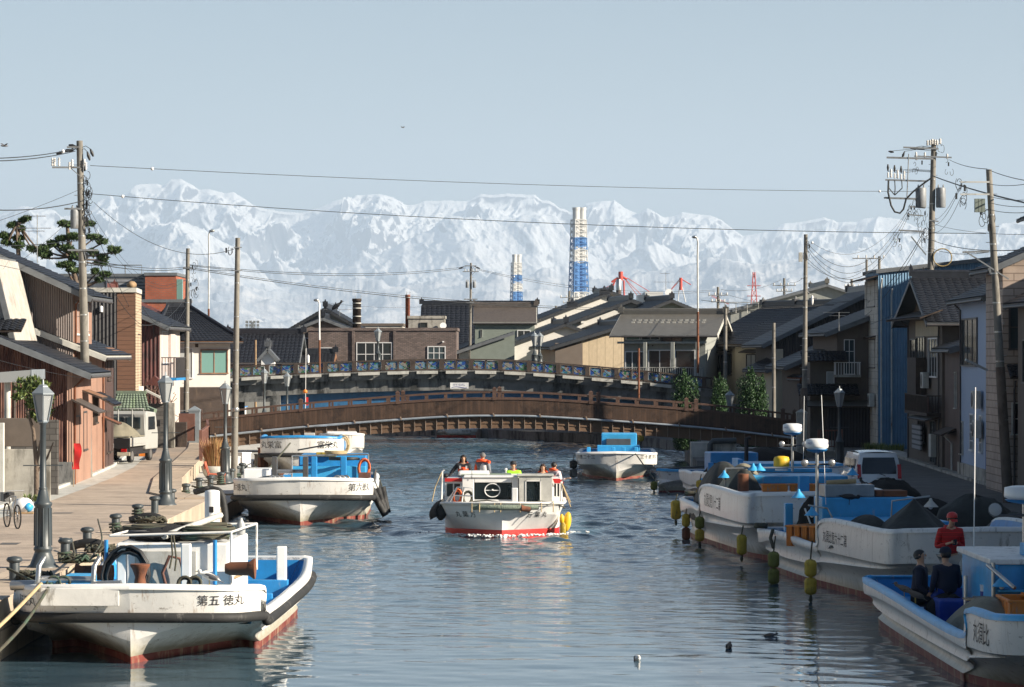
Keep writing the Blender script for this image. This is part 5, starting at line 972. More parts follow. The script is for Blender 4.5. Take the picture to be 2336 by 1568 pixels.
# ================================================================ WIRES
def wire(label, a, b, sag=.4, r=.018, group='overhead wires', marks=(), m='wire'):
    (xa, ya, da), (xb, yb, db) = a, b; A = Vector((wx(xa, da), da, wz(ya, da))); B = Vector((wx(xb, db), db, wz(yb, db))); q = MB()
    q.tube([A.lerp(B, t)-Vector((0,0,sag*4*t*(1-t))) for t in np.linspace(0, 1, 25)], r, 4, cap=False)
    o = q.build('overhead_wire', M[m]); tag(o, label, 'wire', group)
    for t in marks: k = MB(); C = A.lerp(B, t)-Vector((0,0,sag*4*t*(1-t))); k.ell(C, (.07,.07,.07), 8, 6); k.build('marker_ball', M['white'], o)
WR = [
 ('highest long thin wire crossing the whole sky above the peaks', (206,378,127), (2089,437,177), .25, .016, (.055,.94)),
 ('long thin wire crossing the snowy peaks between the outermost poles', (203,442,127), (2250,533,119), .35, .016, (.04,)),
 ('wire sagging from the left tall pole to the bare concrete pole', (214,462,127), (538,567,140), .95, .016, ()),
 ('upper black cable leaving the left tall pole towards the left edge', (-40,362,95), (178,338,127), .1, .022, (.8,)),
 ('second black cable just below the topmost one at the left edge', (-40,368,95), (172,345,127), .1, .022, ()),
 ('thick cable reaching the left tall pole at mid height', (-40,478,98), (190,458,127), .15, .024, ()),
 ('guy wire rising to the left tall pole from the left edge', (-20,510,110), (192,428,127), .05, .012, ()),
 ('low wire behind the pines to the left edge', (-20,562,115), (190,548,127), .05, .018, ()),
 ('steep thin wire running down left behind the pine', (55,590,122), (182,482,127), .05, .012, ()),
 ('line from the left tall pole to the second pole, upper', (206,593,127), (425,609,187), .2, .02, ()),
 ('line from the left tall pole to the second pole, lower', (206,600,127), (425,613,187), .2, .024, ()),
 ('wire from the second pole to the bare concrete pole', (430,609,187), (543,617,140), .1, .018, ()),
 ('long cable from the bare pole behind the centre pole to the right', (430,613,187), (1950,692,215), 1.3, .026, ()),
 ('thinner long cable just above the one behind the centre pole', (430,610,187), (1950,690,215), 1.25, .018, ()),
 ('paired wires rising gently to the top of the centre pole, upper', (430,604,187), (1062,609,259), .55, .022, ()),
 ('paired wires rising gently to the top of the centre pole, lower', (430,606,187), (1062,612,259), .6, .022, ()),
 ('wire from the centre pole top towards the far twin transformer pole, upper', (1082,612,259), (1632,662,290), .8, .018, (.15,)),
 ('wire from the centre pole top towards the far twin transformer pole, lower', (1082,614,259), (1632,665,290), .9, .018, ()),
 ('thin lower wire from the balcony house to the centre pole', (730,689,214), (1052,690,259), .4, .012, ()),
 ('drooping bundle from the left tall pole down to the slatted building', (212,570,127), (325,742,157), .5, .022, ()),
 ('second drooping bundle beside the slatted building', (200,480,127), (300,710,156), .2, .018, ()),
 ('deep sagging pale cable from the slatted building to the second pole', (325,700,157), (425,700,187), 1.1, .025, ()),
 ('sagging grey cable crossing the red brick wing', (325,742,157), (425,676,187), .5, .025, ()),
 ('wire curving from the left tall pole to the red roofed house', (205,480,127), (410,640,196), 1.3, .012, ()),
 ('wire curving low from the left tall pole past the brick tower', (205,500,127), (428,635,187), 1.5, .012, ()),
 ('thin dotted blue-green cord on the rusty shed wall', (-10,820,112), (183,862,119.0), .05, .012, ()),
 ('wire from the tallest pole to the leaning right pole, upper', (2166,365,177), (2252,386,119), .1, .02, ()),
 ('wire from the leaning right pole off the right edge, top', (2256,388,119), (2400,418,90), .1, .018, ()),
 ('heavy cable from the tallest pole to the right edge', (2124,400,177), (2370,470,100), .1, .04, ()),
 ('service wire from the leaning pole to the right edge, first', (2256,420,119), (2380,412,90), .1, .014, ()),
 ('service wire from the leaning pole to the right edge, second', (2256,448,119), (2380,452,90), .1, .014, ()),
 ('service wire from the leaning pole to the right edge, third', (2256,462,119), (2380,468,90), .1, .014, ()),
 ('service wire from the leaning pole to the right edge, fourth', (2256,478,119), (2380,480,90), .1, .014, ()),
 ('sagging service line between two right poles, first', (1843,556,172), (2072,478,177), 2.1, .018, ()),
 ('sagging service line between two right poles, second', (1843,565,172), (2074,482,177), 2.3, .018, ()),
 ('sagging service line between two right poles, third', (1843,572,172), (2076,486,177), 2.5, .018, ()),
 ('highest thin sagging line from the two-part pole', (1853,554,172), (2115,410,177), 2.0, .012, (.0,)),
 ('cross line between tallest and leaning pole, first', (2118,500,177), (2192,420,119), .5, .014, ()),
 ('cross line between tallest and leaning pole, second', (2118,512,177), (2192,425,119), .55, .014, ()),
 ('cross line between tallest and leaning pole, third', (2118,524,177), (2192,450,119), .6, .014, ()),
 ('horizontal line behind the leaning pole at roof height', (2118,545,177), (2380,566,95), .3, .022, ()),
 ('dark line from the tallest pole down past the hoop', (2120,565,177), (2258,575,119), .2, .018, ()),
 ('thin line from the tallest pole to the right edge', (2118,508,177), (2380,535,95), .2, .012, ()),
 ('diagonal line from the tallest pole to the warehouse corner', (2112,520,177), (1980,690,190), .5, .03, ()),
 ('second diagonal line from the tallest pole to the warehouse', (2112,526,177), (1975,720,190), .5, .022, ()),
 ('low black line from the beige houses to the warehouse', (1600,685,228), (1978,683,190), .35, .024, ()),
 ('line from the two-part pole to the balcony corner house', (1843,600,172), (1975,612,238), .8, .018, ()),
 ('knotted line from the two-part pole down to the paired poles', (1843,592,172), (1970,640,238), .6, .022, ()),
 ('line from the two-part pole to the far insulator pole', (1838,630,172), (1795,640,330), .3, .016, ()),
 ('far line from the twin transformer pole to the insulator pole', (1645,661,290), (1782,638,330), .5, .022, ()),
 ('far lower line from the twin transformer pole', (1645,668,290), (1860,700,300), .4, .018, ()),
 ('brace wire down to the hedge from the balcony corner house', (1735,938,182), (1660,970,180), .02, .012, ()),
 ('pale stay wire across the front of the ornate tiled house', (2140,655,177), (2275,832,140), .1, .022, ()),
 ('wire along the eaves of the ornate tiled house', (1985,740,186), (2140,655,165), .2, .018, ()),
 ('thin blue-green cord hanging from the left tall pole', (208,600,127), (222,800,130), .02, .01, ()),
]
for w_ in WR: wire(w_[0], w_[1], w_[2], w_[3], w_[4]*.72, marks=w_[5])
# ================================================================ BOATS
def boat(name, label, cat, loc, rz, B, L, zb, zm, zs, ys, group=None, rub=True, inner='blue', deck='blue', white='white_grp', fender='rubber', red='red_af', zred=.22, flare=1.0, deckz=None, cap='white_grp', sharp=0):
    """workboat: blunt flared bow at local y=0, stern at y=L, half beam B; raised bow bulwark zb to ys, low waist zm, stern zs"""
    t = thing(name, label, cat, loc, rz, group); s_ = sharp
    Y = lambda a, b_: a*(1-s_)+b_*s_
    g = [(0,0,zb+.07),(.42*B,Y(.08,.5),zb+.05),(.80*B,Y(.38,1.5),zb+.02),(.96*B,Y(1.3,2.8),zb-.03),(B,ys,zb-.10),(B,ys+.75,zm),(B,L*.78,zm+.03),(.97*B,L-.35,zs-.05),(.93*B,L,zs)]
    k = .62; ls = min(1, L/11)
    r = [(0,.14,zb*k),(.42*B,Y(.22,.7),zb*k-.01),(.81*B,Y(.55,1.7),zb*k-.03),(.97*B,Y(1.5,3.0),zb*k-.07),(1.0*B,ys+.2,zb*k-.14),(1.0*B,ys+.95,zb*k-.2),(1.0*B,L*.78,zb*k-.18),(.97*B,L-.35,zs*.66),(.92*B,L-.06,zs*.68)]
    q = [(0,.16,zb*.30),(.28*B,.32,zb*.44),(.62*B,Y(.75,2),zb*.57),(.90*B,Y(1.9,3.4),zb*.50),(.95*B,ys+.6,zb*.38),(.95*B,ys+1.6,zb*.32),(.94*B,L*.78,zb*.28),(.90*B,L-.5,zb*.30),(.84*B,L-.2,zb*.32)]
    w = [(0,.20,zred),(.10*B,.95,zred),(.34*B,2.3,zred),(.66*B,4.0,zred),(.84*B,ys+2.2,zred),(.88*B,ys+3.2,zred),(.88*B,L*.8,zred),(.85*B,L-.5,zred),(.78*B,L-.25,zred)]
    q = [(x, y if (i > 3 or ls == 1) else y*ls, z) for i, (x, y, z) in enumerate(q)]; w = [(x, min(y*ls if i < 4 else y, L-.3+.01*i), z) for i, (x, y, z) in enumerate(w)]
    u = [(x*.97, y+.04, -.55) for x, y, z in w]
    C = {k_: cat_rom(v, 6) for k_, v in zip('grqwu', (g, r, q, w, u))}; b = MB(); sol = MB()
    def strake(a, d, mi, bulge=0, n=3):
        for sg in (1, -1):
            G = []
            for i in range(n+1):
                f = i/n; P = a*(1-f)+d*f; P = P.copy(); P[:, 0] = np.where(P[:, 0] > .01, P[:, 0]+bulge*math.sin(f*math.pi)*np.minimum(1, P[:, 0]/B*2), P[:, 0]); P[:, 0] *= sg; G.append(P)
            b.grid(G, mi, True, flip=sg > 0)
            if mi == 0: sol.grid(G, 0, True, flip=sg > 0)
    strake(C['g'], C['r'], 0, .02); strake(C['r'], C['q'], 0, -.07*flare, 4); strake(C['q'], C['w'], 0, -.13*flare, 5); strake(C['w'], C['u'], 1)
    for a, d, mi in (('g','r',0),('r','q',0),('q','w',0),('w','u',1)):      # transom
        A, D_ = C[a][-1], C[d][-1]; b.quad((-A[0],A[1],A[2]), (A[0],A[1],A[2]), (D_[0],D_[1],D_[2]), (-D_[0],D_[1],D_[2]), mi=mi)
    h = b.build('hull', [M['hull_w' if white == 'white_grp' else 'hull_d'], M[red]], t); t['_src'] = 0; SRC[t.name] = (sol.v, sol.f)
    G = C['g']; Gi = G.copy(); Gi[:, 0] = np.maximum(0, Gi[:, 0]-.17); Gi[:, 1] = np.clip(Gi[:, 1]+.17*np.clip(1-Gi[:, 0]/B, 0, 1)+.05, 0, L-.16)
    Go = G.copy(); Go[:, 0] += .035*(G[:, 0] > 0); Go[:, 1] -= .03*np.clip(1-G[:, 0]/B, 0, 1)
    cp = MB()
    for sg in (1, -1):
        f = lambda P, dz: np.stack([P[:, 0]*sg, P[:, 1], P[:, 2]+dz], -1)
        cp.grid([f(Go, -.07), f(Go, .02), f((Go+Gi)/2, .045), f(Gi, .02), f(Gi, -.07)], 0, True, flip=sg < 0)
    e = G[-1]; cp.box((-e[0], e[1]-.16, e[2]-.06), (e[0], e[1]+.03, e[2]+.03)); cp.build('gunwale', M[cap], t)
    dz = deckz if deckz is not None else min(zm-.42, .75); ib = MB()
    Dk = Gi.copy()
    for i in range(len(Gi)):
        st = [C[k_][i] for k_ in 'grqwu']; zz = [p_[2] for p_ in st][::-1]
        xh = np.interp(dz, zz, [p_[0] for p_ in st][::-1]); yh = np.interp(dz, zz, [p_[1] for p_ in st][::-1])
        Dk[i, 0] = max(0, min(Gi[i, 0], xh-.30)); Dk[i, 1] = min(max(Gi[i, 1], yh+.25*(i < len(Gi)*.6)), L-.16)
    Dk[:, 2] = dz
    for sg in (1, -1):
        A = Gi.copy(); A[:, 0] *= sg; A[:, 2] -= .03; D_ = Dk.copy(); D_[:, 0] *= sg; ib.grid([A, D_], 0, True, flip=sg < 0)
    e = Gi[-1]; k_e = Dk[-1]; ib.quad((-e[0],e[1],e[2]),(e[0],e[1],e[2]),(k_e[0],e[1],dz),(-k_e[0],e[1],dz)); ib.build('inner_bulwark', M[inner], t)
    db = MB(); A = Dk.copy(); A[:, 2] = dz+.004; D_ = A.copy(); D_[:, 0] *= -1; db.grid([D_, A], 0, False); db.build('deck', M[deck], t)
    if rub:
        rb_ = MB(); Pr = C['r']; rb_.tube([(-x-.03 if x > .01 else 0, y-.05*(x < B*.8), z) for x, y, z in Pr[::-1]]+[(x+.03, y-.05*(x < B*.8), z) for x, y, z in Pr[1:]], .105, 8); rb_.build('rub_rail', M[fender], t)
    t['_B'] = B; CV[t.name] = C; return t
SRC = {}; CV = {}
def wl_(t, lx, ly, lz): return t.matrix_basis @ Vector((lx, ly, lz))
def hull_text(t, s, size, p, u, v=(0,0,1), m='ink', sx=1.0, col=None):
    return letters(s, size, p, u, v, t, m, SRC[t.name], sx, eps=.012)
def tb(t, name, m, *boxes, bev=.015):
    b = MB()
    for q in boxes: b.box(q[:3], q[3:])
    return b.build(name, M[m], t, bev=bev)
def tubes(t, name, m, r, *paths, n=7):
    b = MB()
    for p in paths: b.tube(p, r, n)
    return b.build(name, M[m], t)
def coil(c_, r, n, th, squash=.8, axis='z', drop=0):
    P = []
    for i in range(int(n*14)):
        a = i/14*2*math.pi; rr = r*(.82+.3*abs(math.sin(i/14*1.7+r*9))+.04*math.sin(i*.9)); z = th*i/14*.9-drop*abs(math.sin(a/2))
        p = (rr*math.cos(a), rr*squash*math.sin(a), z) if axis == 'z' else (rr*math.cos(a), z, rr*squash*math.sin(a)); P.append((c_[0]+p[0], c_[1]+p[1], c_[2]+p[2]))
    return P
def cone_lamp(t, x, y, z, m='lblue'):
    b = MB(); b.lathe([(.02, .22), (.035, .20), (.05, .15), (.19, 0), (.20, -.01), (.18, -.005)], (x, y, z), 14); s = b.build('lamp_shade', M[m], t); g = MB(); g.ell((x, y, z+.0), (.06,.06,.07), 8, 6); g.build('bulb', M['white'], s); return s
def post(t, x, y, z0, z1, w=.2, m='white_grp'): return tb(t, 'bollard_post', m, (x-w/2, y-w/2, z0, x+w/2, y+w/2, z1), bev=.025)
# ---- A: foreground left workboat
A = boat('white_workboat', 'large white workboat with black rubbing band moored nearest at lower left', 'boat', (-7.5, 62.7, 0), R(-1.5), 2.5, 13.2, 1.48, .92, 1.28, 1.5, inner='blue', deck='lblue', deckz=.62, zred=.14)
hull_text(A, '第五 徳丸', .23, (1.75, .4, 1.23), (1, .34, 0)); hull_text(A, '第五徳丸', .22, (-2.1, .75, 1.2), (.75, -1, 0))
cb = tb(A, 'cabin', 'white_grp', (-.95,4.6,.62, 1.42,8.4,2.12), bev=.05); tb(A, 'cabin_front', 'conc_lt', (-.55,4.56,1.1, .75,4.6,1.95)); tb(A, 'hatch', 'white_grp', (.9,4.2,.62, 1.5,4.95,1.55), bev=.04)
tubes(A, 'roof_rail', 'white_dirty', .026, [(-1.05,4.4,2.28),(1.5,4.4,2.36)], [(-1.05,4.4,2.28),(-.75,8.5,2.28)], [(1.5,4.4,2.36),(1.6,8.5,2.32)], [(-.8,8.5,2.28),(1.6,8.5,2.32)], [(1.5,4.4,1.2),(1.5,4.4,2.36)], [(1.6,8.5,1.3),(1.6,8.5,2.32)])
for x in (-.72, .62): post(A, x, 3.9, .62, 2.15, .2)
for x in (-1.05, 1.22): tubes(A, 'pipe_post', 'blue', .045, [(x,3.9,.62),(x,3.9,2.22)])
post(A, 2.05, 9.6, .6, 1.75, .22)
for x in (-1.92, -.82): tubes(A, 'gantry_upright', 'steel', .055, [(x,.75,1.15),(x+.02,.45,1.28),(x+.05,.55,1.9),(x+.12,.75,2.05)])
tubes(A, 'gantry_roller', 'steel', .075, [(-1.85,.7,1.62),(-.82,.7,1.62)]); tubes(A, 'fairlead', 'steel', .10, [(-2.45,.7,1.5),(-1.95,.6,1.52)]); tubes(A, 'fairlead', 'steel', .09, [(-.75,.35,1.53),(-.2,.3,1.55)])
b = MB(); b.lathe([(.15,0),(.13,.03),(.10,.2),(.16,.36),(.2,.42),(.2,.46)], (.0,1.5,1.42), 14); b.build('capstan', M['rust'], A)
b = MB(); b.lathe([(.10,0),(.14,.1),(.15,.5),(.22,.6),(.22,.63)], (1.42,4.0,1.62), 12, M=Matrix.Rotation(R(90),3,'Y')); b.build('winch_drum', M['rust'], A)
b = MB(); b.lathe([(.2,0),(.15,.1),(.17,.8)], (-1.9,5.2,1.45), 12, M=Matrix.Rotation(R(90),3,'Y')); b.build('winch_drum', M['rust'], A)
tubes(A, 'hose_coil', 'hose', .024, coil((-.62,3.68,1.50), .44, 12, .022, 1.25, 'y')); tubes(A, 'net_pile', 'rope_dk', .035, coil((-.3,6.6,2.22), .7, 6, .03), coil((.5,7.4,2.25), .6, 5, .03), coil((.9,4.9,2.2), .45, 5, .03)); b = MB(); b.ell((.1,6.3,2.2), (1.0,1.3,.22), 16, 8, jit=.18); b.build('net_heap', M['net'], A); tubes(A, 'hose_coil', 'hose', .03, coil((-.1,5.2,2.25), .62, 4, .02)); tubes(A, 'rope_pile', 'rope_dk', .03, coil((.9,5.4,2.28), .5, 5, .03))
tubes(A, 'red_hose', 'brown_rail', .035, [(.15,4.5,1.1),(.05,4.45,1.5),(.2,4.42,1.85),(.42,4.42,1.8),(.5,4.42,1.5),(.42,4.45,1.1)]); tubes(A, 'rope_hank', 'rope_dk', .02, [(.25,4.3,2.3),(.28,4.3,1.9),(.22,4.3,1.6)], [(.3,4.3,2.3),(.36,4.3,1.8),(.33,4.3,1.55)])
tubes(A, 'plank', 'conc_lt', .07, [(.05,4.7,2.25),(.9,7.6,2.55)]); tb(A, 'blue_basin', 'lblue', (-1.75,3.0,1.3,-1.2,3.6,1.55)); tb(A, 'thwart', 'blue', (-2.2,9.4,.62, 2.2,9.7,1.0)); tb(A, 'thwart', 'blue', (1.35,6.0,.62, 2.2,6.15,.95))
tb(A, 'patch_board', 'white_dirty', (-1.75,-.005,1.15,-.2,.035,1.5), bev=.01)
b = MB(); b.lathe([(.17,0),(.17,.9),(.15,.93),(.05,.95)], (.55,9.0,2.1), 16); f_ = b.build('funnel', M['white_grp'], A); tb(f_, 'dark_port', 'ink', (.50,8.82,2.55,.60,8.86,2.68), bev=0)
for i, x in enumerate((-1.6,-1.4,1.0,1.2)): tubes(A, 'rope_turn', 'rope_dk', .03, coil((x+.2*0,.65,1.55), .12, 2, .03, 1, 'y'))
def rope(label, pts, r=.03, m='rope_dk', group=None, cat='rope', name='mooring_rope'):
    b = MB(); b.tube(cat_rom(pts, 6), r, 6); o = b.build(name, M[m]); tag(o, label, cat, group or 'mooring ropes'); return o
rope('tan mooring rope running down to the lower left corner', [(-9.3,63.2,1.55),(-9.6,60,1.0),(-10.2,56,.25),(-10.7,53.5,.05)], .04, 'rope_tan')
rope('dark mooring rope running down to the lower left corner', [(-9.1,63.2,1.55),(-9.3,60,.85),(-9.9,56,.1),(-10.4,53,-.1)], .035, 'rope_dk')
rope('rope from the nearest bollard to the nearest white workboat', [(-10.8,68.5,1.5),(-10.1,67.5,1.3),(-9.6,66,1.3)])
rope('rope from the third bollard to the nearest white workboat', [(-10.95,79.5,1.5),(-10.3,76,1.2),(-9.2,72,1.45)])
rope('green rope drooping to the blue pipe post of the nearest workboat', [(-11,85,1.7),(-10,78,1.55),(-8.9,67.5,1.75)], .02)
t = thing('oar', 'wooden oar lying across the stern well of the nearest white workboat', 'oar', wl_(A, 1.0, 4.3, 1.15), R(0)); tubes(t, 'shaft', 'wood', .03, [(0,0,0),(.9,1.6,.35)]); b = MB(); b.cbox((-.06,-.15,-.12), (.10,.28,.3)); b.build('blade', M['wood'], t)
t = thing('plastic_bottle', 'clear plastic bottle standing on the cabin roof of the nearest workboat', 'bottle', wl_(A, 1.35, 7.6, 2.13)); b = MB(); b.lathe([(.09,0),(.10,.05),(.10,.22),(.04,.32),(.035,.36)], n=12); b.build('bottle', M['glass_wh'], t)
# ---- B: second left workboat
Bt = boat('blue_cabin_workboat', 'white workboat with bright blue cabin moored beyond the nearest one on the left', 'boat', (-7.5, 113.2, 0), R(1), 2.5, 14, 1.62, 1.15, 1.35, 3.0, inner='blue', deck='white_grp', deckz=.9, zred=.14)
hull_text(Bt, '第六徳丸', .30, (2.2, .6, 1.33), (.8, .85, 0)); hull_text(Bt, '第六徳丸', .28, (-2.25, .8, 1.33), (.8, -.9, 0))
tb(Bt, 'cabin', 'blue', (-.3,5.2,.9, 2.2,8.5,2.32), bev=.05); tb(Bt, 'cabin_base', 'lblue', (-.55,4.4,.9, 2.2,5.2,1.95), bev=.03); tb(Bt, 'roof_box', 'yellow_fl', (.35,5.0,2.3,1.1,5.3,2.45))
for x in (.35, 1.42): post(Bt, x, 3.4, .9, 2.35, .22, 'blue')
for x in (-.95, .15): tb(Bt, 'gantry_upright', 'dsteel', (x-.09,.8,1.5,x+.09,1.2,2.42), bev=.01)
tubes(Bt, 'gantry_roller', 'steel', .07, [(-.9,1.0,1.9),(.1,1.0,1.9)]); tubes(Bt, 'roof_rail', 'steel', .03, [(-.5,4.2,2.35),(2.3,4.2,2.4)], [(2.3,4.2,1.2),(2.3,4.2,2.4)], [(-.5,4.2,1.2),(-.5,4.2,2.35)])
tubes(Bt, 'rope_coil', 'rope_tan', .03, coil((1.1,4.5,2.42), .35, 5, .02)); tubes(Bt, 'hose_coil', 'hose', .03, coil((1.4,4.4,2.2), .5, 4, .02)); tubes(Bt, 'orange_hose', 'rope_or', .03, coil((2.15,3.9,1.9), .2, 7, .03, 1.6, 'y'))
tb(Bt, 'fish_box', 'brown_rail', (1.95,3.6,1.5,2.4,4.0,1.75)); tb(Bt, 'white_locker', 'white', (-2.3,4.6,1.1,-1.35,6.2,1.85), bev=.03); b = MB(); b.lathe([(.2,0),(.13,.08),(.13,.3),(.25,.42)], (-.95,4.2,1.35), 12); b.build('capstan', M['rust'], Bt)
for x in (-.4,-.25,-.1,1.3,1.45,1.6): tubes(Bt, 'rope_turn', 'steel', .03, coil((x-.6*(x<1),.3,1.62), .13, 1, .03, 1, 'y'))
for x in (2.0, 2.42): tubes(Bt, 'stanchion', 'dsteel', .06, [(x,7,1.3),(x+.06,7,1.75)])
tubes(Bt, 'boom', 'dsteel', .03, [(-.3,4.5,2.55),(1.0,4.0,2.8)])
for i, (x, y, dx) in enumerate(((2.55,5.2,.25),(2.62,6.2,.15),(2.7,7.2,.1))):
    t = thing('roll_fender', 'black rubber roll fender hung on the blue-cabin workboat, %s' % ['nearest','middle','farthest'][i], 'fender', (-7.5+x+.1, 113.2+y-2, .55), 0, 'black roll fenders'); b = MB(); b.tube([(-dx,0,.62),(0,0,.1),(dx,0,-.35)], .13, 10); b.build('roll', M['rubber'], t); tubes(t, 'rope', 'rope_dk', .02, [(-dx,0,.62),(-dx-.12,0,.95)])
rope('rope from the white cap bollards to the blue-cabin workboat', [(-12.2,122,1.05),(-10.5,118,.9),(-9.3,114.5,1.3)], .035); rope('second rope from the landing bollards to the blue-cabin workboat', [(-12.1,126,1.05),(-10.8,120,1.2),(-8.4,115.5,1.75)], .025)
rope('rope rising from the blue-cabin workboat to the white boat under the bridge', [(-9.3,117,1.2),(-10.2,135,1.3),(-10.4,150,1.9)], .04)
# ---- C, D
Cb = boat('tall_bow_boat', 'white tall-bowed boat half hidden by the left end of the footbridge', 'boat', (-10.0, 150.5, 0), R(2), 1.95, 14, 2.15, 1.3, 1.6, 7, rub=True, inner='blue', deck='white_grp', deckz=1.2, cap='blue', flare=1.2, zred=.15)
hull_text(Cb, '富栄丸', .38, (1.15, .7, 1.78), (1, .55, 0)); hull_text(Cb, '丸栄富', .38, (-1.15, .7, 1.78), (1, -.55, 0)); tb(Cb, 'cabin', 'white_grp', (-1.1,5,1.2,1.1,8.5,2.0), bev=.04); tb(Cb, 'winch', 'conc_lt', (.2,.6,2.15,.7,1.0,2.35)); tubes(Cb, 'rope_loop', 'rope_tan', .04, coil((1.95,3.5,1.7), .3, 4, .03, 1.4, 'y'))
Db = boat('small_white_boat', 'cream bow of a boat just visible right of the tall-bowed boat', 'boat', (-9.0, 170, 0), R(4), 1.2, 7, 1.8, 1.2, 1.3, 3, rub=False, inner='blue', deck='white_grp', deckz=.8, white='white_dirty'); tb(Db, 'locker', 'white_grp', (-.8,2,.8,.8,3.5,1.9), bev=.03)
# ---- E: right of tour boat, mid-distance
E = boat('grey_white_workboat', 'white blunt workboat with pale blue wheelhouse before the right half of the footbridge', 'boat', (5.0, 153.4, 0), R(-2), 1.98, 13, 1.30, 1.0, 1.15, 4.5, rub=False, inner='lblue', deck='lblue', deckz=.7, white='white_grp', zred=.12, flare=1.4)
hull_text(E, '丸須恵二十三', .22, (-1.6, .45, 1.12), (1, -.5, 0)); hull_text(E, '三十恵須丸', .22, (1.62, .45, 1.12), (1, .5, 0))
tb(E, 'wheelhouse', 'lblue', (-.75,4.5,.7,1.0,6.8,2.15), bev=.04); tb(E, 'wheelhouse_base', 'lblue', (-.95,3.6,.7,1.15,4.5,1.6), bev=.03)
for x in (-1.35,-.15,.35,.95): post(E, x, 2.4, .7, 1.55, .18, 'lblue')
tb(E, 'engine_gear', 'dsteel', (-.5,4.0,1.6,.7,4.5,1.9))
rope('long black rope from the workboat by the footbridge to the water', [(5.9,154,1.35),(6.4,146,.5),(6.8,138,.05)], .03)
# ---- F small boats
Fb = boat('small_skiff', 'small white skiff with turquoise inside right of the grey-white workboat', 'boat', (6.35, 140.5, 0), R(-62), .8, 5.5, .95, .75, .85, 2.0, rub=False, inner='lblue', deck='lblue', deckz=.35, cap='lblue', sharp=.6, zred=.08)
tubes(Fb, 'tube_fender', 'rubber', .16, [(-.7,.5,.9),(-.2,1.9,.95),(0,3.2,1.05)])
b = MB(); b.cbox((0,5.6,.95), (.4,.4,.5)); b.build('outboard', M['ink'], Fb, bev=.05)
F2 = boat('small_skiff', 'small blue-rimmed boat squeezed behind the first white hull of the right bank row', 'boat', (7.35, 124.5, 0), R(-70), .9, 5.5, 1.15, .95, 1.0, 2.5, rub=False, inner='blue', deck='blue', deckz=.5, cap='lblue', sharp=.3, zred=.1)
Rw = boat('rowing_boat', 'white rowing boat with red bottom seen under the middle of the footbridge', 'boat', (-5.5, 231.5, 0), R(-88), .62, 3.0, .78, .62, .72, .6, rub=False, inner='blue', deck='blue', deckz=.2, sharp=.7, red='red_br', zred=.2); tubes(Rw, 'oar', 'wood', .03, [(.5,-.1,.7),(.45,2.6,.68)])
b = MB(); b.cbox((0,-.2,.55), (.35,.35,.7)); b.build('outboard', M['conc_dark'], Rw, bev=.05); hull_text(Rw, '恵比須一号', .13, (-.62,2.2,.5), (0,1,0)) if False else hull_text(Rw, '恵比須一号', .14, (.6,2.2,.5), (0,1,0))
# ---- G, H, I: the row on the right bank
def rightboat(name, label, loc, rz, L, zb, zm, zs, ys, txt, tp, ts, white, B=2.35):
    t = boat(name, label, 'boat', loc, rz, B, L, zb, zm, zs, ys, inner='blue', deck='blue', white=white, rub=False, deckz=.62, flare=1.3, zred=.16, cap='lblue' if ys < 4 else ('white_grp' if white == 'white_grp' else 'white_dirty'), group=None)
    hull_text(t, txt, ts, (-B, tp, zb*.74), (0, -1, 0)); return t
G_ = rightboat('fishing_boat', 'white fishing boat farthest along the right bank row with radar and yellow drum', (9.0, 91.6, 0), R(4), 15.9, 2.05, 1.22, 1.28, 9.3, '丸須比恵八十二第', 7.0, .46, 'white_grp')
H_ = rightboat('fishing_boat', 'worn white fishing boat in the middle of the right row with dark pyramid tarpaulin', (11.1, 74.6, 0), R(6.5), 16.6, 1.95, 1.18, 1.15, 7.4, '丸須比恵六十二第', 5.9, .34, 'white_dirty')
I_ = rightboat('fishing_boat', 'stained white fishing boat at the lower right corner with men aboard', (10.6, 53.8, 0), R(1), 18.6, 1.62, 1.02, 1.06, 3.4, '丸須比', 2.0, .42, 'white_dirty', B=2.42)
def wl(t, lx, ly, lz): return t.matrix_basis @ Vector((lx, ly, lz))
# superstructures
tb(G_, 'wheelhouse', 'white_grp', (-.95,7.6,.62,1.9,10.2,2.08), bev=.03); tb(G_, 'wheelhouse_trim', 'lblue', (-1.0,7.55,2.08,1.95,10.25,2.30), bev=.02); tb(G_, 'locker', 'white_grp', (-.2,10.8,.62,1.9,12.6,2.30), bev=.03); tb(G_, 'locker_lid', 'lblue', (-.3,10.7,2.30,2.0,12.7,2.42), bev=.02)
for x in (.0, ): tb(G_, 'blue_post', 'lblue', (x-.15,3.9,.62,x+.15,4.25,2.45), bev=.02)
tubes(G_, 'winch_post', 'rust', .17, [(-1.6,5.6,.62),(-1.6,5.6,2.45)], n=12)
b = MB(); b.lathe([(.25,0),(.25,.22),(.22,.30),(.1,.33)], (.1,9.0,2.55), 16); b.build('yellow_drum', M['yellow'], G_); b = MB(); b.lathe([(.2,0),(.2,.14)], (.1,9.0,2.42), 14); b.build('drum_base', M['white'], G_)
tubes(G_, 'light_rail', 'steel', .025, [(-1.9,7.4,2.55),(1.9,7.4,2.6)], [(-1.9,7.4,1.6),(-1.9,7.4,2.55)])
for x, z in ((-1.95,2.28),(-1.05,2.5),(-.85,2.5),(2.05,2.35)): cone_lamp(G_, x, 7.3, z)
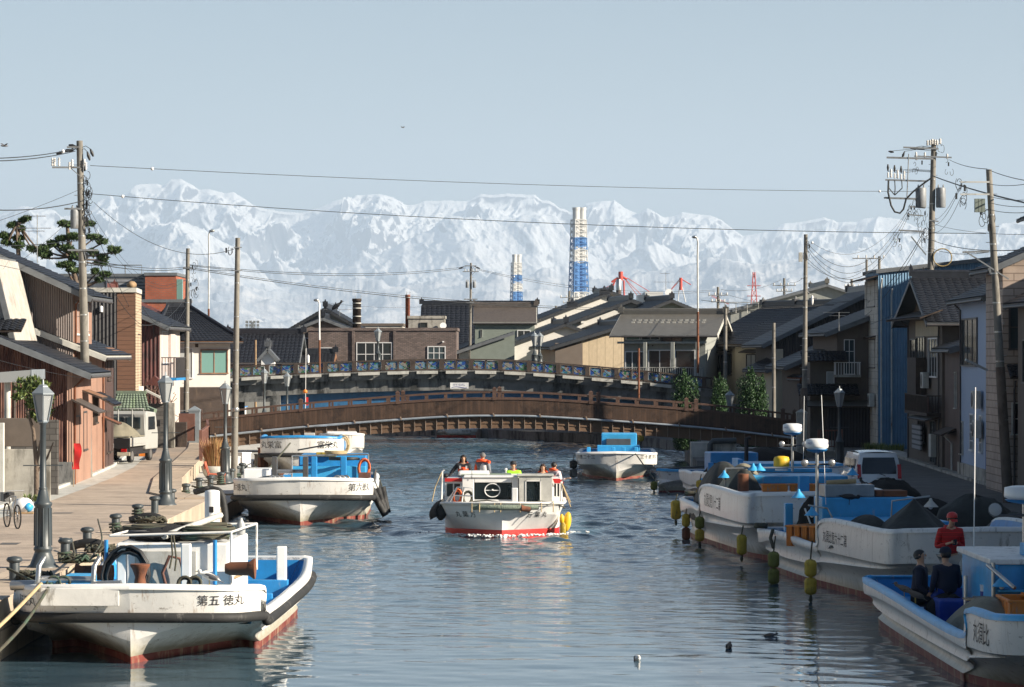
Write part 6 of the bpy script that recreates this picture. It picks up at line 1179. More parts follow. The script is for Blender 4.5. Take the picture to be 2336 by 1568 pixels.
def tarp(t, name, c_, sx_, sy_, h, m='tarp', seed=0, pk=.2):
    n_ = 22; b = MB(); G = []
    for i in range(n_+1):
        f = i/n_; row = []
        for k in range(28):
            a = 2*math.pi*k/28; wr = 1+.07*math.sin(a*5+seed)+.05*math.sin(a*11+seed*2+f*3); rad = f**(.75+pk)
            row.append((c_[0]+sx_*rad*math.cos(a)*wr, c_[1]+sy_*rad*math.sin(a)*wr, c_[2]+h*((1-f)**1.15 if pk >= .25 else 1-f**1.5)+(.03+.05*(pk >= .25))*math.sin(a*7+f*5+seed)*f))
        row.append(row[0]); G.append(row)
    b.grid(G, 0, True); return b.build(name, M[m], t)
tarp(G_, 'tarpaulin', (-1.25,12.6,.7), 1.05, 2.6, 1.9, 'tarp', 1, .0); tarp(G_, 'tarpaulin', (-1.05,9.4,1.2), 1.1, 1.5, 1.45, 'tarp_lt', 4, .1); tarp(G_, 'tarpaulin', (-1.35,7.2,1.2), .8, 1.0, 1.35, 'tarp', 3, .1)
def radar(t, x, y, z0, zt, s=1.0, txt=True, lamps=True, r_=.3):
    tubes(t, 'radar_mast', 'steel', .045, [(x,y,z0),(x,y,zt)]); b = MB(); b.lathe([(r_*.55,-.06),(r_*.98,.02),(r_,.06),(r_*.97,.22),(r_*.6,.255),(.05,.26)], (x,y,zt), 28); rd = b.build('radome', M['radome'], t)
    b = MB(); b.lathe([(r_*.15,-.10),(r_*.8,-.055),(r_*.97,-.005)], (x,y,zt-.02), 24); b.build('radome_base', M['blue'], rd)
    if txt:
        V = []; 
        for sx_, s_ in ((-1, 'UNO'), (1, 'FUR')):
            V_, F_ = textmesh(s_, .075); o_ = MB(); P = []
            for p in V_:
                a = -math.pi/2+sx_*.95+p.x/r_; P.append((x+(r_+.004)*math.cos(a), y+(r_+.004)*math.sin(a), zt+.13+p.y))
            o_.add(P, F_); o_.build('lettering', M['bluetxt'], rd)
    if lamps:
        tubes(t, 'lamp_bar', 'dsteel', .025, [(x-.35,y,zt-.42),(x+.35,y,zt-.42)])
        for q in (-.36, .36): b = MB(); b.lathe([(.03,.0),(.07,.05),(.095,.12),(.10,.15)], (x+q,y-.02,zt-.38), 12, M=Matrix.Rotation(R(90),3,'X')); lp = b.build('search_light', M['dsteel'], t); b = MB(); b.lathe([(.085,.151),(.06,.165),(.02,.17)], (x+q,y-.02,zt-.38), 12, M=Matrix.Rotation(R(90),3,'X')); b.build('lens', M['steel'], lp)
radar(G_, .35, 8.4, 2.42, 3.66)
tubes(G_, 'whip_antenna', 'white', .010, [(.95,10.0,2.5),(.98,10.0,4.75)])
for k in range(4):
    w0 = wl(G_, .2+k*.62*0-.1, 6.4-k*.95, 1.78)
def crate(label, loc, rz, s=(.6,.9,.32), m='orange', rim=True, group='orange plastic fish crates'):
    t = thing('fish_crate', label, 'crate', loc, rz, group); b = MB(); x, y, z = s; w = .035
    b.box((-x/2,-y/2,0),(x/2,y/2,.03)); b.box((-x/2,-y/2,.03),(-x/2+w,y/2,z)); b.box((x/2-w,-y/2,.03),(x/2,y/2,z)); b.box((-x/2+w,-y/2,.03),(x/2-w,-y/2+w,z)); b.box((-x/2+w,y/2-w,.03),(x/2-w,y/2,z)); b.build('box', M[m], t, bev=.02)
    r_ = MB(); r_.box((-x/2-.03,-y/2-.03,z-.05),(x/2+.03,-y/2,z)); r_.box((-x/2-.03,y/2,z-.05),(x/2+.03,y/2+.03,z)); r_.box((-x/2-.03,-y/2,z-.05),(-x/2,y/2,z)); r_.box((x/2,-y/2,z-.05),(x/2+.03,y/2,z))
    for k in (-.3, 0, .3): r_.box((-x/2-.015,y*k-.02,.03),(-x/2,y*k+.02,z-.05)); r_.box((x*k-.02,-y/2-.015,.03),(x*k+.02,-y/2,z-.05))
    r_.build('rim', M[m], t, bev=.008); return t
for k in range(4):
    p = wl(G_, -.75+k*.85, 4.9, 1.95); b = MB()
    crate('orange crate lying on the foredeck of the farthest right boat, number %s from the left' % ['one','two','three','four'][k], p, R(90), (.5,.75,.22))
tb(G_, 'hold_cover', 'white_grp', (-1.9,4.4,.62,2.0,5.9,1.93))
# H parts
tb(H_, 'wheelhouse', 'lblue', (-1.4,8.3,.62,1.2,11.0,1.75), bev=.03); tb(H_, 'wheelhouse_band', 'white_grp', (-1.42,8.28,.95,1.22,11.02,1.2), bev=.01); tb(H_, 'rear_locker', 'lblue', (-1.55,11.2,.62,1.0,12.3,2.25), bev=.03)
for x in (-2.02, -1.52): tb(H_, 'blue_post', 'lblue', (x-.11,13.3,.62,x+.11,13.55,2.0), bev=.02)
tarp(H_, 'tarpaulin', (-.55,5.0,1.2), 1.55, 2.2, 1.3, 'tarp', 2, .25); tarp(H_, 'tarpaulin', (-1.45,6.2,1.2), .9, 1.2, .85, 'tarp', 5, 0)
radar(H_, -2.15+.1, 9.5, .62, 3.62, lamps=True); tubes(H_, 'whip_antenna', 'white', .010, [(-1.6,10.5,2.1),(-1.72,10.5,5.0)])
tubes(H_, 'lamp_arm', 'steel', .025, [(-1.95,8.0,1.2),(-1.98,8.0,1.9),(-2.1,8.0,2.12),(-2.6,8.0,2.2)]); tubes(H_, 'lamp_arm', 'steel', .025, [(-.4,8.1,1.7),(-.4,8,2.3),(.6,8,2.42)])
for x, y, z in ((-2.75+.25,8.0,1.95),(-2.6,9.2,2.35),(.62,8.0,2.15)): cone_lamp(H_, x, y, z, 'lblue' if x < 0 else 'conc_lt')
tb(H_, 'wash_crate', 'lamp_head', (-1.45,11.3,2.26,-.1,12.1,2.58)); tb(H_, 'brown_box', 'rust', (-.05,11.3,2.26,.8,12.1,2.42)); tubes(H_, 'net_roll', 'rope_tan', .07, [(-1.3,11.8,2.62),(-.5,11.8,2.66)])
def pile(t, name, c_, r, m='net', jit=.14, n=16): b = MB(); b.ell(c_, r, n, 10, jit=jit); return b.build(name, M[m], t)
pile(H_, 'net_heap', (-1.35,12.9,1.3), (.55,.55,.85)); tubes(H_, 'net_pole', 'white', .025, [(-1.75,12.5,1.9),(-1.45,12.3,1.0)], [(-1.2,12.5,1.8),(-.75,12.2,.95)])
tb(H_, 'yellow_tray', 'yellow_fl', (-1.05,11.9,1.3,.1,12.6,1.5)); pile(H_, 'rope_pile', (-.5,12.2,1.55), (.5,.3,.12), 'rope_dk')
for k in range(5):
    crate('upright orange crate on the middle right boat, %s from the left end of the row' % ['first','second','third','fourth','fifth'][k], (wx(1824, 86)+k*.19, 86-k*.12, .95), R(-38), (.18,1.05,.56))
b = MB(); b.ell((0,.0,0), (.05,.05,.3), 8, 6)
# wooden stacked sterns' tied black rope on H
tubes(H_, 'rope_tie', 'rope_dk', .05, coil((-2.25,16.2,1.2), .14, 3, .03)); tubes(H_, 'rope_tie', 'rope_dk', .05, [(-2.4,13.7,1.25),(-2.5,13.5,1.05),(-2.48,13.2,.8)]); tubes(G_, 'rope_tie', 'rope_dk', .04, coil((-2.0,15.3,1.4), .14, 3, .03)); tubes(G_, 'rope_tie', 'rope_dk', .04, [(-1.9,15.4,1.45),(-1.7,15.2,1.0)])
# I parts
tb(I_, 'wheelhouse', 'lblue', (-.95,9.2,.62,2.2,13.2,1.95), bev=.03); tb(I_, 'wheelhouse_roof', 'white_dirty', (-1.05,9.1,1.95,2.3,13.3,2.06), bev=.02); tb(I_, 'blue_chest', 'blue', (-.35,8.6,1.5,1.0,9.2,1.95), bev=.03)
tubes(I_, 'stanchion', 'steel', .04, [(-1.0,9.0,.62),(-1.0,9.0,2.0)], [(-1.45,9.6,.62),(-1.45,9.6,1.7)], [(-1.1,9.1,1.95),(-.7,8.3,1.55)])
radar(I_, .25, 12.6, 2.0, 3.1, txt=False, lamps=False, r_=.42); b = MB(); b.lathe([(.03,0),(.13,.06),(.15,.16)], (-.45,12.2,2.85), 14, M=Matrix.Rotation(R(75),3,'X')); sp = b.build('search_light', M['dsteel'], I_); b = MB(); b.lathe([(.135,.165),(.09,.2),(.02,.21)], (-.45,12.2,2.85), 14, M=Matrix.Rotation(R(75),3,'X')); b.build('lens', M['glass_wh'], sp)
tubes(I_, 'lamp_bar', 'dsteel', .03, [(.25,12.5,2.75),(-.45,12.3,2.75)]); tubes(I_, 'whip_antenna', 'white', .013, [(-.75,12.9,2.06),(-.72,12.9,5.4)])
tb(I_, 'chest', 'lblue', (-.2,9.6,2.06,.7,10.6,2.3), (.85,9.5,2.06,1.7,10.4,2.36)); tb(I_, 'door', 'white_dirty', (.9,9.17,.7,1.5,9.2,1.8)); tubes(I_, 'hose_loop', 'hose', .02, coil((.35,9.1,1.35), .2, 3, .02, 1.3, 'y')); tb(I_, 'frame_post', 'lblue', (-.97,9.1,.62,-.88,9.2,1.95)); tb(I_, 'shelf', 'lblue', (-.9,8.9,1.42,.9,9.18,1.47))
cone_lamp(I_, -.85, 8.9, 1.55); tb(I_, 'winch_box', 'dsteel', (-1.2,9.7,.62,-.75,10.3,1.25)); tubes(I_, 'orange_float', 'orange', .06, [(-.6,8.2,1.42),(.3,8.0,1.36),(1.0,7.9,1.32)])
tarp(I_, 'grey_sheet', (-1.25,8.2,.75), .85, 1.2, .65, 'tarp_lt', 6, .1); tb(I_, 'work_table', 'wood', (-1.6,8.5,1.28,.4,9.1,1.31)); tb(I_, 'blue_tub', 'cl_blue', (-1.75,11.0,.62,-.95,12.0,1.1), bev=.04); pile(I_, 'dark_net', (-1.45,11.9,.8), (.5,.45,.36))
b = MB(); b.lathe([(.13,0),(.15,.32),(.16,.33)], (-.85,10.6,1.12), 14); bk = b.build('bucket', M['white'], I_); b = MB(); b.lathe([(.141,.06),(.147,.2)], (-.85,10.6,1.12), 14); b.build('bucket_band', M['bluetxt'], bk)
for k in range(3): crate('large orange crate on the near right boat, %s' % ['leftmost','middle one','rightmost'][k], wl(I_, -.75+k*.62, 6.6+.4*(k == 0)*0+1.1, .92), R(0), (.55,1.5,.5))
tubes(I_, 'black_pole', 'hose', .03, [(-2.2,12.5,.75),(-.6,10.6,.8)]); b = MB(); b.lathe([(.045,0),(.045,.22),(.015,.28),(.015,.36)], (-1.95,13.2,.95), 10); b.build('bottle', M['ink'], I_)
tubes(I_, 'folding_chair_frame', 'conc_lt', .018, [(-1.85,14.2,1.15),(-1.5,13.7,.65)], [(-1.5,14.2,1.1),(-1.6,13.7,.65)], [(-1.85,14.2,1.15),(-1.5,14.2,1.1)])
# ---- boats moored behind the first row
J_ = boat('fishing_boat', 'blue and white boat with long low cabin behind the row on the right', 'boat', (10.4, 108.6, 0), R(3), 1.95, 13, 1.4, 1.2, 1.2, 6, inner='blue', deck='blue', rub=False, deckz=.6, cap='lblue')
tb(J_, 'cabin', 'white_grp', (-1.75,5.5,.62,1.6,8.0,2.05), bev=.03); tb(J_, 'cabin_roof', 'lblue', (-1.9,5.4,2.05,1.7,8.1,2.18), bev=.02); tb(J_, 'cabin_end', 'blue', (-1.95,6.5,.62,-1.75,8.2,2.3), bev=.02); tubes(J_, 'pipe_roll', 'pole_br', .12, [(-1.2,5.3,1.85),(.9,5.3,1.85)])
K_ = boat('fishing_boat', 'small boat with blue wheelhouse and black exhaust behind the right row', 'boat', (9.5, 128, 0), R(5), 1.5, 10, 1.3, 1.1, 1.1, 5, inner='blue', deck='blue', rub=False, deckz=.6)
tb(K_, 'wheelhouse', 'blue', (-.9,4.5,.62,1.1,6.2,2.0), bev=.04); tubes(K_, 'exhaust', 'ink', .09, [(.55,4.2,.7),(.55,4.2,2.6),(.72,4.2,2.62)]); tb(K_, 'engine_gear', 'dsteel', (-.6,3.6,.62,.5,4.4,1.5)); pile(K_, 'net_heap', (-.9,2.5,1.1), (.6,.8,.5))
for x in (-1.35, -.55): post(K_, x, 1.5, .6, 1.7, .22, 'blue')
# ---- fenders
def buoy(label, x, y, z, n=2, m='yellow_fl', r=.155, h=.36, top=.9, group='hanging float fenders'):
    t = thing('float_fender', label, 'fender', (x, y, z), 0, group)
    for k in range(n):
        b = MB(); pr = [(.04,-h*(k+1)+.0),(r*.75,-h*(k+1)+.03),(r,-h*(k+1)+.09)]; pr += [(r*(.97 if j % 2 else 1), -h*(k+1)+.09+(h-.18)*j/5) for j in range(1, 5)]; pr += [(r,-h*k-.09),(r*.75,-h*k-.03),(.04,-h*k)]; b.lathe(pr, n=14); b.build('float', M[m if not isinstance(m, (list, tuple)) else m[k]], t)
    tubes(t, 'rope', 'rope_dk', .02, [(0,0,-h*n-.12),(0,0,0),(.02,.02,top*.5),(.05,.05,top)]); b = MB(); b.ell((0,0,-h*n-.1), (.05,.05,.1), 8, 5, jit=.2); b.build('knot', M['rope_dk'], t); return t
def bx_(x, y, d): return (wx(x, d), d, wz(y, d))
for i, (x, y, d, n_, m_, r_, h_, top, lb) in enumerate([
  (1542,1141,107.5,1,'yellow_fl',.18,.66,.2,'long yellow float at the stern corner of the farthest right boat'),
  (1565,1172,105,2,('yellow_fl','rust'),.14,.44,.35,'pair of brown-yellow floats second along the farthest right boat'),
  (1596,1178,101.3,2,('green_fl','yellow_fl'),.155,.40,.35,'pair of floats with mossy green upper one on the farthest right boat'),
  (1692,1219,92.3,1,'yellow_fl',.15,.60,.25,'long yellow float at the stern corner of the middle right boat'),
  (1765,1258,84.6,2,('green_fl','green_fl'),.155,.44,.4,'pair of mossy green floats on the middle right boat'),
  (1849,1276,78.6,2,('yellow_fl','yellow_fl'),.155,.44,.45,'pair of rope-wound yellow floats nearest on the middle right boat'),
  (1492,1098,140.6,1,'green_fl',.16,.4,.2,'small green float hung on the turquoise skiff'),
  (1597,1095,123,2,('yellow_fl','yellow_fl'),.16,.33,.2,'pair of floats hanging by the blue-rimmed boat'),
  (1308,1050,154.5,3,('rubber','conc_dark','conc_lt'),.19,.42,.3,'string of grey fenders left of the grey-white workboat'),
  (1449,982,203,1,'conc_lt',.18,.6,.2,'pale fender on the far quay wall under the footbridge'),
  (1462,986,202,1,'yellow_fl',.2,.6,.2,'yellow fender on the far quay wall under the footbridge')]):
    p = bx_(x, y, d); buoy(lb, p[0], p[1], p[2], n_, m_, r_, h_, top)
mm('roll_g', (.20,.24,.19), .9, dirt=(.10,.12,.09), dsc=6, dth=.5, bump=.8, bsc=20, bd=.03)
# ---- T: tour boat coming towards the camera
T = thing('tour_boat', 'white sightseeing boat with red trim and passengers in orange life vests heading to camera', 'boat', (-.33, 106, 0), 0)
hb = MB(); TG = [(0,0,1.16),(.9,.12,1.14),(1.75,.55,1.12),(2.1,1.6,1.08),(2.12,7,1.05),(2.0,13,1.1)]; TC = [(0,.10,.80),(.8,.25,.78),(1.6,.75,.74),(1.93,1.75,.70),(1.95,7,.7),(1.9,13,.7)]
TW = [(0,.22,.24),(.5,.55,.24),(1.3,1.2,.24),(1.9,2.4,.22),(1.93,7,.22),(1.88,13,.24)]; TU = [(x,y+.03,-.5) for x,y,z in TW]
cc = [cat_rom(q, 6) for q in (TG, TC, TW, TU)]; sol = MB()
for i, (a, d) in enumerate(zip(cc[:-1], cc[1:])):
    for sg in (1, -1):
        G = [[(x*sg, y, z) for x, y, z in a*(1-f)+d*f] for f in (0, .5, 1)]; hb.grid(G, 1 if i == 2 else 0, True, flip=sg > 0); sol.grid(G, 0)
for a, d in zip(cc[:-1], cc[1:]): A_, D_ = a[-1], d[-1]; hb.quad((-A_[0],A_[1],A_[2]),(A_[0],A_[1],A_[2]),(D_[0],D_[1],D_[2]),(-D_[0],D_[1],D_[2]))
hb.build('hull', [M['white'], M['red_br']], T); SRC[T.name] = (sol.v, sol.f)
hull_text(T, '丸 葉 万', .22, (-1.28, .3, .74), (1, -.38, 0)); hull_text(T, '万 葉 丸', .22, (1.22, .3, .73), (1, .38, 0))
db = MB(); P = cc[0]; db.grid([[(-x, y, 1.05) for x, y, z in P], [(x, y, 1.05) for x, y, z in P]], 0, False); db.build('deck', M['conc_lt'], T)
gw = MB(); gw.tube([(-x, y, z+.02) for x, y, z in P[::-1]]+[(x, y, z+.02) for x, y, z in P[1:]], .05, 6); gw.build('gunwale', M['white'], T)
rl = MB(); rl.tube([(x, y-.12, 1.01) for x, y in [(-.95,.22),(-.5,.06),(0,-.02),(.6,.06),(1.2,.22)]], .09, 12); rl.build('bow_roll', M['roll_g'], T); rl = MB(); rl.tube([(.62,-.07,.99),(.92,.03,.96)], .11, 10); rl.build('rust_patch', M['rust'], T)
for x in (-1.0,-.75,-.25,-.05,.6,1.3,1.7): tubes(T, 'lashing', 'rope_tan', .018, [(x,.1+.2*abs(x),1.2),(x,-.16+.12*abs(x),1.08),(x,-.18+.12*abs(x),.85)])
# cabin: left half forward window, right half door block
def cabwall(name, m, pts, y0_, y1_): b = MB(); b.ext([(x, z) for x, z in pts], 1, y0_, y1_); return b.build(name, M[m], T, bev=.012)
cf = MB(); W1 = (-1.0,.32,1.18,1.90); Yc = 1.75
for a in ((-1.35,1.05,-.95,2.05),(.33,1.05,.55,2.05),(-.95,1.05,.33,1.2),(-.95,1.86,.33,2.05)): cf.box((a[0],Yc,a[1]),(a[2],Yc+.12,a[3]))
cf.box((-1.35,Yc+.12,1.05),(-1.27,4.2,2.05)); cf.build('cabin_front', M['white'], T, bev=.02)
pn = MB(); pn.box((-.95,Yc+.05,1.2),(.33,Yc+.07,1.86)); pane = pn.build('windscreen', M['glass_t'], T)
rg = MB(); rg.tube([(-.33+.26*math.cos(a), Yc+.03, 1.56+.26*math.sin(a)) for a in np.linspace(0, 2*math.pi, 25)], .022, 6); rg.beam((-.57,Yc+.03,1.56),(-.09,Yc+.03,1.56),.03,.03); rg.lathe([(.03,0),(.03,.05)], (-.33,Yc,1.56), 8); rg.build('clear_view_disc', M['white'], pane)
dk = MB()
for a in ((.56,1.05,.80,2.12),(1.28,1.05,1.68,2.12),(.80,1.92,1.28,2.12)): dk.box((a[0],Yc-.25,a[1]),(a[2],Yc-.13,a[3]))
dk.box((.56,Yc-.13,1.05),(.66,Yc+.0,2.12)); dk.box((1.60,Yc-.13,1.05),(1.68,Yc+1,2.12)); dk.box((.50,Yc-.3,2.12),(1.74,Yc+1.0,2.17)); dk.build('door_block', M['car_white'] if False else M['conc_lt'], T, bev=.012)
dp = MB(); dp.box((.80,Yc-.20,1.05),(1.28,Yc-.18,1.92)); dpo = dp.build('door_glass', M['glass_t'], T); fr = MB(); 
for a in ((.78,1.05,.81,1.95),(1.27,1.05,1.30,1.95),(.78,1.92,1.30,1.95)): fr.box((a[0],Yc-.27,a[1]),(a[2],Yc-.24,a[3]))
fr.build('door_frame', M['white'], dpo)
sd = MB()
for sg, x0_, x1_ in ((-1,-1.95,-1.36),(1,1.69,2.0)):
    y = 2.6
    sd.box((x0_,y,1.05),(x1_,y+.1,1.28)); sd.box((x0_,y,1.78),(x1_,y+.1,2.0)); sd.box((x0_,y,1.28),(x0_+.07,y+.1,1.78)); sd.box((x1_-.07,y,1.28),(x1_,y+.1,1.78)); sd.box(((x0_+x1_)/2-.02,y,1.28),((x0_+x1_)/2+.02,y+.1,1.78))
sd.box((-1.95,2.7,1.05),(-1.88,4.2,2.0)); sd.box((1.93,2.7,1.05),(2.0,4.2,2.0)); sd.box((-1.95,2.7,1.92),(2.0,4.2,1.99)); sd.box((-1.95,4.2,1.05),(2.0,4.28,1.98)); sd.box((-1.95,4.3,1.05),(-1.88,12,1.5)); sd.box((1.93,4.3,1.05),(2.0,12,1.5)); sd.build('side_cabin', M['white'], T, bev=.012)
for x0_, x1_ in ((-1.88,-1.43),(1.76,1.93)): q = MB(); q.box((x0_,2.64,1.28),(x1_,2.66,1.78)); q.build('side_window', M['glass'], T)
q = MB()
for (a, d, z0_, z1_) in ((1.75,2.1,1.80,1.98),): q.add([(a-.05,2.5,z1_),(a+.02,2.5,z0_),(d,2.5,z0_),(d-.15,2.5,z1_)], [(0,1,2,3)])
q.build('red_trim', M['red_br'], T); q = MB(); q.box((-1.95,2.55,1.86),(-1.3,2.6,2.0)); q.build('red_trim', M['red_br'], T)
tb(T, 'roof_box', 'white', (-1.5,3.2,2.06,-.45,4.1,2.24), bev=.05); tb(T, 'green_hatch', 'cl_green' if False else 'tile_gr', (-1.4,3.15,2.05,.32,3.19,2.12)); tb(T, 'green_lid', 'tile_gr', (-.42,3.2,2.06,.3,3.9,2.14)); tb(T, 'roof_slab', 'white', (-1.3,Yc-.05,2.05,.55,4.2,2.10), bev=.02)
b = MB(); b.lathe([(.02,0),(.02,.12),(.05,.14),(.05,.2),(.02,.22)], (.12,4.2,2.1), 8); b.build('navigation_light', M['white'], T)
tubes(T, 'bow_rail', 'white', .025, [(-1.75,1.1,1.1),(-1.5,1.1,1.72),(-.98,.85,1.7),(-.95,.75,1.1)], [(-1.35,1.05,1.1),(-1.28,1.0,1.7)], [(-1.6,1.1,1.4),(-.95,.8,1.38)], [(-1.5,1.1,1.72),(-1.9,1.3,1.1)])
tubes(T, 'side_pole', 'white', .035, [(-2.05,1.7,1.05),(-2.02,1.7,2.3),(-1.95,1.7,2.36)], [(1.98,1.9,1.1),(2.0,1.9,1.9)]); tubes(T, 'whip_antenna', 'black', .008, [(-1.02,1.7,2.0),(-1.02,1.7,2.45)])
tubes(T, 'side_rope', 'rope_tan', .02, [(-2.02,1.7,2.3),(-2.25,1.5,1.7),(-2.35,1.3,1.15)], [(2.0,1.9,1.85),(2.15,1.7,1.4),(2.3,1.4,.95)], [(2.02,1.9,1.8),(2.3,1.6,1.1)])
tubes(T, 'orange_rope', 'rope_or', .03, coil((-1.5,1.15,1.35), .13, 7, .02, 2.0, 'y')); tubes(T, 'black_rope', 'rope_dk', .03, coil((-1.15,1.1,1.3), .15, 6, .02, 1.6, 'y'))
post(T, .42, .45, 1.05, 1.72, .2, 'white'); tubes(T, 'bow_line', 'rope_dk', .025, [(1.2,.5,1.22),(1.7,.6,1.15),(2.1,.9,.95)], [(-1.0,.4,1.2),(-.5,.3,1.25),(0,.25,1.18)])
b = MB(); b.ell((-1.9,1.9,2.12), (.09,.12,.09), 10, 6); b.build('loudspeaker', M['ink'], T)
for (x, z, r_, h_, m_) in ((2.0,.72,.08,.32,'yellow'),(2.04,.46,.10,.5,'yellow_fl')): b = MB(); b.lathe([(.03,-h_),(r_,-h_+.08),(r_,-.1),(.03,0)], (x,1.3,z), 12); b.build('side_fender', M[m_], T)
b = MB(); b.ell((2.18,1.5,.45), (.14,.14,.34), 14, 10, M=Matrix.Rotation(R(8),3,'Y')); b.build('side_fender', M['yellow'], T)
b = MB(); b.grid([[(-2.2-.25*math.sin(v*2.2)+u*.22, 1.25-.25*u, 1.15-v*.62+.12*u) for u in (0,.35,.7,1)] for v in (0,.15,.35,.55,.75,.9,1)], 0); b.ell((-2.05,1.15,.78), (.20,.15,.26), 10, 7, jit=.12); q_ = b.build('mat_fender', M['rubber'], T); q_.modifiers.new('t','SOLIDIFY').thickness = .06
def _sq(o):
    for v_ in o.data.vertices:
        if v_.co.z > 1.06: v_.co.z = 1.06+(v_.co.z-1.06)*.87
    for k_ in KIDS.get(o.name, []): _sq(bpy.data.objects[k_])
for k_ in KIDS[T.name]: _sq(bpy.data.objects[k_])
# foam and bow wave
fm = MB()
for k in range(260):
    s_ = random.choice((-1, 1)); u_ = random.random(); x = s_*u_*2.1+ (.25 if random.random() < .3 else 0); y = .15+abs(x)*.55-random.uniform(0, .35)*(1 if u_ < .9 else 2); r_ = random.uniform(.015, .045); fm.ell((x, y, .02+random.uniform(0, .07)), (r_*1.6, r_, r_*.8), 5, 3)
for k in range(130):
    g_ = abs(random.gauss(0, .5)); s_ = random.choice((-1, 1)); fm.ell((s_*(2.0+g_), 1.2+g_*1.6+random.uniform(-.6,.6), .02+random.uniform(0,.06)), (random.uniform(.02,.06), .03, .022), 5, 3)
fo = fm.build('bow_foam', M['white'], None, loc=(-.33, 106, 0)); tag(fo, kind='stuff')
# ================================================================ BOLLARDS, STREET THINGS
def bollard(label, x, y, z=1.2, ropes=0, s=1.0, m='lamp_post'):
    t = thing('mooring_bollard', label, 'bollard', (x, y, z), 0, 'mooring bollards on the left quay'); b = MB()
    b.lathe([(.115*s,0),(.11*s,.38*s),(.105*s,.40*s)], n=14); b.build('shaft', M[m], t); c_ = MB(); c_.lathe([(.105*s,.38*s),(.165*s,.42*s),(.175*s,.46*s),(.14*s,.505*s),(.04,.525*s)], n=14); c_.build('cap', M[m], t)
    if ropes: b = MB(); b.tube([(.15*s*math.cos(a)*(1+.16*math.sin(a*3.3)), .15*s*math.sin(a), .03+.013*a*s) for a in np.linspace(0, 2*math.pi*ropes, 12*ropes)], .03, 5); b.build('rope_turns', M['rope_dk'], t)
    return t
BL = [(33,1325,0,'nearest bollard, left of the nearest lamp base'),(149,1278,2,'second bollard from the front, ropes at its foot'),(199,1250,2,'third bollard from the front with a rope to a rusty roller'),(264,1216,3,'fourth bollard from the front wrapped in green rope'),(314,1191,4,'fifth bollard from the front wound fully in rope'),(353,1171,0,'sixth bollard from the front, bare and slim'),(391,1152,0,'bollard standing just right of the middle lamp base')]
for x, y, rp, lb in BL: d = (EZ-1.225)*F/(y-HY); bollard(lb, wx(x, d), d, 1.225, rp, 1.0)
for x, y, rp, lb in ((424,1136,3,'rope-wound bollard at the near corner of the left landing'),(454,1122,2,'second bollard on the left landing'),(480,1116,0,'plain bollard on the left landing before the third lamp'),(504,1107,4,'bollard with heavy rope beside the third lamp'),(528,1098,0,'bollard between the third lamp and the bare concrete pole'),(541,1091,2,'bollard at the foot of the bare concrete pole'),(553,1084,0,'farthest bollard right of the bare concrete pole')):
    d = (EZ-.65)*F/(y-HY); bollard(lb, wx(x, d), d, .65, rp, 1.05)
def ropepile(label, x, y, z, r=.35, n=6, m='rope_dk', h=.10):
    b = MB()
    for k in range(n):
        a0 = random.uniform(0, 6); rr = r*random.uniform(.5, 1); cx_, cy = random.uniform(-.4,.4)*r, random.uniform(-.4,.4)*r
        b.tube([(x+cx_*2+rr*math.cos(a0+a), y+cy+rr*.7*math.sin(a0+a), z+.03+h*1.8*random.random()) for a in np.linspace(0, 5.4, 12)], .032, 5)
    o = b.build('rope_pile', M[m]); tag(o, label, 'rope', 'rope heaps on the quay'); return o
for x, y, z, lb in ((75,1325,1.22,'rope ring beside the nearest bollard'),(180,1285,1.22,'tangled rope heap by the second bollard'),(235,1262,1.22,'long rope heap by the third bollard'),(300,1222,1.22,'rope heap between the fourth bollard and the quay edge'),(345,1195,1.22,'dark rope heap right of the fifth bollard'),(565,1075,.66,'dark nets heaped on the far end of the landing'),(600,1060,.66,'rope heap at the water end of the landing')):
    d = (EZ-z)*F/(y-HY); ropepile(lb, wx(x, d), d, z, .30, 13)
for x, y, lb in ((222,1258,'black rubber hose draped over the quay edge near the third bollard'),(345,1195,'black hose draped over the quay edge near the fifth bollard'),(460,1130,'black hose hanging from the end of the upper quay')):
    d = (EZ-1.2)*F/(y-HY); X_ = -10.7; rope(lb, [(X_-.3,d,1.3),(X_+.2,d-.1,1.42),(X_+.62,d-.2,1.3),(X_+.78,d-.3,.7),(X_+.8,d-.3,.1)], .12, 'rubber', cat='hose', group='hoses over the quay edge', name='rubber_hose')
t = thing('planter_urn', 'round terracotta planter overflowing with dry red and yellow grass on the landing', 'planter', (-12.75, 137.5, .65)); b = MB(); b.lathe([(.30,0),(.5,.25),(.62,.6),(.58,.62)], n=16); b.build('pot', M['conc_lt'], t)
def blades(mb, c_, n, h, spread, w=.02):
    for _ in range(n):
        a = random.uniform(0, 2*math.pi); r_ = random.uniform(0, spread*.5); L = h*random.uniform(.5, 1.1); le = random.uniform(.1, .6)*spread; p = Vector((c_[0]+r_*math.cos(a), c_[1]+r_*math.sin(a), c_[2])); q = p+Vector((le*math.cos(a), le*math.sin(a), L)); mdl = (p+q)/2+Vector((0,0,L*.12)); s_ = Vector((-math.sin(a), math.cos(a), 0))*w
        mb.add([p-s_, p+s_, mdl+s_*.8, mdl-s_*.8, q], [(0,1,2,3),(3,2,4)])
b = MB(); blades(b, (0,0,.55), 700, 1.25, .85, .022); b.build('dry_grass', M['drygrass'], t)
t = thing('park_bench', 'small red-brown metal bench beside the dry grass planter', 'bench', (-12.5, 134.2, .65)); tubes(t, 'frame', 'bench', .03, [(-.4,0,.9),(-.25,0,.4),(.45,0,.35),(.45,0,0)], [(-.4,.5,.9),(-.25,.5,.4),(.45,.5,.35)], [(-.25,0,.4),(-.2,0,0)]); tb(t, 'seat', 'bench', (-.25,0,.38,.45,.5,.42)); tb(t, 'backrest', 'bench', (-.42,0,.6,-.36,.5,.92))
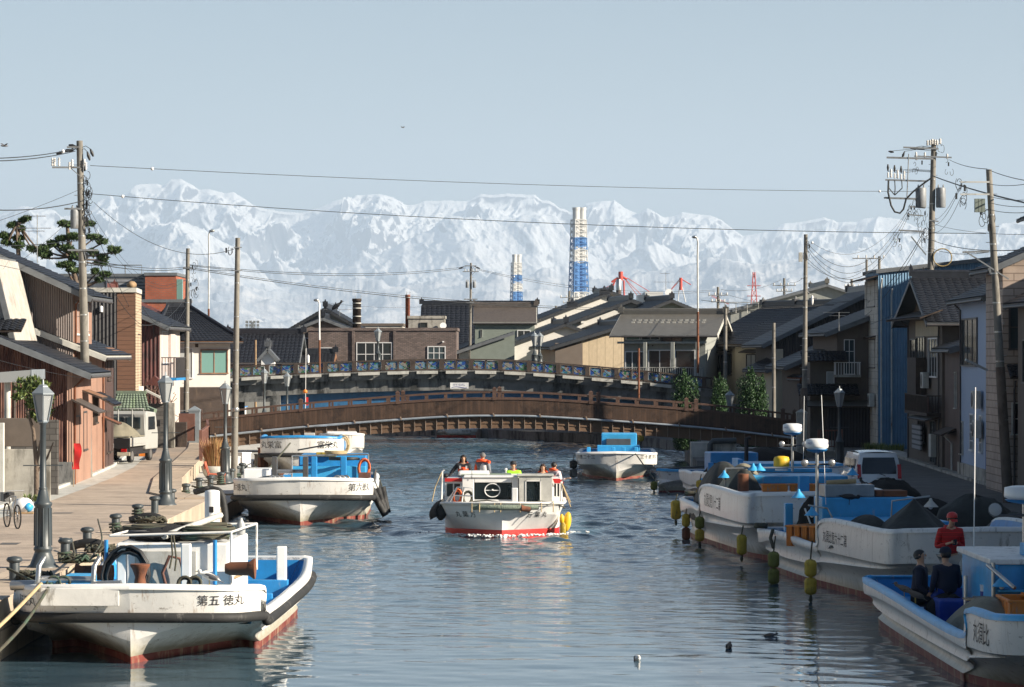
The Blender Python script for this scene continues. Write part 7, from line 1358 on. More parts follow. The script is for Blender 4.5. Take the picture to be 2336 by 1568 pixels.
# railings at the left end of the footbridge
def railing(label, pts, z, h=1.0, m='brown_rail', step=.22):
    t = thing('wooden_railing', label, 'railing', (pts[0][0], pts[0][1], z), 0, 'brown railings by the footbridge'); o = Vector((pts[0][0], pts[0][1], 0)); 
    for a, d in zip(pts[:-1], pts[1:]):
        a = Vector((a[0], a[1], 0))-o; d = Vector((d[0], d[1], 0))-o; b = MB(); b.beam(a+Vector((0,0,h)), d+Vector((0,0,h)), .12, .07); b.beam(a+Vector((0,0,.15)), d+Vector((0,0,.15)), .08, .06); b.build('rail', M[m], t); L = (d-a).length; n_ = int(L/step)
        b = MB()
        for k in range(1, n_): p = a.lerp(d, k/n_); b.box((p.x-.02, p.y-.02, .18), (p.x+.02, p.y+.02, h-.03))
        b.build('slats', M[m], t)
        for p in (a, d): b = MB(); b.box((p.x-.07,p.y-.07,0),(p.x+.07,p.y+.07,h+.06)); b.build('post', M[m], t)
    return t
railing('brown railing sloping down to the landing at the left end of the footbridge', [(-14.2,146),(-14.9,157),(-16.2,170)], 1.2, 1.35)
railing('brown slatted gate railing right of the footbridge end post', [(16.3,170),(17.6,171)], 1.0, 1.0)
t = thing('bridge_end_post', 'grey stone post with pointed cap at the left end of the footbridge', 'post', (wx(444,174), 174, 1.2), 0, 'stone bridge posts'); tb(t, 'shaft', 'lamp_head', (-.3,-.3,0,.3,.3,1.75)); b = MB(); b.lathe([(.46,1.75),(.46,1.85),(.03,2.05)], n=4, sm=False); b.build('cap', M['lamp_head'], t)
t = thing('bridge_end_post', 'grey stone post with pointed cap at the right end of the footbridge', 'post', (wx(1829,171), 171, .55), 0, 'stone bridge posts'); tb(t, 'shaft', 'concrete', (-.27,-.27,0,.27,.27,2.35)); b = MB(); b.lathe([(.42,2.35),(.42,2.42),(.03,2.6)], n=4, sm=False); b.build('cap', M['concrete'], t)
# right abutment wall with name board
t = thing('abutment_wall', 'concrete landing wall with blue-edged name board under the right end of the footbridge', 'wall', (9.6, 171.5, 0)); tb(t, 'wall', 'conc_lt', (0,0,-1,2.4,1.2,1.35), (2.45,.1,-1,6.8,1.2,1.05)); 
tubes(t, 'elbow_pipe', 'lamp_post', .16, [(1.0,-.3,.1),(1.0,-.3,1.25),(1.15,-.3,1.42),(2.4,-.3,1.45)], n=10); sgn = tb(t, 'name_board', 'plate_w', (4.4,-.06,.2,5.6,-.02,.52)); letters('なかしんばし', .17, (5.0,-.065,.38), (1,0,0), (0,0,1), sgn, 'bluetxt'); tb(sgn, 'blue_stripe', 'bluetxt', (4.45,-.075,.22,5.55,-.062,.25), bev=0)
tb(t, 'notice_board', 'conc_lt', (6.9,-.35,.9,7.6,-.3,1.45)); tb(t, 'stand_block', 'concrete', (5.9,-.2,-.5,7.9,1.2,.88))
t = thing('waste_bin_post', 'dark brown wooden bin in front of the black car', 'bin', (wx(411,168), 168, 1.2)); tb(t, 'bin', 'wood_dk', (-.3,-.25,0,.35,.25,1.3)); tb(t, 'slat_panel', 'brown_rail', (-.1,.25,.3,.75,.3,1.75))
# ---- far left: shelter, wall, planter, bag, bicycle
t = thing('carport_shelter', 'grey translucent shelter roof on posts at the left edge', 'shelter', (wx(0,108), 108, 1.2)); b = MB(); b.ext([(-3,4.05),(1.1,4.35),(1.1,4.22),(1.0,3.95),(-3,3.85)], 1, -.5, 2.5); b.build('roof', M['lamp_glass'], t); tb(t, 'fascia', 'lamp_head', (1.1,-.5,4.02,1.16,2.5,4.36)); tubes(t, 'post', 'conc_lt', .11, [(.25,0,0),(.25,0,4.0)], n=8)
t = thing('garden_wall', 'stained concrete block wall behind the nearest lamp', 'wall', (wx(20,106), 106.5, 1.2)); tb(t, 'wall', 'concrete', (-2,0,0,1.3,.15,1.72)); tb(t, 'fence_panel', 'stucco_b', (-1.5,.2,1.8,1.1,.26,2.75)); tb(t, 'gate_pillar', 'conc_lt', (-.45,-.35,0,-.2,-.1,2.6)); tb(t, 'blue_curtain', 'cl_blue', (-.75,-.3,.6,-.5,-.15,2.6))
t = thing('block_wall', 'dark grey block wall under the small tree', 'wall', (wx(20,110), 111, 1.2)); tb(t, 'wall', 'blocks', (-2.5,0,0,1.55,.15,2.6))
t = thing('flower_box', 'white plastic flower box with green shoots by the block wall', 'planter', (wx(80,100), 99.5, 1.2)); tb(t, 'box', 'planter', (-.38,-.14,0,.38,.14,.3)); b = MB(); blades(b, (-.15,0,.28), 70, .28, .3); blades(b, (.15,0,.28), 70, .25, .3); b.build('shoots', M['weed'], t)
t = thing('plastic_bag', 'crumpled white and blue plastic bag next to the flower box', 'bag', (wx(53,98), 98, 1.2)); b = MB(); b.ell((0,0,.24), (.33,.25,.24), 12, 8, jit=.12); b.build('bag', M['white'], t); b = MB(); b.ell((.16,-.08,.22), (.16,.2,.16), 8, 6, jit=.1); b.build('blue_print', M['lblue'], t); tb(t, 'tray', 'wood', (-.3,-.25,0,.35,.2,.05))
t = thing('bicycle', 'bicycle rear wheel and wire basket cut by the left edge', 'bicycle', (wx(16,90.5), 90.5, 1.2), R(25))
for y in (0, -1.05):
    b = MB(); b.tube([(0, y+.33*math.cos(a), .33+.33*math.sin(a)) for a in np.linspace(0, 2*math.pi, 25)], .022, 6)
    for a in np.linspace(0, math.pi, 9)[:-1]: b.tube([(0,y+.32*math.cos(a),.33+.32*math.sin(a)),(0,y-.32*math.cos(a),.33-.32*math.sin(a))], .004, 3)
    b.build('wheel', M['tyre'], t)
tubes(t, 'frame', 'steel', .018, [(0,0,.33),(0,-.35,.85),(0,-.9,.9),(0,-1.05,.33)], [(0,-.35,.85),(0,-.5,.3),(0,0,.33)], [(0,-.5,.3),(0,-.9,.85)], [(-.25,-.85,1.05),(.25,-.85,1.05)]); b = MB(); b.box((-.16,-.2,.72),(.16,.15,.98)); b.build('basket', M['dsteel'], t); b = MB(); b.cbox((0,-.35,.95), (.16,.26,.08)); b.build('saddle', M['ink'], t); b = MB(); b.cbox((0,.2,.62), (.05,.03,.05)); b.build('reflector', M['tail'], t)
t = thing('red_banner', 'small red flag leaning on the corner of the rusty shed', 'banner', (wx(177,118), 117.6, 1.2)); b = MB(); b.grid([[(x+.05*math.sin(z*6), .03*math.sin(z*9+x*8), z) for x in np.linspace(-.1, .16, 4)] for z in np.linspace(.65, 1.6, 8)], 0); b.build('cloth', M['red_br'], t); tubes(t, 'stick', 'wood', .015, [(-.1,0,0),(-.1,0,1.7)])
# green tiled gate roof + little things behind the truck
t = thing('green_tiled_gate', 'old green glazed tile roof of a low gate behind the white truck', 'gate', (wx(262,153), 153, 1.2)); b = MB(); slope(b, (-.15,-.6,2.15), (1.75,-.6,2.15), (1.45,.1,2.95), (.1,.1,2.95), .06, pitch=.16, course=.14); b.build('roof', [M['tile_gr'], M['tile_gr']], t); b = MB(); b.beam((.05,.1,3.05),(1.5,.1,3.05),.2,.14); b.beam((1.45,-.3,2.35),(2.0,-.6,2.15),.25,.2); b.build('ridge', M['tile_gr'], t); tubes(t, 'post', 'stucco_c', .08, [(1.45,-.1,0),(1.45,-.1,2.2)]); tubes(t, 'post', 'stucco_c', .08, [(1.3,.3,0),(1.3,.3,2.2)]); tb(t, 'wall', 'stucco_c', (-.1,.1,0,1.2,.25,2.2)); tb(t, 'orange_step', 'orange', (1.2,-.4,0,1.6,-.1,.2))
t = thing('block_garage', 'grey block wall with sloping cap behind the middle lamp', 'wall', (wx(337,166), 166, 1.2)); tb(t, 'wall', 'blocks', (0,0,0,1.05,.2,2.3)); tb(t, 'pillar', 'concrete', (1.08,-.1,0,1.4,.2,2.35)); b = MB(); b.beam((-.1,0,3.0),(1.1,0,2.4),.5,.1); b.build('cap', M['conc_lt'], t); b = MB(); b.ext([(-.2,3.3),(1.0,3.15),(.3,3.75)], 1, .3, 1.2); b.build('red_roof', M['red_br'] if False else M['tile_red'], t)
t = thing('bare_shrub', 'leafless brown shrub climbing the dark red wall', 'shrub', (wx(350,172), 172, 1.2)); b = MB()
for k in range(60):
    p = Vector((random.uniform(-.8,.9), random.uniform(-.3,.3), random.uniform(.6,2.6))); P = [p]
    for j in range(5): p = p+Vector((random.uniform(-.3,.3), random.uniform(-.1,.1), random.uniform(-.05,.38))); P.append(p)
    b.tube(P, .018, 4, cap=False)
b.build('twigs', M['twig'], t); tubes(t, 'stem', 'bark', .05, [(0,0,0),(.1,0,1.4),(-.2,0,2.4)])
def netheap(label, x, y, z, r, m='net', cat='net heap'):
    t = thing('net_heap', label, cat, (x, y, z), random.uniform(0, 3), 'covered net heaps on the right quay'); b = MB(); b.ell((0,0,r[2]*.25), r, 22, 14, jit=.07); b.build('cover', M[m], t)
    return t
netheap('rounded dark tarpaulin heap on the right quay behind the pyramid tarpaulin', 13.6, 94, .55, (1.1,1.3,1.1), 'tarp'); netheap('second dark heap on the right quay, right of the rounded one', 14.2, 89, .55, (1.2,1.2,.9), 'tarp')
netheap('crumpled grey net heap on the right quay behind the near wheelhouse', 13.8, 84, .55, (1.2,1.0,.95), 'net'); netheap('low black net heap on the right quay beside the minivan', 13.2, 104, .55, (.8,1.5,.7), 'net')
netheap('black net heap on the right quay under the second radar', 13.3, 113, .55, (.8,1.5,.9), 'net'); netheap('net pile at the quay edge near the abutment wall', 12.4, 155, .55, (1.6,2,.8), 'net')
def sbox(label, x, y, z, s, m, rz=0, group='boxes on the left landing'):
    t = thing('storage_box', label, 'box', (x, y, z), rz, group); tb(t, 'box', m, (-s[0]/2,-s[1]/2,0,s[0]/2,s[1]/2,s[2]), bev=.02); tb(t, 'lid', m, (-s[0]/2-.03,-s[1]/2-.03,s[2]+.003,s[0]/2+.03,s[1]/2+.03,s[2]+.06), bev=.02)
sbox('white foam box behind the bare concrete pole', -12.9, 146, .65, (.9,.6,.7), 'white', .3); sbox('smaller white box tilted beside the foam box', -12.5, 149, .65, (.5,.5,.8), 'white', .7); sbox('cream box near the tall-bowed boat', -12.2, 156, .65, (.7,.5,.5), 'stucco_c', .1); sbox('rust-coloured drum box by the tall-bowed boat', -11.9, 153, .65, (.4,.4,.9), 'rust', .4)
sbox('grey box at the foot of the middle lamp', -10.9, 110, .65, (.5,.5,.4), 'conc_lt', .2)
# ================================================================ VEHICLES
def wheel(t, x, y, r=.3, w=.2, name='wheel'):
    b = MB(); b.lathe([(r*.7,-w/2),(r*.95,-w/2),(r,-w*.35),(r,w*.35),(r*.95,w/2),(r*.7,w/2)], (x,y,r), 20, M=Matrix.Rotation(R(90),3,'Y')); wh = b.build(name, M['tyre'], t); b = MB(); b.lathe([(r*.62,-w*.52),(r*.62,w*.52)], (x,y,r), 16, M=Matrix.Rotation(R(90),3,'Y')); b.build('rim', M['steel'], wh)
# kei truck, seen from behind, y forward
t = thing('kei_truck', 'white pickup truck with grey tarpaulin over its bed parked by the pink house', 'truck', (-17.85, 141.5, 1.25), R(-9)); t.scale = (1.18,)*3; T_ = t
tb(t, 'cargo_bed', 'truck_white', (-.85,0,.62,.85,2.3,.70),(-.85,0,.70,-.80,2.3,.95),(.80,0,.70,.85,2.3,.95), bev=.015); tb(t, 'tailgate', 'ink', (-.85,-.04,.55,.85,0,.93)); tb(t, 'bed_top', 'tarp_lt', (-.83,.0,.95,.80,2.2,1.0), bev=.02)
tarp(t, 'tarpaulin', (-.05,1.5,.98), .85, .75, .55, 'tarp_lt', 3, .0)
b = MB(); b.ext([(2.3,.45),(4.0,.45),(4.05,1.0),(3.7,1.85),(2.45,1.92),(2.3,1.8)], 0, -.82, .82); cab_ = b.build('cab', M['truck_white'], t, bev=.05); b = MB(); b.box((-.62,2.27,1.25),(-.05,2.30,1.68)); b.box((.02,2.27,1.25),(.60,2.30,1.68)); b.build('rear_window', M['glass_b'], cab_)
b = MB(); b.box((.82,2.6,1.2),(.835,3.5,1.7)); b.build('side_window', M['glass'], cab_); tubes(t, 'rack_frame', 'truck_white', .025, [(-.8,2.2,.95),(-.75,2.2,2.0),(.75,2.2,2.0),(.8,2.2,.95)], [(-.25,2.2,1.0),(-.25,2.2,2.0)], [(.3,2.2,1.0),(.3,2.2,2.0)]); tb(t, 'mirror', 'ink', (.9,3.5,1.3,1.05,3.55,1.55)); 
for x in (-.68, .5): tb(t, 'tail_light', 'tail', (x,-.07,.42,x+.22,-.03,.54)); 
tb(t, 'rear_bumper', 'stucco_c', (.35,-.06,.28,.85,0,.42)); tb(t, 'chassis', 'ink', (-.7,.1,.3,.7,3.6,.6)); pl = tb(t, 'number_plate', 'plate_w', (-.2,-.06,.56,.22,-.045,.76)); letters('84-34', .13, (.01,-.064,.64), (1,0,0), (0,0,1), pl, 'bluetxt')
for x in (-.65, .65): wheel(t, x, .7, .27, .16); wheel(t, x, 3.3, .27, .16)
# minivan
t = thing('minivan', 'white minivan with dark rear window parked on the right bank road', 'car', (13.95, 121.5, .55), R(4)); w_ = .84
b = MB(); sec = [(0,.32,w_*.97),(0,.55,w_),(.05,.95,w_),(.18,1.45,w_*.93),(.32,1.76,w_*.84)]
G = []
for (y, z, hw) in sec:
    prof = [(-hw, y+.0, z), (-hw*.94, y-.03, z), (0, y-.06, z), (hw*.94, y-.03, z), (hw, y, z)]; G.append(prof)
b.grid(G, 0, True)
for sg in (-1, 1):
    ys_ = [(0,1),(1.4,1),(3.0,1.0),(3.9,.8),(4.4,.5)]
    G = [[(sg*hw*(1 if j < 3 else .97), (y if j == 0 else yy), min(z, 1.76 if j < 3 else 1.15 if j == 3 else .85)) for j, (yy, _) in enumerate(ys_)] for (y, z, hw) in sec]; b.grid(G, 0, True, flip=sg < 0)
b.grid([[(x*w_*.84, y, z+.05*(1-x*x)) for x in np.linspace(-1, 1, 7)] for (y, z) in ((.32,1.76),(.6,1.80),(1.6,1.82),(3.0,1.76))], 0, True); b.grid([[(x*w_*.84, y, z) for x in np.linspace(-1,1,5)] for (y, z) in ((3.0,1.76),(3.9,1.15),(4.4,.85),(4.45,.3))], 0, True)
b.box((-w_*.95,.05,.25),(w_*.95,4.4,.35)); body = b.build('body', M['car_white'], t)
b = MB(); b.grid([[(x*hw, y-.045-.02*(1-x*x), z) for x in np.linspace(-1, 1, 9)] for (y, z, hw) in ((.06,.98,.66),(.12,1.25,.66),(.22,1.6,.60))], 0, True); b.build('rear_window', M['glass'], t)
for sg in (-1, 1): b = MB(); b.grid([[(sg*x, y-.04, z) for x in (.70, .80, .845)] for (y, z) in ((.0,.80),(.05,1.05),(.13,1.34))], 0, True, flip=sg < 0); b.build('tail_light', M['tail'], t); tb(t, 'reflector', 'tail', (sg*.62-.07,-.11,.40,sg*.62+.07,-.08,.48)); 
for y0_, y1_ in ((.7,1.7),(1.8,2.9)): tb(t, 'side_window', 'glass', (-.815,y0_,1.08,-.80,y1_,1.55))
tb(t, 'rear_bumper', 'car_white', (-.84,-.09,.26,.84,.02,.58), bev=.04); tb(t, 'door_handle', 'steel', (-.12,-.1,.80,.12,-.06,.84)); tubes(t, 'rear_wiper', 'ink', .012, [(-.05,-.09,1.0),(.12,-.08,.95),(.22,-.085,.9)]); tb(t, 'mirror', 'car_white', (-1.0,3.0,.98,-.85,3.08,1.16)); pl = tb(t, 'number_plate', 'plate_y', (-.18,-.12,.36,.2,-.095,.52)); letters('77-12', .11, (.01,-.125,.43), (1,0,0), (0,0,1), pl, 'ink')
for x in (-.72, .72): wheel(t, x, .75, .3, .18); wheel(t, x, 3.6, .3, .18)
# black car
t = thing('black_car', 'black car with red tail light parked beside the stone bridge post', 'car', (wx(408,186), 186, 1.2), R(10)); b = MB(); b.ext([(0,.3),(-.02,.85),(.25,1.5),(1.8,1.55),(2.7,1.05),(3.8,.9),(3.9,.35)], 0, -.82, .82); b.build('body', M['car_black'], t, bev=.06); tb(t, 'rear_window', 'glass', (-.65,.0,1.0,.65,.06,1.35)); tb(t, 'tail_light', 'tail', (.68,-.03,.85,.82,.02,1.2)); tb(t, 'tail_light', 'tail', (-.82,-.03,.85,-.68,.02,1.2)); tb(t, 'bumper', 'steel', (-.8,-.05,.35,.3,.0,.6)); tb(t, 'roof_rail', 'steel', (-.75,.3,1.56,.75,.36,1.6))
b = MB(); b.lathe([(.2,-.1),(.33,-.1),(.33,.1),(.2,.1)], (.2,-.14,.55), 20, M=Matrix.Rotation(R(90),3,'X')); b.build('spare_wheel', M['tyre'], t)
for x in (-.7, .7): wheel(t, x, .7, .32, .2); wheel(t, x, 3.0, .32, .2)
# ================================================================ TREES
def clump(mb, c_, r, n, s=.09, up=.5):
    for _ in range(n):
        a = random.uniform(0, 6.283); ph = math.acos(random.uniform(-1, 1)); q = random.uniform(.55, 1.0); p = Vector((c_[0]+r[0]*q*math.sin(ph)*math.cos(a), c_[1]+r[1]*q*math.sin(ph)*math.sin(a), c_[2]+r[2]*q*math.cos(ph)))
        d = Vector((random.gauss(0,1), random.gauss(0,1), random.gauss(up,1))).normalized(); e = d.orthogonal().normalized(); e = Matrix.Rotation(random.uniform(0,6.28),3,d)@e
        mb.add([p-e*s*.28, p+e*s*.28, p+d*s], [(0,1,2)])
def pine(label, x, y, zb, zt, pads, trunk):
    t = thing('pine_tree', label, 'tree', (x, y, zb), 0, 'pruned garden pines'); b = MB(); b.tube(trunk, [.2-.14*i/len(trunk) for i in range(len(trunk))], 8)
    for (px_, pz, rx, rz_2) in pads:
        k = min(range(len(trunk)), key=lambda i: abs(trunk[i][2]-pz+.4)); q = trunk[k]; b.tube([q, ((q[0]+px_)/2, random.uniform(-.3,.3), (q[2]+pz)/2-.1), (px_, random.uniform(-.2,.2), pz-rz_2*.5)], [.07,.05,.03], 5)
    b.build('trunk', M['bark'], t); c_ = MB()
    for (px_, pz, rx, rz_2) in pads:
        for j in range(4): clump(c_, (px_+random.uniform(-.5,.5)*rx, random.uniform(-.5,.5)*rx, pz+random.uniform(-.3,.3)*rz_2), (rx*.6, rx*.6, rz_2*.65), int(240*rx+60), .17, 1.2)
    c_.build('crown', M['pine_n'], t); return t
d = 152; 
def pp(pts, x0, zb): return [(wx(x, d)-x0, wz(y, d)-zb, w_/48., h_/48.) for x, y, w_, h_ in pts]
x0 = wx(168, d)
pine('larger cloud-pruned pine behind the tall left power pole', x0, d, 1.2, 12, pp([(150,512,22,8),(205,512,12,6),(165,540,28,10),(215,541,20,7),(120,557,14,9),(140,545,12,7),(232,552,14,7),(150,570,22,11),(262,572,18,10),(215,578,14,9),(180,585,22,10),(240,590,20,10),(225,600,18,8),(100,568,16,8),(105,583,20,12),(150,605,25,9),(170,617,20,7),(220,620,12,6),(240,628,12,6),(225,640,12,5)], x0, 1.2), [(0,0,0),(.1,0,4),(-.15,0,6.5),(.2,0,8),(-.2,0,9.5),(-.3,0,wz(515,d)-1.2)])
x0 = wx(40, d)
pine('smaller cloud-pruned pine at the left edge above the roofs', x0, d, 1.2, 12, pp([(62,500,12,5),(50,505,8,5),(30,515,13,8),(48,525,12,7),(12,540,18,9),(42,545,16,8),(15,555,14,7),(40,562,18,9),(75,570,12,8),(95,575,14,8)], x0, 1.2), [(0,0,0),(-.2,0,5),(.1,0,7.5),(.0,0,wz(508,d)-1.2)])
t = thing('small_tree', 'small round leafy tree beside the nearest lamp head', 'tree', (wx(78,104), 104.5, 1.2)); b = MB(); b.tube([(0,0,0),(.0,0,1.3),(-.1,0,2.4),(-.35,0,3.2)], [.09,.08,.06,.04], 7); b.tube([(0,0,1.3),(.18,0,2.2),(.12,0,3.1)], [.06,.05,.03], 6); b.tube([(0,0,1.0),(.35,0,1.5),(.55,0,2.0)], [.05,.04,.02], 6); b.build('trunk', M['bark'], t); b = MB()
for (x, z, rx, rz_2) in ((-.5,3.85,.28,.28),(-.15,3.95,.3,.25),(.15,3.8,.3,.25),(-.35,3.6,.3,.25),(.05,3.55,.35,.28),(.32,3.4,.28,.22),(-.15,3.25,.25,.2),(.3,3.05,.25,.2),(-.55,3.5,.2,.15),(.12,2.8,.2,.15),(-.2,2.9,.15,.12)): clump(b, (x,random.uniform(-.2,.2),z), (rx,rx,rz_2), 170, .14, .9)
b.build('crown', M['bush'], t)
def hedge(label, xa, xb, ytop, ybase, d, spikes, zb=.6):
    t = thing('conifer_bush', label, 'bush', (wx((xa+xb)/2, d), d, zb), 0, 'upright conifers by the footbridge'); W_ = (xb-xa)*d/F/2; H = wz(ytop, d)-zb; b = MB(); tubes(t, 'trunk', 'bark', .06, [(0,0,0),(0,0,H*.6)])
    for k in range(spikes):
        a = random.uniform(0, 6.28); r_ = W_*random.uniform(0, .75); x, y = r_*math.cos(a), r_*math.sin(a)*.7; h = H*random.uniform(.78, 1.0)*(1-.22*(r_/W_)**2)
        for j in range(15): f = j/14; rr = W_*.50*(1-f**2.6)*(0.75+.25*math.sin(f*3))+.05; clump(b, (x*(1+.10*f), y, .15+h*f), (rr, rr, h*.07), 80, .105, 2.0)
    for k in range(5): f = .12+.17*k; clump(b, (random.uniform(-.1,.1), 0, H*f+.1), (W_*(1.0-.25*abs(f-.45)), W_*.7, H*.16), 1000, .11, 1.8)
    b.build('foliage', M['hedge'], t)
hedge('dark green conifer bush left of the three behind the footbridge rail', 1529, 1597, 849, 935, 184, 16); hedge('slim middle conifer bush behind the footbridge rail', 1620, 1663, 858, 935, 186, 9); hedge('widest and greenest conifer bush right of the three behind the footbridge', 1674, 1757, 848, 948, 183, 20)
for x, d_, lb in ((1995,182,'tuft of roadside weeds in front of the blue warehouse'),(2040,180,'larger roadside weed tuft at the warehouse corner'),(1870,150*0+178,'small weeds at the right footbridge post')):
    t = thing('weed_tuft', lb, 'weeds', (wx(x, d_), d_, .56), 0, 'roadside weeds'); b = MB(); 
    for k in range(6): blades(b, (random.uniform(-.8,.8), random.uniform(-.2,.2), 0), 60, .5, .5)
    b.build('blades', M['weed'], t)
# ================================================================ FAR INDUSTRY
def stack(label, x, d, yt, w, hb):
    t = thing('lattice_stack', label, 'chimney', (wx(x, d), d, .6), R(20), 'blue and white power station stacks'); H = wz(yt, d)-.6; s = d/F
    for (dx, dy_) in ((-1,-.5),(1,-.5),(0,.9)):
        r_ = w*s*.23; zs = [0,.30,.40,.55,.62,.69,.76,.86,1.0]; 
        b = MB(); X0 = lambda f: dx*w*s*.22
        for i in range(len(hb)-1): f0, f1, ci = hb[i][0], hb[i+1][0], hb[i][1]; b.lathe([(r_*1.05, H*f0),(r_*1.05, H*f1)], (X0(.5), dy_*w*s*.25, 0), 14, mi=ci)
        b.lathe([(r_*.9,H*.97),(r_*1.15,H*.985),(r_*1.15,H)], (X0(.5), dy_*w*s*.25, 0), 14); b.build('flue', [M['stk_w'], M['stk_b']], t)
    fr = MB(); Hl = H*.92; lv = 23
    def wd(f): return w*s*(1.0+.75*(1-f)**1.4)/2*.80
    for i in range(lv):
        f0, f1 = i/lv, (i+1)/lv; a0, a1 = wd(f0), wd(f1); blue = [bb for bb in hb if bb[0]*H <= Hl*(f0+f1)/2][-1][1]; rr = .014*w*s*1.8
        C0 = [(sx*a0, sy*a0, Hl*f0) for sx, sy in ((-1,-1),(1,-1),(1,1),(-1,1))]; C1 = [(sx*a1, sy*a1, Hl*f1) for sx, sy in ((-1,-1),(1,-1),(1,1),(-1,1))]
        for k in range(4): k2 = (k+1) % 4; fr.tube([C0[k],C1[k]], rr*1.6, 4, mi=blue); fr.tube([C0[k],C1[k2]], rr, 4, mi=blue); fr.tube([C0[k2],C1[k]], rr, 4, mi=blue); fr.tube([C1[k],C1[k2]], rr, 4, mi=blue)
    fr.build('lattice', [M['stk_w'], M['stk_b']], t)
mm('stk_w', (.66,.65,.62), .5, var=.05, bump=0); mm('stk_b', (.06,.22,.52), .5, var=.05, bump=0); mm('crane_r', (.55,.06,.035), .5, bump=0)
stack('taller blue and white lattice stack in front of the peaks', 1320, 3500, 474, 34, [(0,0),(.44,1),(.63,0),(.74,1),(.80,0),(1,0)])
stack('shorter blue and white lattice stack left of the taller one', 1178, 3900, 581, 23, [(0,0),(.46,1),(.64,0),(.74,1),(.80,0),(1,0)])
def crane(label, pts, d, cat='crane'):
    t = thing('harbour_crane', label, cat, (wx(pts[0][0][0], d), d, .6), 0, 'red harbour cranes'); ox = t.location.x
    for nm, m, r_, P in [(p[2], p[3], p[4], (p[0], p[1])) for p in pts[1:]]:
        b = MB(); A_, D_ = [Vector((wx(x, d)-ox, 0, wz(y, d)-.6)) for x, y in P]; r_ = r_*d/F
        if nm == 'boom':
            nrm = Vector((0,0,1)); n_ = 16
            for s_ in (-1, 1): b.tube([A_+nrm*s_*r_, D_+nrm*s_*r_*.5], r_*.28, 4)
            for k in range(n_): a = A_.lerp(D_, k/n_)+nrm*r_*(1 if k % 2 else -1)*(1-.5*k/n_); q = A_.lerp(D_, (k+1)/n_)+nrm*r_*(-1 if k % 2 else 1)*(1-.5*(k+1)/n_); b.tube([a, q], r_*.15, 3)
        else: b.tube([A_, D_], r_, 6)
        b.build(nm, M[m], t)
crane('large red luffing crane behind the tallest roof ridge', [((1415,620),), ((1400,650),(1282,706),'boom','crane_r',2.2), ((1416,620),(1416,640),'mast','crane_r',6), ((1410,634),(1395,644),'arm','crane_r',3), ((1420,632),(1430,638),'arm','crane_r',3), ((1403,640),(1385,690),'leg','crane_r',2), ((1423,640),(1424,690),'leg','crane_r',2.2), ((1413,635),(1370,672),'stay','crane_r',.8), ((1430,634),(1482,666),'stay','crane_r',.8), ((1425,636),(1462,672),'stay','crane_r',.7), ((1428,640),(1458,680),'stay','crane_r',.7)], 1300)
crane('smaller red and white crane right of the television antenna', [((1553,636),), ((1552,637),(1531,661),'boom','crane_r',2.0), ((1553,636),(1576,650),'arm','crane_r',1.2), ((1553,634),(1553,662),'mast','crane_r',4), ((1550,655),(1546,690),'leg','stk_w',1.2), ((1556,655),(1564,690),'leg','stk_w',1.2)], 1500)
crane('low red boom sloping down beside the far twin transformer pole', [((1640,685),), ((1623,675),(1662,694),'boom','crane_r',1.6)], 1300)
t = thing('radio_pylon', 'faint far red and white pylon above the balcony house', 'pylon', (wx(1720,4200), 4200, .6)); H = wz(622,4200); b = MB()
for k in range(10):
    f0, f1 = k/10, (k+1)/10; w0, w1 = 9*(1-f0)**1.2+1.2, 9*(1-f1)**1.2+1.2
    for s_ in (-1, 1): b.tube([(s_*w0,0,H*f0),(s_*w1,0,H*f1)], .7, 4, mi=k > 3); b.tube([(s_*w0,0,H*f0),(-s_*w1,0,H*f1)], .5, 3, mi=k > 3)
for z in (.6,.72,.84): b.tube([(-9,0,H*z),(9,0,H*z)], .6, 3, mi=1)
b.build('lattice', [M['stk_w'], M['crane_r']], t)
t = thing('white_plant_building', 'white plant building with a small green mark behind the grey gable', 'building', (wx(1493,900), 900, .6)); s = 900/F; b = MB(); b.box((-21*s,0,0),(20*s,20,wz(666,900)-.6)); b.box((-36*s,2,0),(-21*s,18,wz(672,900)-.6)); b.build('wall', M['stk_w'], t); b = MB(); b.box((-15*s,-.1,wz(677,900)-.6),(-11*s,0,wz(674,900)-.6)); b.build('green_mark', M['tile_gr'], t)
t = thing('exhaust_tower', 'short silver-topped brown chimney standing in front of the large red crane', 'chimney', (wx(1411.5,290), 290, .6)); b = MB(); b.lathe([(.25,0),(.25,wz(662,290)-.6)], n=14); b.build('shaft', M['brickbrown'], t); b = MB(); b.lathe([(.26,wz(662,290)-.6),(.26,wz(640,290)-.6),(.2,wz(637,290)-.6)], n=14); b.build('cap', M['steel'], t)
# yellow flag buoy pole before the road bridge
t = thing('flag_pole', 'tall thin white marker pole with orange float and red flag above the footbridge', 'marker pole', (wx(696,188), 188, .5)); H = wz(795,188)-.5; tubes(t, 'pole', 'white', .018, [(0,0,0),(.05,0,H)]); b = MB(); z = wz(893,188)-.5; b.lathe([(.03,z+.12),(.12,z+.06),(.14,z-.08),(.1,z-.1)], n=10); b.build('orange_float', M['orange'], t); b = MB(); b.grid([[(.05+x, .02*math.sin(9*x), z-.35-k*.12) for x in (0,.08,.14)] for k in range(5)], 0); b.build('red_flag', M['red_br'], t)
for x, y, w_, h_, m_, lb in ((538,937,16,8,'white','white shed wall seen through the abutment opening'),):
    t = thing('far_shed', lb, 'shed', (wx(x,232), 232, .6)); s = 232/F; b = MB(); b.box((-w_*s,0,0),(w_*s,3,wz(930,232)-.6)); b.build('wall', M[m_], t); b = MB(); b.box((-w_*s-.1,-.1,wz(930,232)-.6),(w_*s+.1,3.1,wz(928,232)-.6)); b.build('roof', M['stk_b'], t)
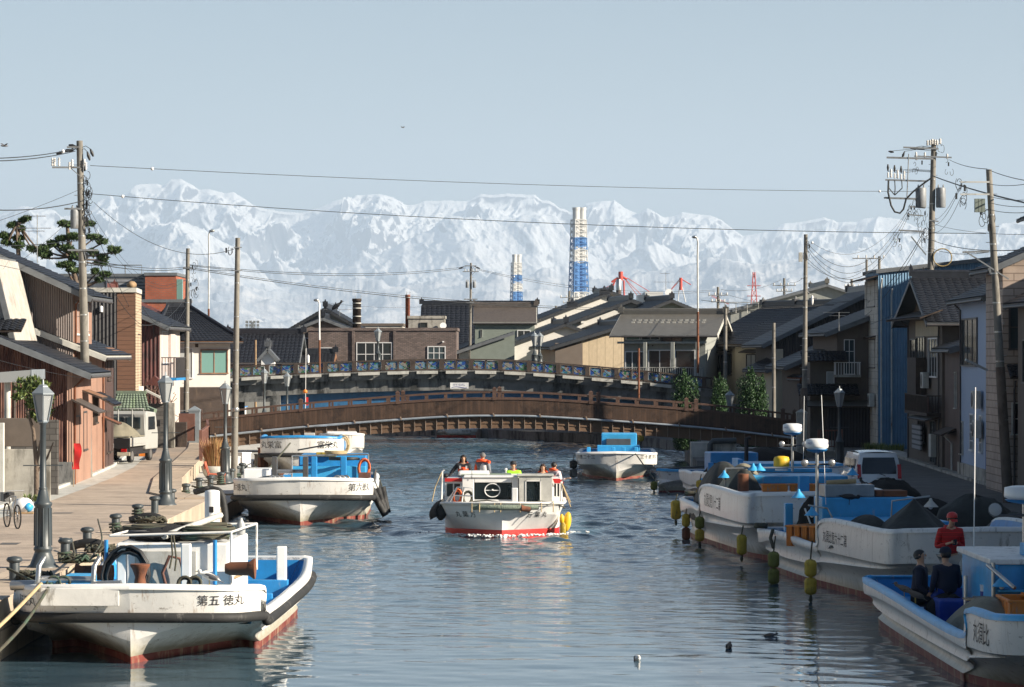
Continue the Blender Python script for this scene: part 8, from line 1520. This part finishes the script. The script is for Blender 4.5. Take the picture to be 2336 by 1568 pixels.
# ================================================================ BIRDS
def bird(name, label, loc, rz, s, cb='crow', cw='crow', ch='crow', bk='ink', float_=False, pitch=25, group=None):
    t = thing(name, label, 'bird', loc, rz, group); Mx = Matrix.Rotation(R(-pitch), 3, 'Y'); b = MB(); z0 = .0 if float_ else .13
    b.lathe([(.01,-.28),(.035,-.2),(.07,-.1),(.085,0),(.08,.08),(.05,.15),(.042,.19),(.045,.22),(.04,.26),(.015,.29)], (0,0,z0+.09), 10, M=Mx@Matrix.Rotation(R(90),3,'Y')); body = b.build('body', M[cb], t)
    hp = Mx@Vector((.25,0,0))+Vector((0,0,z0+.13)); b = MB(); b.ell(hp, (.05,.042,.042), 10, 7); hd = b.build('head', M[ch], t); b = MB(); b.lathe([(.016,0),(.003,.07)], hp+Vector((.04,0,-.005)), 6, M=Matrix.Rotation(R(98),3,'Y')); b.build('beak', M[bk], hd)
    b = MB()
    for s_ in (-1, 1): b.ell(Vector((-.06,s_*.065,z0+.09)), (.17,.022,.06), 10, 6, M=Mx)
    b.build('wings', M[cw], t)
    b = MB(); q = Mx@Vector((-.28,0,0)); b.beam(q*.7+Vector((0,0,z0+.09)), q*1.25+Vector((0,0,z0+.075)), .06, .012); b.build('tail', M[cw], t)
    if not float_:
        for s_ in (-1, 1): tubes(t, 'leg', 'beak' if cb != 'crow' else 'ink', .006, [(0,s_*.03,0),(.01,s_*.03,z0+.05)])
    t.scale = (s,)*3; return t
p = wl(A, 1.55, .25, 1.53); bird('seagull', 'white and grey gull standing on the bow of the nearest workboat', p, R(170), .85, 'gull_w', 'gull_g', 'gull_w', 'beak', pitch=20)
bird('crow', 'black crow perched upright on the crate of the middle right boat', (wx(1975,87), 87, wz(1128,87)), R(150), .95, pitch=50); bird('crow', 'black crow bending forward on the lamp rail of the middle right boat', (wx(1937,85), 85, wz(1152,85)), R(0), 1.0, pitch=-5)
bird('young_gull', 'brown mottled gull standing on the gunwale of the near right boat, farther one', wl(I_, -2.3, 12.2, 1.08), R(165), .78, 'gull_b', 'gull_b', 'gull_b', 'ink', group='young gulls'); bird('young_gull', 'brown mottled gull standing on the gunwale of the near right boat, nearer one', wl(I_, -2.3, 10.6, 1.08), R(190), .78, 'gull_b', 'gull_b', 'gull_b', 'ink', group='young gulls')
for x, y, rz, cb, lb in ((1454,1507,-85,'gull_w','pale gull floating on the water, leftmost of the three'),(1663,1479,80,'gull_b','brown duck floating with its back turned, middle of the three'),(1757,1452,0,'gull_g','dark duck floating in the reflections, rightmost of the three')):
    d = EZ*F/(y-HY); bird('water_bird', lb, (wx(x,d), d, -.02), R(rz), .55 if x > 1700 else .75, cb, 'gull_b', cb, 'ink', float_=True, pitch=5, group='birds on the water')
def flyer(label, x, y, d): t = thing('flying_bird', label, 'bird', (wx(x,d), d, wz(y,d)), R(30), 'birds in flight'); b = MB(); b.ell((0,0,0), (.25,.06,.06), 8, 5); b.build('body', M['gull_g'], t); b = MB(); b.quad((-.05,0,.02),(.1,0,.02),(.05,.5,.18),(-.08,.5,.16)); b.quad((-.05,0,.02),(.1,0,.02),(.05,-.5,.12),(-.08,-.5,.1)); b.build('wings', M['gull_g'], t)
flyer('tiny bird flying near the left edge of the sky', 10, 333, 190); flyer('tiny bird flying high in the middle of the sky', 919, 291, 400)
t = bird('perched_bird', 'small dark bird on the antenna of the white gabled house', (wx(768,258), 258, wz(711,258)), 0, 2.0, pitch=40)
# ================================================================ PEOPLE
def skin(name, J, E, m, parent, sub=1, smooth=True):
    """J: {name: (pos, radius or (rx, ry))}; E: list of pairs"""
    ks = list(J); ix = {k: i for i, k in enumerate(ks)}; me = bpy.data.meshes.new(name); me.from_pydata([J[k][0] for k in ks], [(ix[a], ix[b_]) for a, b_ in E], []); o = bpy.data.objects.new(name, me); COL.objects.link(o)
    o.modifiers.new('s', 'SKIN').use_smooth_shade = True
    if not me.skin_vertices: 
        bpy.context.view_layer.objects.active = o
    sv = me.skin_vertices[0].data if me.skin_vertices else None
    if sv is None: bpy.context.view_layer.objects.active = o; o.select_set(True); bpy.ops.mesh.customdata_skin_add(); sv = me.skin_vertices[0].data
    for k in ks: r_ = J[k][1]; sv[ix[k]].radius = r_ if hasattr(r_, '__len__') else (r_, r_); sv[ix[k]].use_root = (ix[k] == 0)
    q = o.modifiers.new('u', 'SUBSURF'); q.levels = sub; q.render_levels = sub
    dg = bpy.context.evaluated_depsgraph_get(); nm = bpy.data.meshes.new_from_object(o.evaluated_get(dg)); bpy.data.objects.remove(o); nm.materials.clear(); nm.materials.append(M[m]); r = bpy.data.objects.new(name, nm); COL.objects.link(r)
    if parent: r.parent = parent; KIDS.setdefault(parent.name, []).append(r.name)
    return r
def hand(J, E, tag_, w, d, curl=.5, s=1.0):
    """palm and five fingers from wrist w along direction d"""
    d = Vector(d).normalized(); side = d.cross(Vector((0,0,1))); side = side.normalized() if side.length > .1 else Vector((1,0,0)); nn = side.cross(d); w = Vector(w); pk = tag_+'palm'; J[pk] = (tuple(w+d*.05*s), (.030, .016)); E.append((tag_+'wr', pk))
    for i, (o_, L) in enumerate(((-.030,.068),(-.010,.078),(.010,.074),(.028,.058))):
        k1 = '%sf%da' % (tag_, i); k2 = '%sf%db' % (tag_, i); k3_ = '%sf%dc' % (tag_, i); b0 = w+d*.095*s+side*o_*s; J[k1] = (tuple(b0), .0095); J[k2] = (tuple(b0+d*L*.5*s-nn*L*.3*curl), .009); J[k3_] = (tuple(b0+d*L*(1-.5*curl)*s-nn*L*.75*curl), .0075); E += [(pk, k1), (k1, k2), (k2, k3_)]
    J[tag_+'t1'] = (tuple(w+d*.045*s-side*.045*s), .011); J[tag_+'t2'] = (tuple(w+d*.085*s-side*.055*s-nn*.02), .009); E += [(pk, tag_+'t1'), (tag_+'t1', tag_+'t2')]
def person(label, loc, rz, pose='sit', top='cl_dark', leg='cl_dark', hair='hair', hairlen=0, cap=None, vest=None, sc=1.0, tilt=0, look=0, arms=None, group=None, belly=1.0, collar=None):
    """local frame: x right, -y is where the person faces, z up; hip height by pose"""
    t = thing('person', label, 'person', loc, rz, group); hz = .92 if pose == 'stand' else .46; h = Vector((0, 0, hz)); J = {}; E = []
    lean = .05 if pose == 'stand' else .02
    J['pel'] = (tuple(h), (.15*belly, .115*belly)); J['wst'] = ((0, -lean*.3, hz+.18), (.135*belly, .105*belly)); J['cst'] = ((0, -lean, hz+.36), (.165, .115)); J['shl'] = ((0, -lean, hz+.47), (.13, .085)); J['nck'] = ((0, -lean-.01, hz+.55), .055)
    hd = Vector((0, -lean-.03-tilt*.05, hz+.66)); J['jaw'] = (tuple(hd+Vector((0,-.012,-.045))), (.062, .07)); J['hd'] = (tuple(hd+Vector((0,0,.035))), (.078, .095)); J['top'] = (tuple(hd+Vector((0,.012,.095))), (.062, .075)); E += [('pel','wst'),('wst','cst'),('cst','shl'),('shl','nck'),('nck','jaw'),('jaw','hd'),('hd','top')]
    ar = arms or {}
    for s_, k in ((-1,'l'),(1,'r')):
        sh = Vector((s_*.19, -lean, hz+.46)); el, wr = ar.get(k, ((s_*.25, -.02, hz+.18), (s_*.20, -.20, hz+.04))); J[k+'sh'] = (tuple(sh), .058); J[k+'el'] = (el, .042); J[k+'wr'] = (wr, .027); E += [('shl',k+'sh'),(k+'sh',k+'el'),(k+'el',k+'wr')]; hand(J, E, k, wr, Vector(wr)-Vector(el), .7)
        if pose == 'stand': P = [(s_*.10,0,hz-.08),(s_*.11,-.02,.50),(s_*.11,.03,.09),(s_*.12,-.13,.035)]
        else: P = [(s_*.10,-.04,hz-.02),(s_*.14,-.44,hz+.03),(s_*.14,-.48,.09),(s_*.14,-.62,.035)]
        for q, (p, r_) in enumerate(zip(P, (.085, .058, .042, .038))): J[k+'g%d' % q] = (p, r_)
        E += [('pel',k+'g0'),(k+'g0',k+'g1'),(k+'g1',k+'g2'),(k+'g2',k+'g3')]
    skin('body', J, E, 'skin', t)
    g = 1.24
    JT = {k: (J[k][0], tuple(v*g for v in J[k][1]) if hasattr(J[k][1], '__len__') else J[k][1]*1.42) for k in ('pel','wst','cst','shl','lsh','lel','rsh','rel')}
    for k in 'lr': e_, w_ = Vector(J[k+'el'][0]), Vector(J[k+'wr'][0]); JT[k+'cf'] = (tuple(e_.lerp(w_, .88)), .040)
    JT['nk'] = ((0, -lean-.0, hz+.555), .078)
    skin('jacket', JT, [('pel','wst'),('wst','cst'),('cst','shl'),('shl','nk'),('shl','lsh'),('lsh','lel'),('shl','rsh'),('rsh','rel'),('lel','lcf'),('rel','rcf')], top, t, sub=2)
    JL = {'pel': (tuple(h-Vector((0,0,.02))), (.165*belly,.125*belly))}; EL = []
    for k in 'lr':
        for q in range(3): p = J[k+'g%d' % q]; JL[k+str(q)] = (p[0], p[1]*1.22)
        EL += [('pel',k+'0'),(k+'0',k+'1'),(k+'1',k+'2')]
    skin('trousers', JL, EL, leg, t); b = MB()
    for k in 'lr': p = Vector(J[k+'g3'][0]); b.ell(p+Vector((0,.03,.0)), (.05,.13,.045), 10, 6)
    b.build('shoes', M['ink'], t)
    Mh = Matrix.Rotation(R(look), 3, 'Z') @ Matrix.Rotation(R(tilt*14), 3, 'X'); hc = hd+Vector((0,0,.035))
    f = MB(); f.lathe([(.006,.02),(.018,0),(.014,-.02)], hc+Mh@Vector((0,-.100,-.012)), 6); 
    for s_ in (-1, 1): f.ell(hc+Mh@Vector((s_*.084,.0,-.005)), (.012,.022,.032), 6, 5)
    f.build('nose_and_ears', M['skin'], t); e = MB()
    for s_ in (-1, 1): e.ell(hc+Mh@Vector((s_*.032,-.092,.012)), (.015,.008,.007), 6, 4); e.cbox(hc+Mh@Vector((s_*.034,-.094,.034)), (.028,.004,.004))
    e.build('eyes', M['hair'], t); e = MB(); e.ell(hc+Mh@Vector((0,-.088,-.058)), (.024,.01,.007), 8, 4); e.build('mouth', M['red_af'], t)
    hb_ = MB(); G = []
    for i in range(9):                      # hair shell: open over the face
        th = math.pi*.72*i/8; row = []
        for k in range(19):
            a = math.pi*(-.5)+math.pi*2*k/18; fr_ = max(0, -math.sin(a)); lim = th*(1-.52*fr_**.6); r_ = (.092+.006*math.sin(a*7+i), .108)
            row.append(hc+Mh@Vector((r_[0]*math.sin(lim)*math.cos(a), r_[1]*math.sin(lim)*math.sin(a)+.006, .098*math.cos(lim)+.012)))
        G.append([tuple(q) for q in row])
    hb_.grid(G, 0, True)
    if hairlen:
        G = []
        for j in range(5):
            row = []
            for k in range(13): a = -.25+(math.pi+.5)*k/12; row.append(tuple(hc+Mh@Vector(((.098+.008*j)*math.cos(a), .105*math.sin(a)*(1+.02*j)-.005, .01-hairlen*j/4+.01*math.sin(k*2.1)*j/4))))
            G.append(row)
        hb_.grid(G, 0, True)
    ho = hb_.build('hair', M[hair], t); so = ho.modifiers.new('solid', 'SOLIDIFY'); so.thickness = .012
    if cap:
        cb_ = MB(); cb_.lathe([(.102,.03),(.106,.05),(.095,.10),(.055,.135),(.01,.142)], hc, 16); cb_.add([tuple(hc+Mh@Vector(v)) for v in ((-.075,-.08,.04),(.075,-.08,.04),(.055,-.17,.025),(-.055,-.17,.025))], [(0,1,2,3)]); cb_.build('cap', M[cap], t)
    if vest:
        JV = {'wst': ((0,-lean*.3,hz+.16),(.175,.15)), 'cst': ((0,-lean,hz+.34),(.20,.16)), 'shl': ((0,-lean,hz+.45),(.165,.125)), 'lv': ((-.15,-lean,hz+.50),.062), 'rv': ((.15,-lean,hz+.50),.062)}
        vo = skin('life_vest', JV, [('wst','cst'),('cst','shl'),('shl','lv'),('shl','rv')], vest, t, sub=2)
        cm_ = MB(); cm_.tube([(-.13,-.04,hz+.53),(-.09,.07,hz+.57),(0,.10,hz+.58),(.09,.07,hz+.57),(.13,-.04,hz+.53)], .035, 8); cm_.build('vest_collar', M[vest], t)
        pt = MB()
        for s_ in (-1, 1): pt.cbox((s_*.10,-.205,hz+.40), (.055,.012,.10))
        pt.build('vest_patch', M['cl_white'], t)
    if collar: cm_ = MB(); cm_.tube([(-.09,-.07,hz+.53),(-.08,.05,hz+.55),(.08,.05,hz+.55),(.09,-.07,hz+.53)], .03, 6); cm_.build('collar', M[collar], t)
    t.scale = (sc*1.08,)*3; return t
def at(x, y, d, hz): return (wx(x, d), d, wz(y, d)-hz*1.08)
HS = .46+.695; HT = .92+.695
person('woman with long black hair and orange life vest at the left of the boat roof', at(1057,1045,111.5,HS), R(0), vest='vest_or', hairlen=.16, group='boat passengers', arms={'l': ((-.36,-.02,.72),(-.48,-.12,.52)), 'r': ((.24,-.05,.62),(.18,-.22,.5))})
person('grey-haired man with his back turned wearing orange vest over grey and white', at(1100,1040,113,HS), R(160), top='cl_grey', hair='hair_gr', vest=None, group='boat passengers')
person('man in dark cap and bright green jacket in the middle of the boat roof', at(1171,1061,110.5,HS), R(0), top='cl_green', cap='cl_dark', collar='red_br', group='boat passengers')
person('woman with brown hair and orange life vest at the right of the boat roof', at(1238.5,1066,110,HS), R(0), hair='hair_br', hairlen=.11, vest='vest_or', group='boat passengers')
person('dark-haired passenger turned away in orange vest stretching an arm to the right', at(1262,1062,111,HS), R(150), top='cl_pink', vest='vest_or', group='boat passengers', arms={'l': ((-.32,.05,.68),(-.50,.02,.74))})
person('child with dark hair peering over the boat roof in front of the woman', at(1247,1087,109.2,HS*.72), R(0), sc=.72, group='boat passengers')
person('man in blue jacket and hat standing behind the glass door of the boat', at(1198,1104,108.9,HT), R(-20), pose='stand', top='cl_blue', cap='cl_navy', group='boat passengers')
v = MB(); 
# vest of the man seen from behind: straps over white and grey
g_ = [o for o in bpy.data.objects if o.get('label', '').startswith('grey-haired')][0]
b = MB(); b.tube([(-.16,-.02,.98),(-.12,.1,1.0),(0,.13,1.01),(.12,.1,1.0),(.16,-.02,.98)], .05, 8); b.tube([(.17,.0,.98),(.21,.03,.75),(.19,.04,.50)], .05, 8); b.tube([(-.17,.02,.98),(-.3,.1,.95)], .05, 8); b.build('life_vest', M['vest_or'], g_); b = MB(); b.ell((-.07,.10,.70), (.12,.05,.22), 10, 8); b.build('white_panel', M['cl_white'], g_)
# fishermen on the near right boat
person('standing man in red striped jacket and red cap looking at his phone', at(2166,1184,68.5,HT*1.04), R(10), pose='stand', top='cl_red', leg='cl_beige', cap='red_br', collar='cl_red', tilt=1.6, sc=1.04, belly=1.15, arms={'l': ((-.26,.0,1.08),(-.10,-.24,1.16)), 'r': ((.26,.0,1.07),(.04,-.25,1.18))}, group='fishermen')
pm = [o for o in bpy.data.objects if o.get('label', '').startswith('standing man in red')][0]; b = MB(); b.cbox((-.01,-.36,1.19), (.07,.015,.13), rx=.6); b.build('phone', M['ink'], pm)
person('seated man with curly black hair and dark jacket looking up to the right', at(2097,1268,66.5,HS*1.12), R(75), sc=1.12, top='cl_navy', leg='cl_dark', tilt=-.8, hairlen=.03, belly=1.2, group='fishermen')
person('seated man with dark cap and blue jacket seen from behind', at(2160,1266,66,HS*1.12), R(200), sc=1.12, top='cl_navy', leg='cl_blue', cap='cl_navy', belly=1.2, group='fishermen')
person('man behind the blue wheelhouse, only the top of his shaved head showing', at(2302,1258,67.2,HS), R(30), top='cl_dark', hair='hair_gr', group='fishermen')
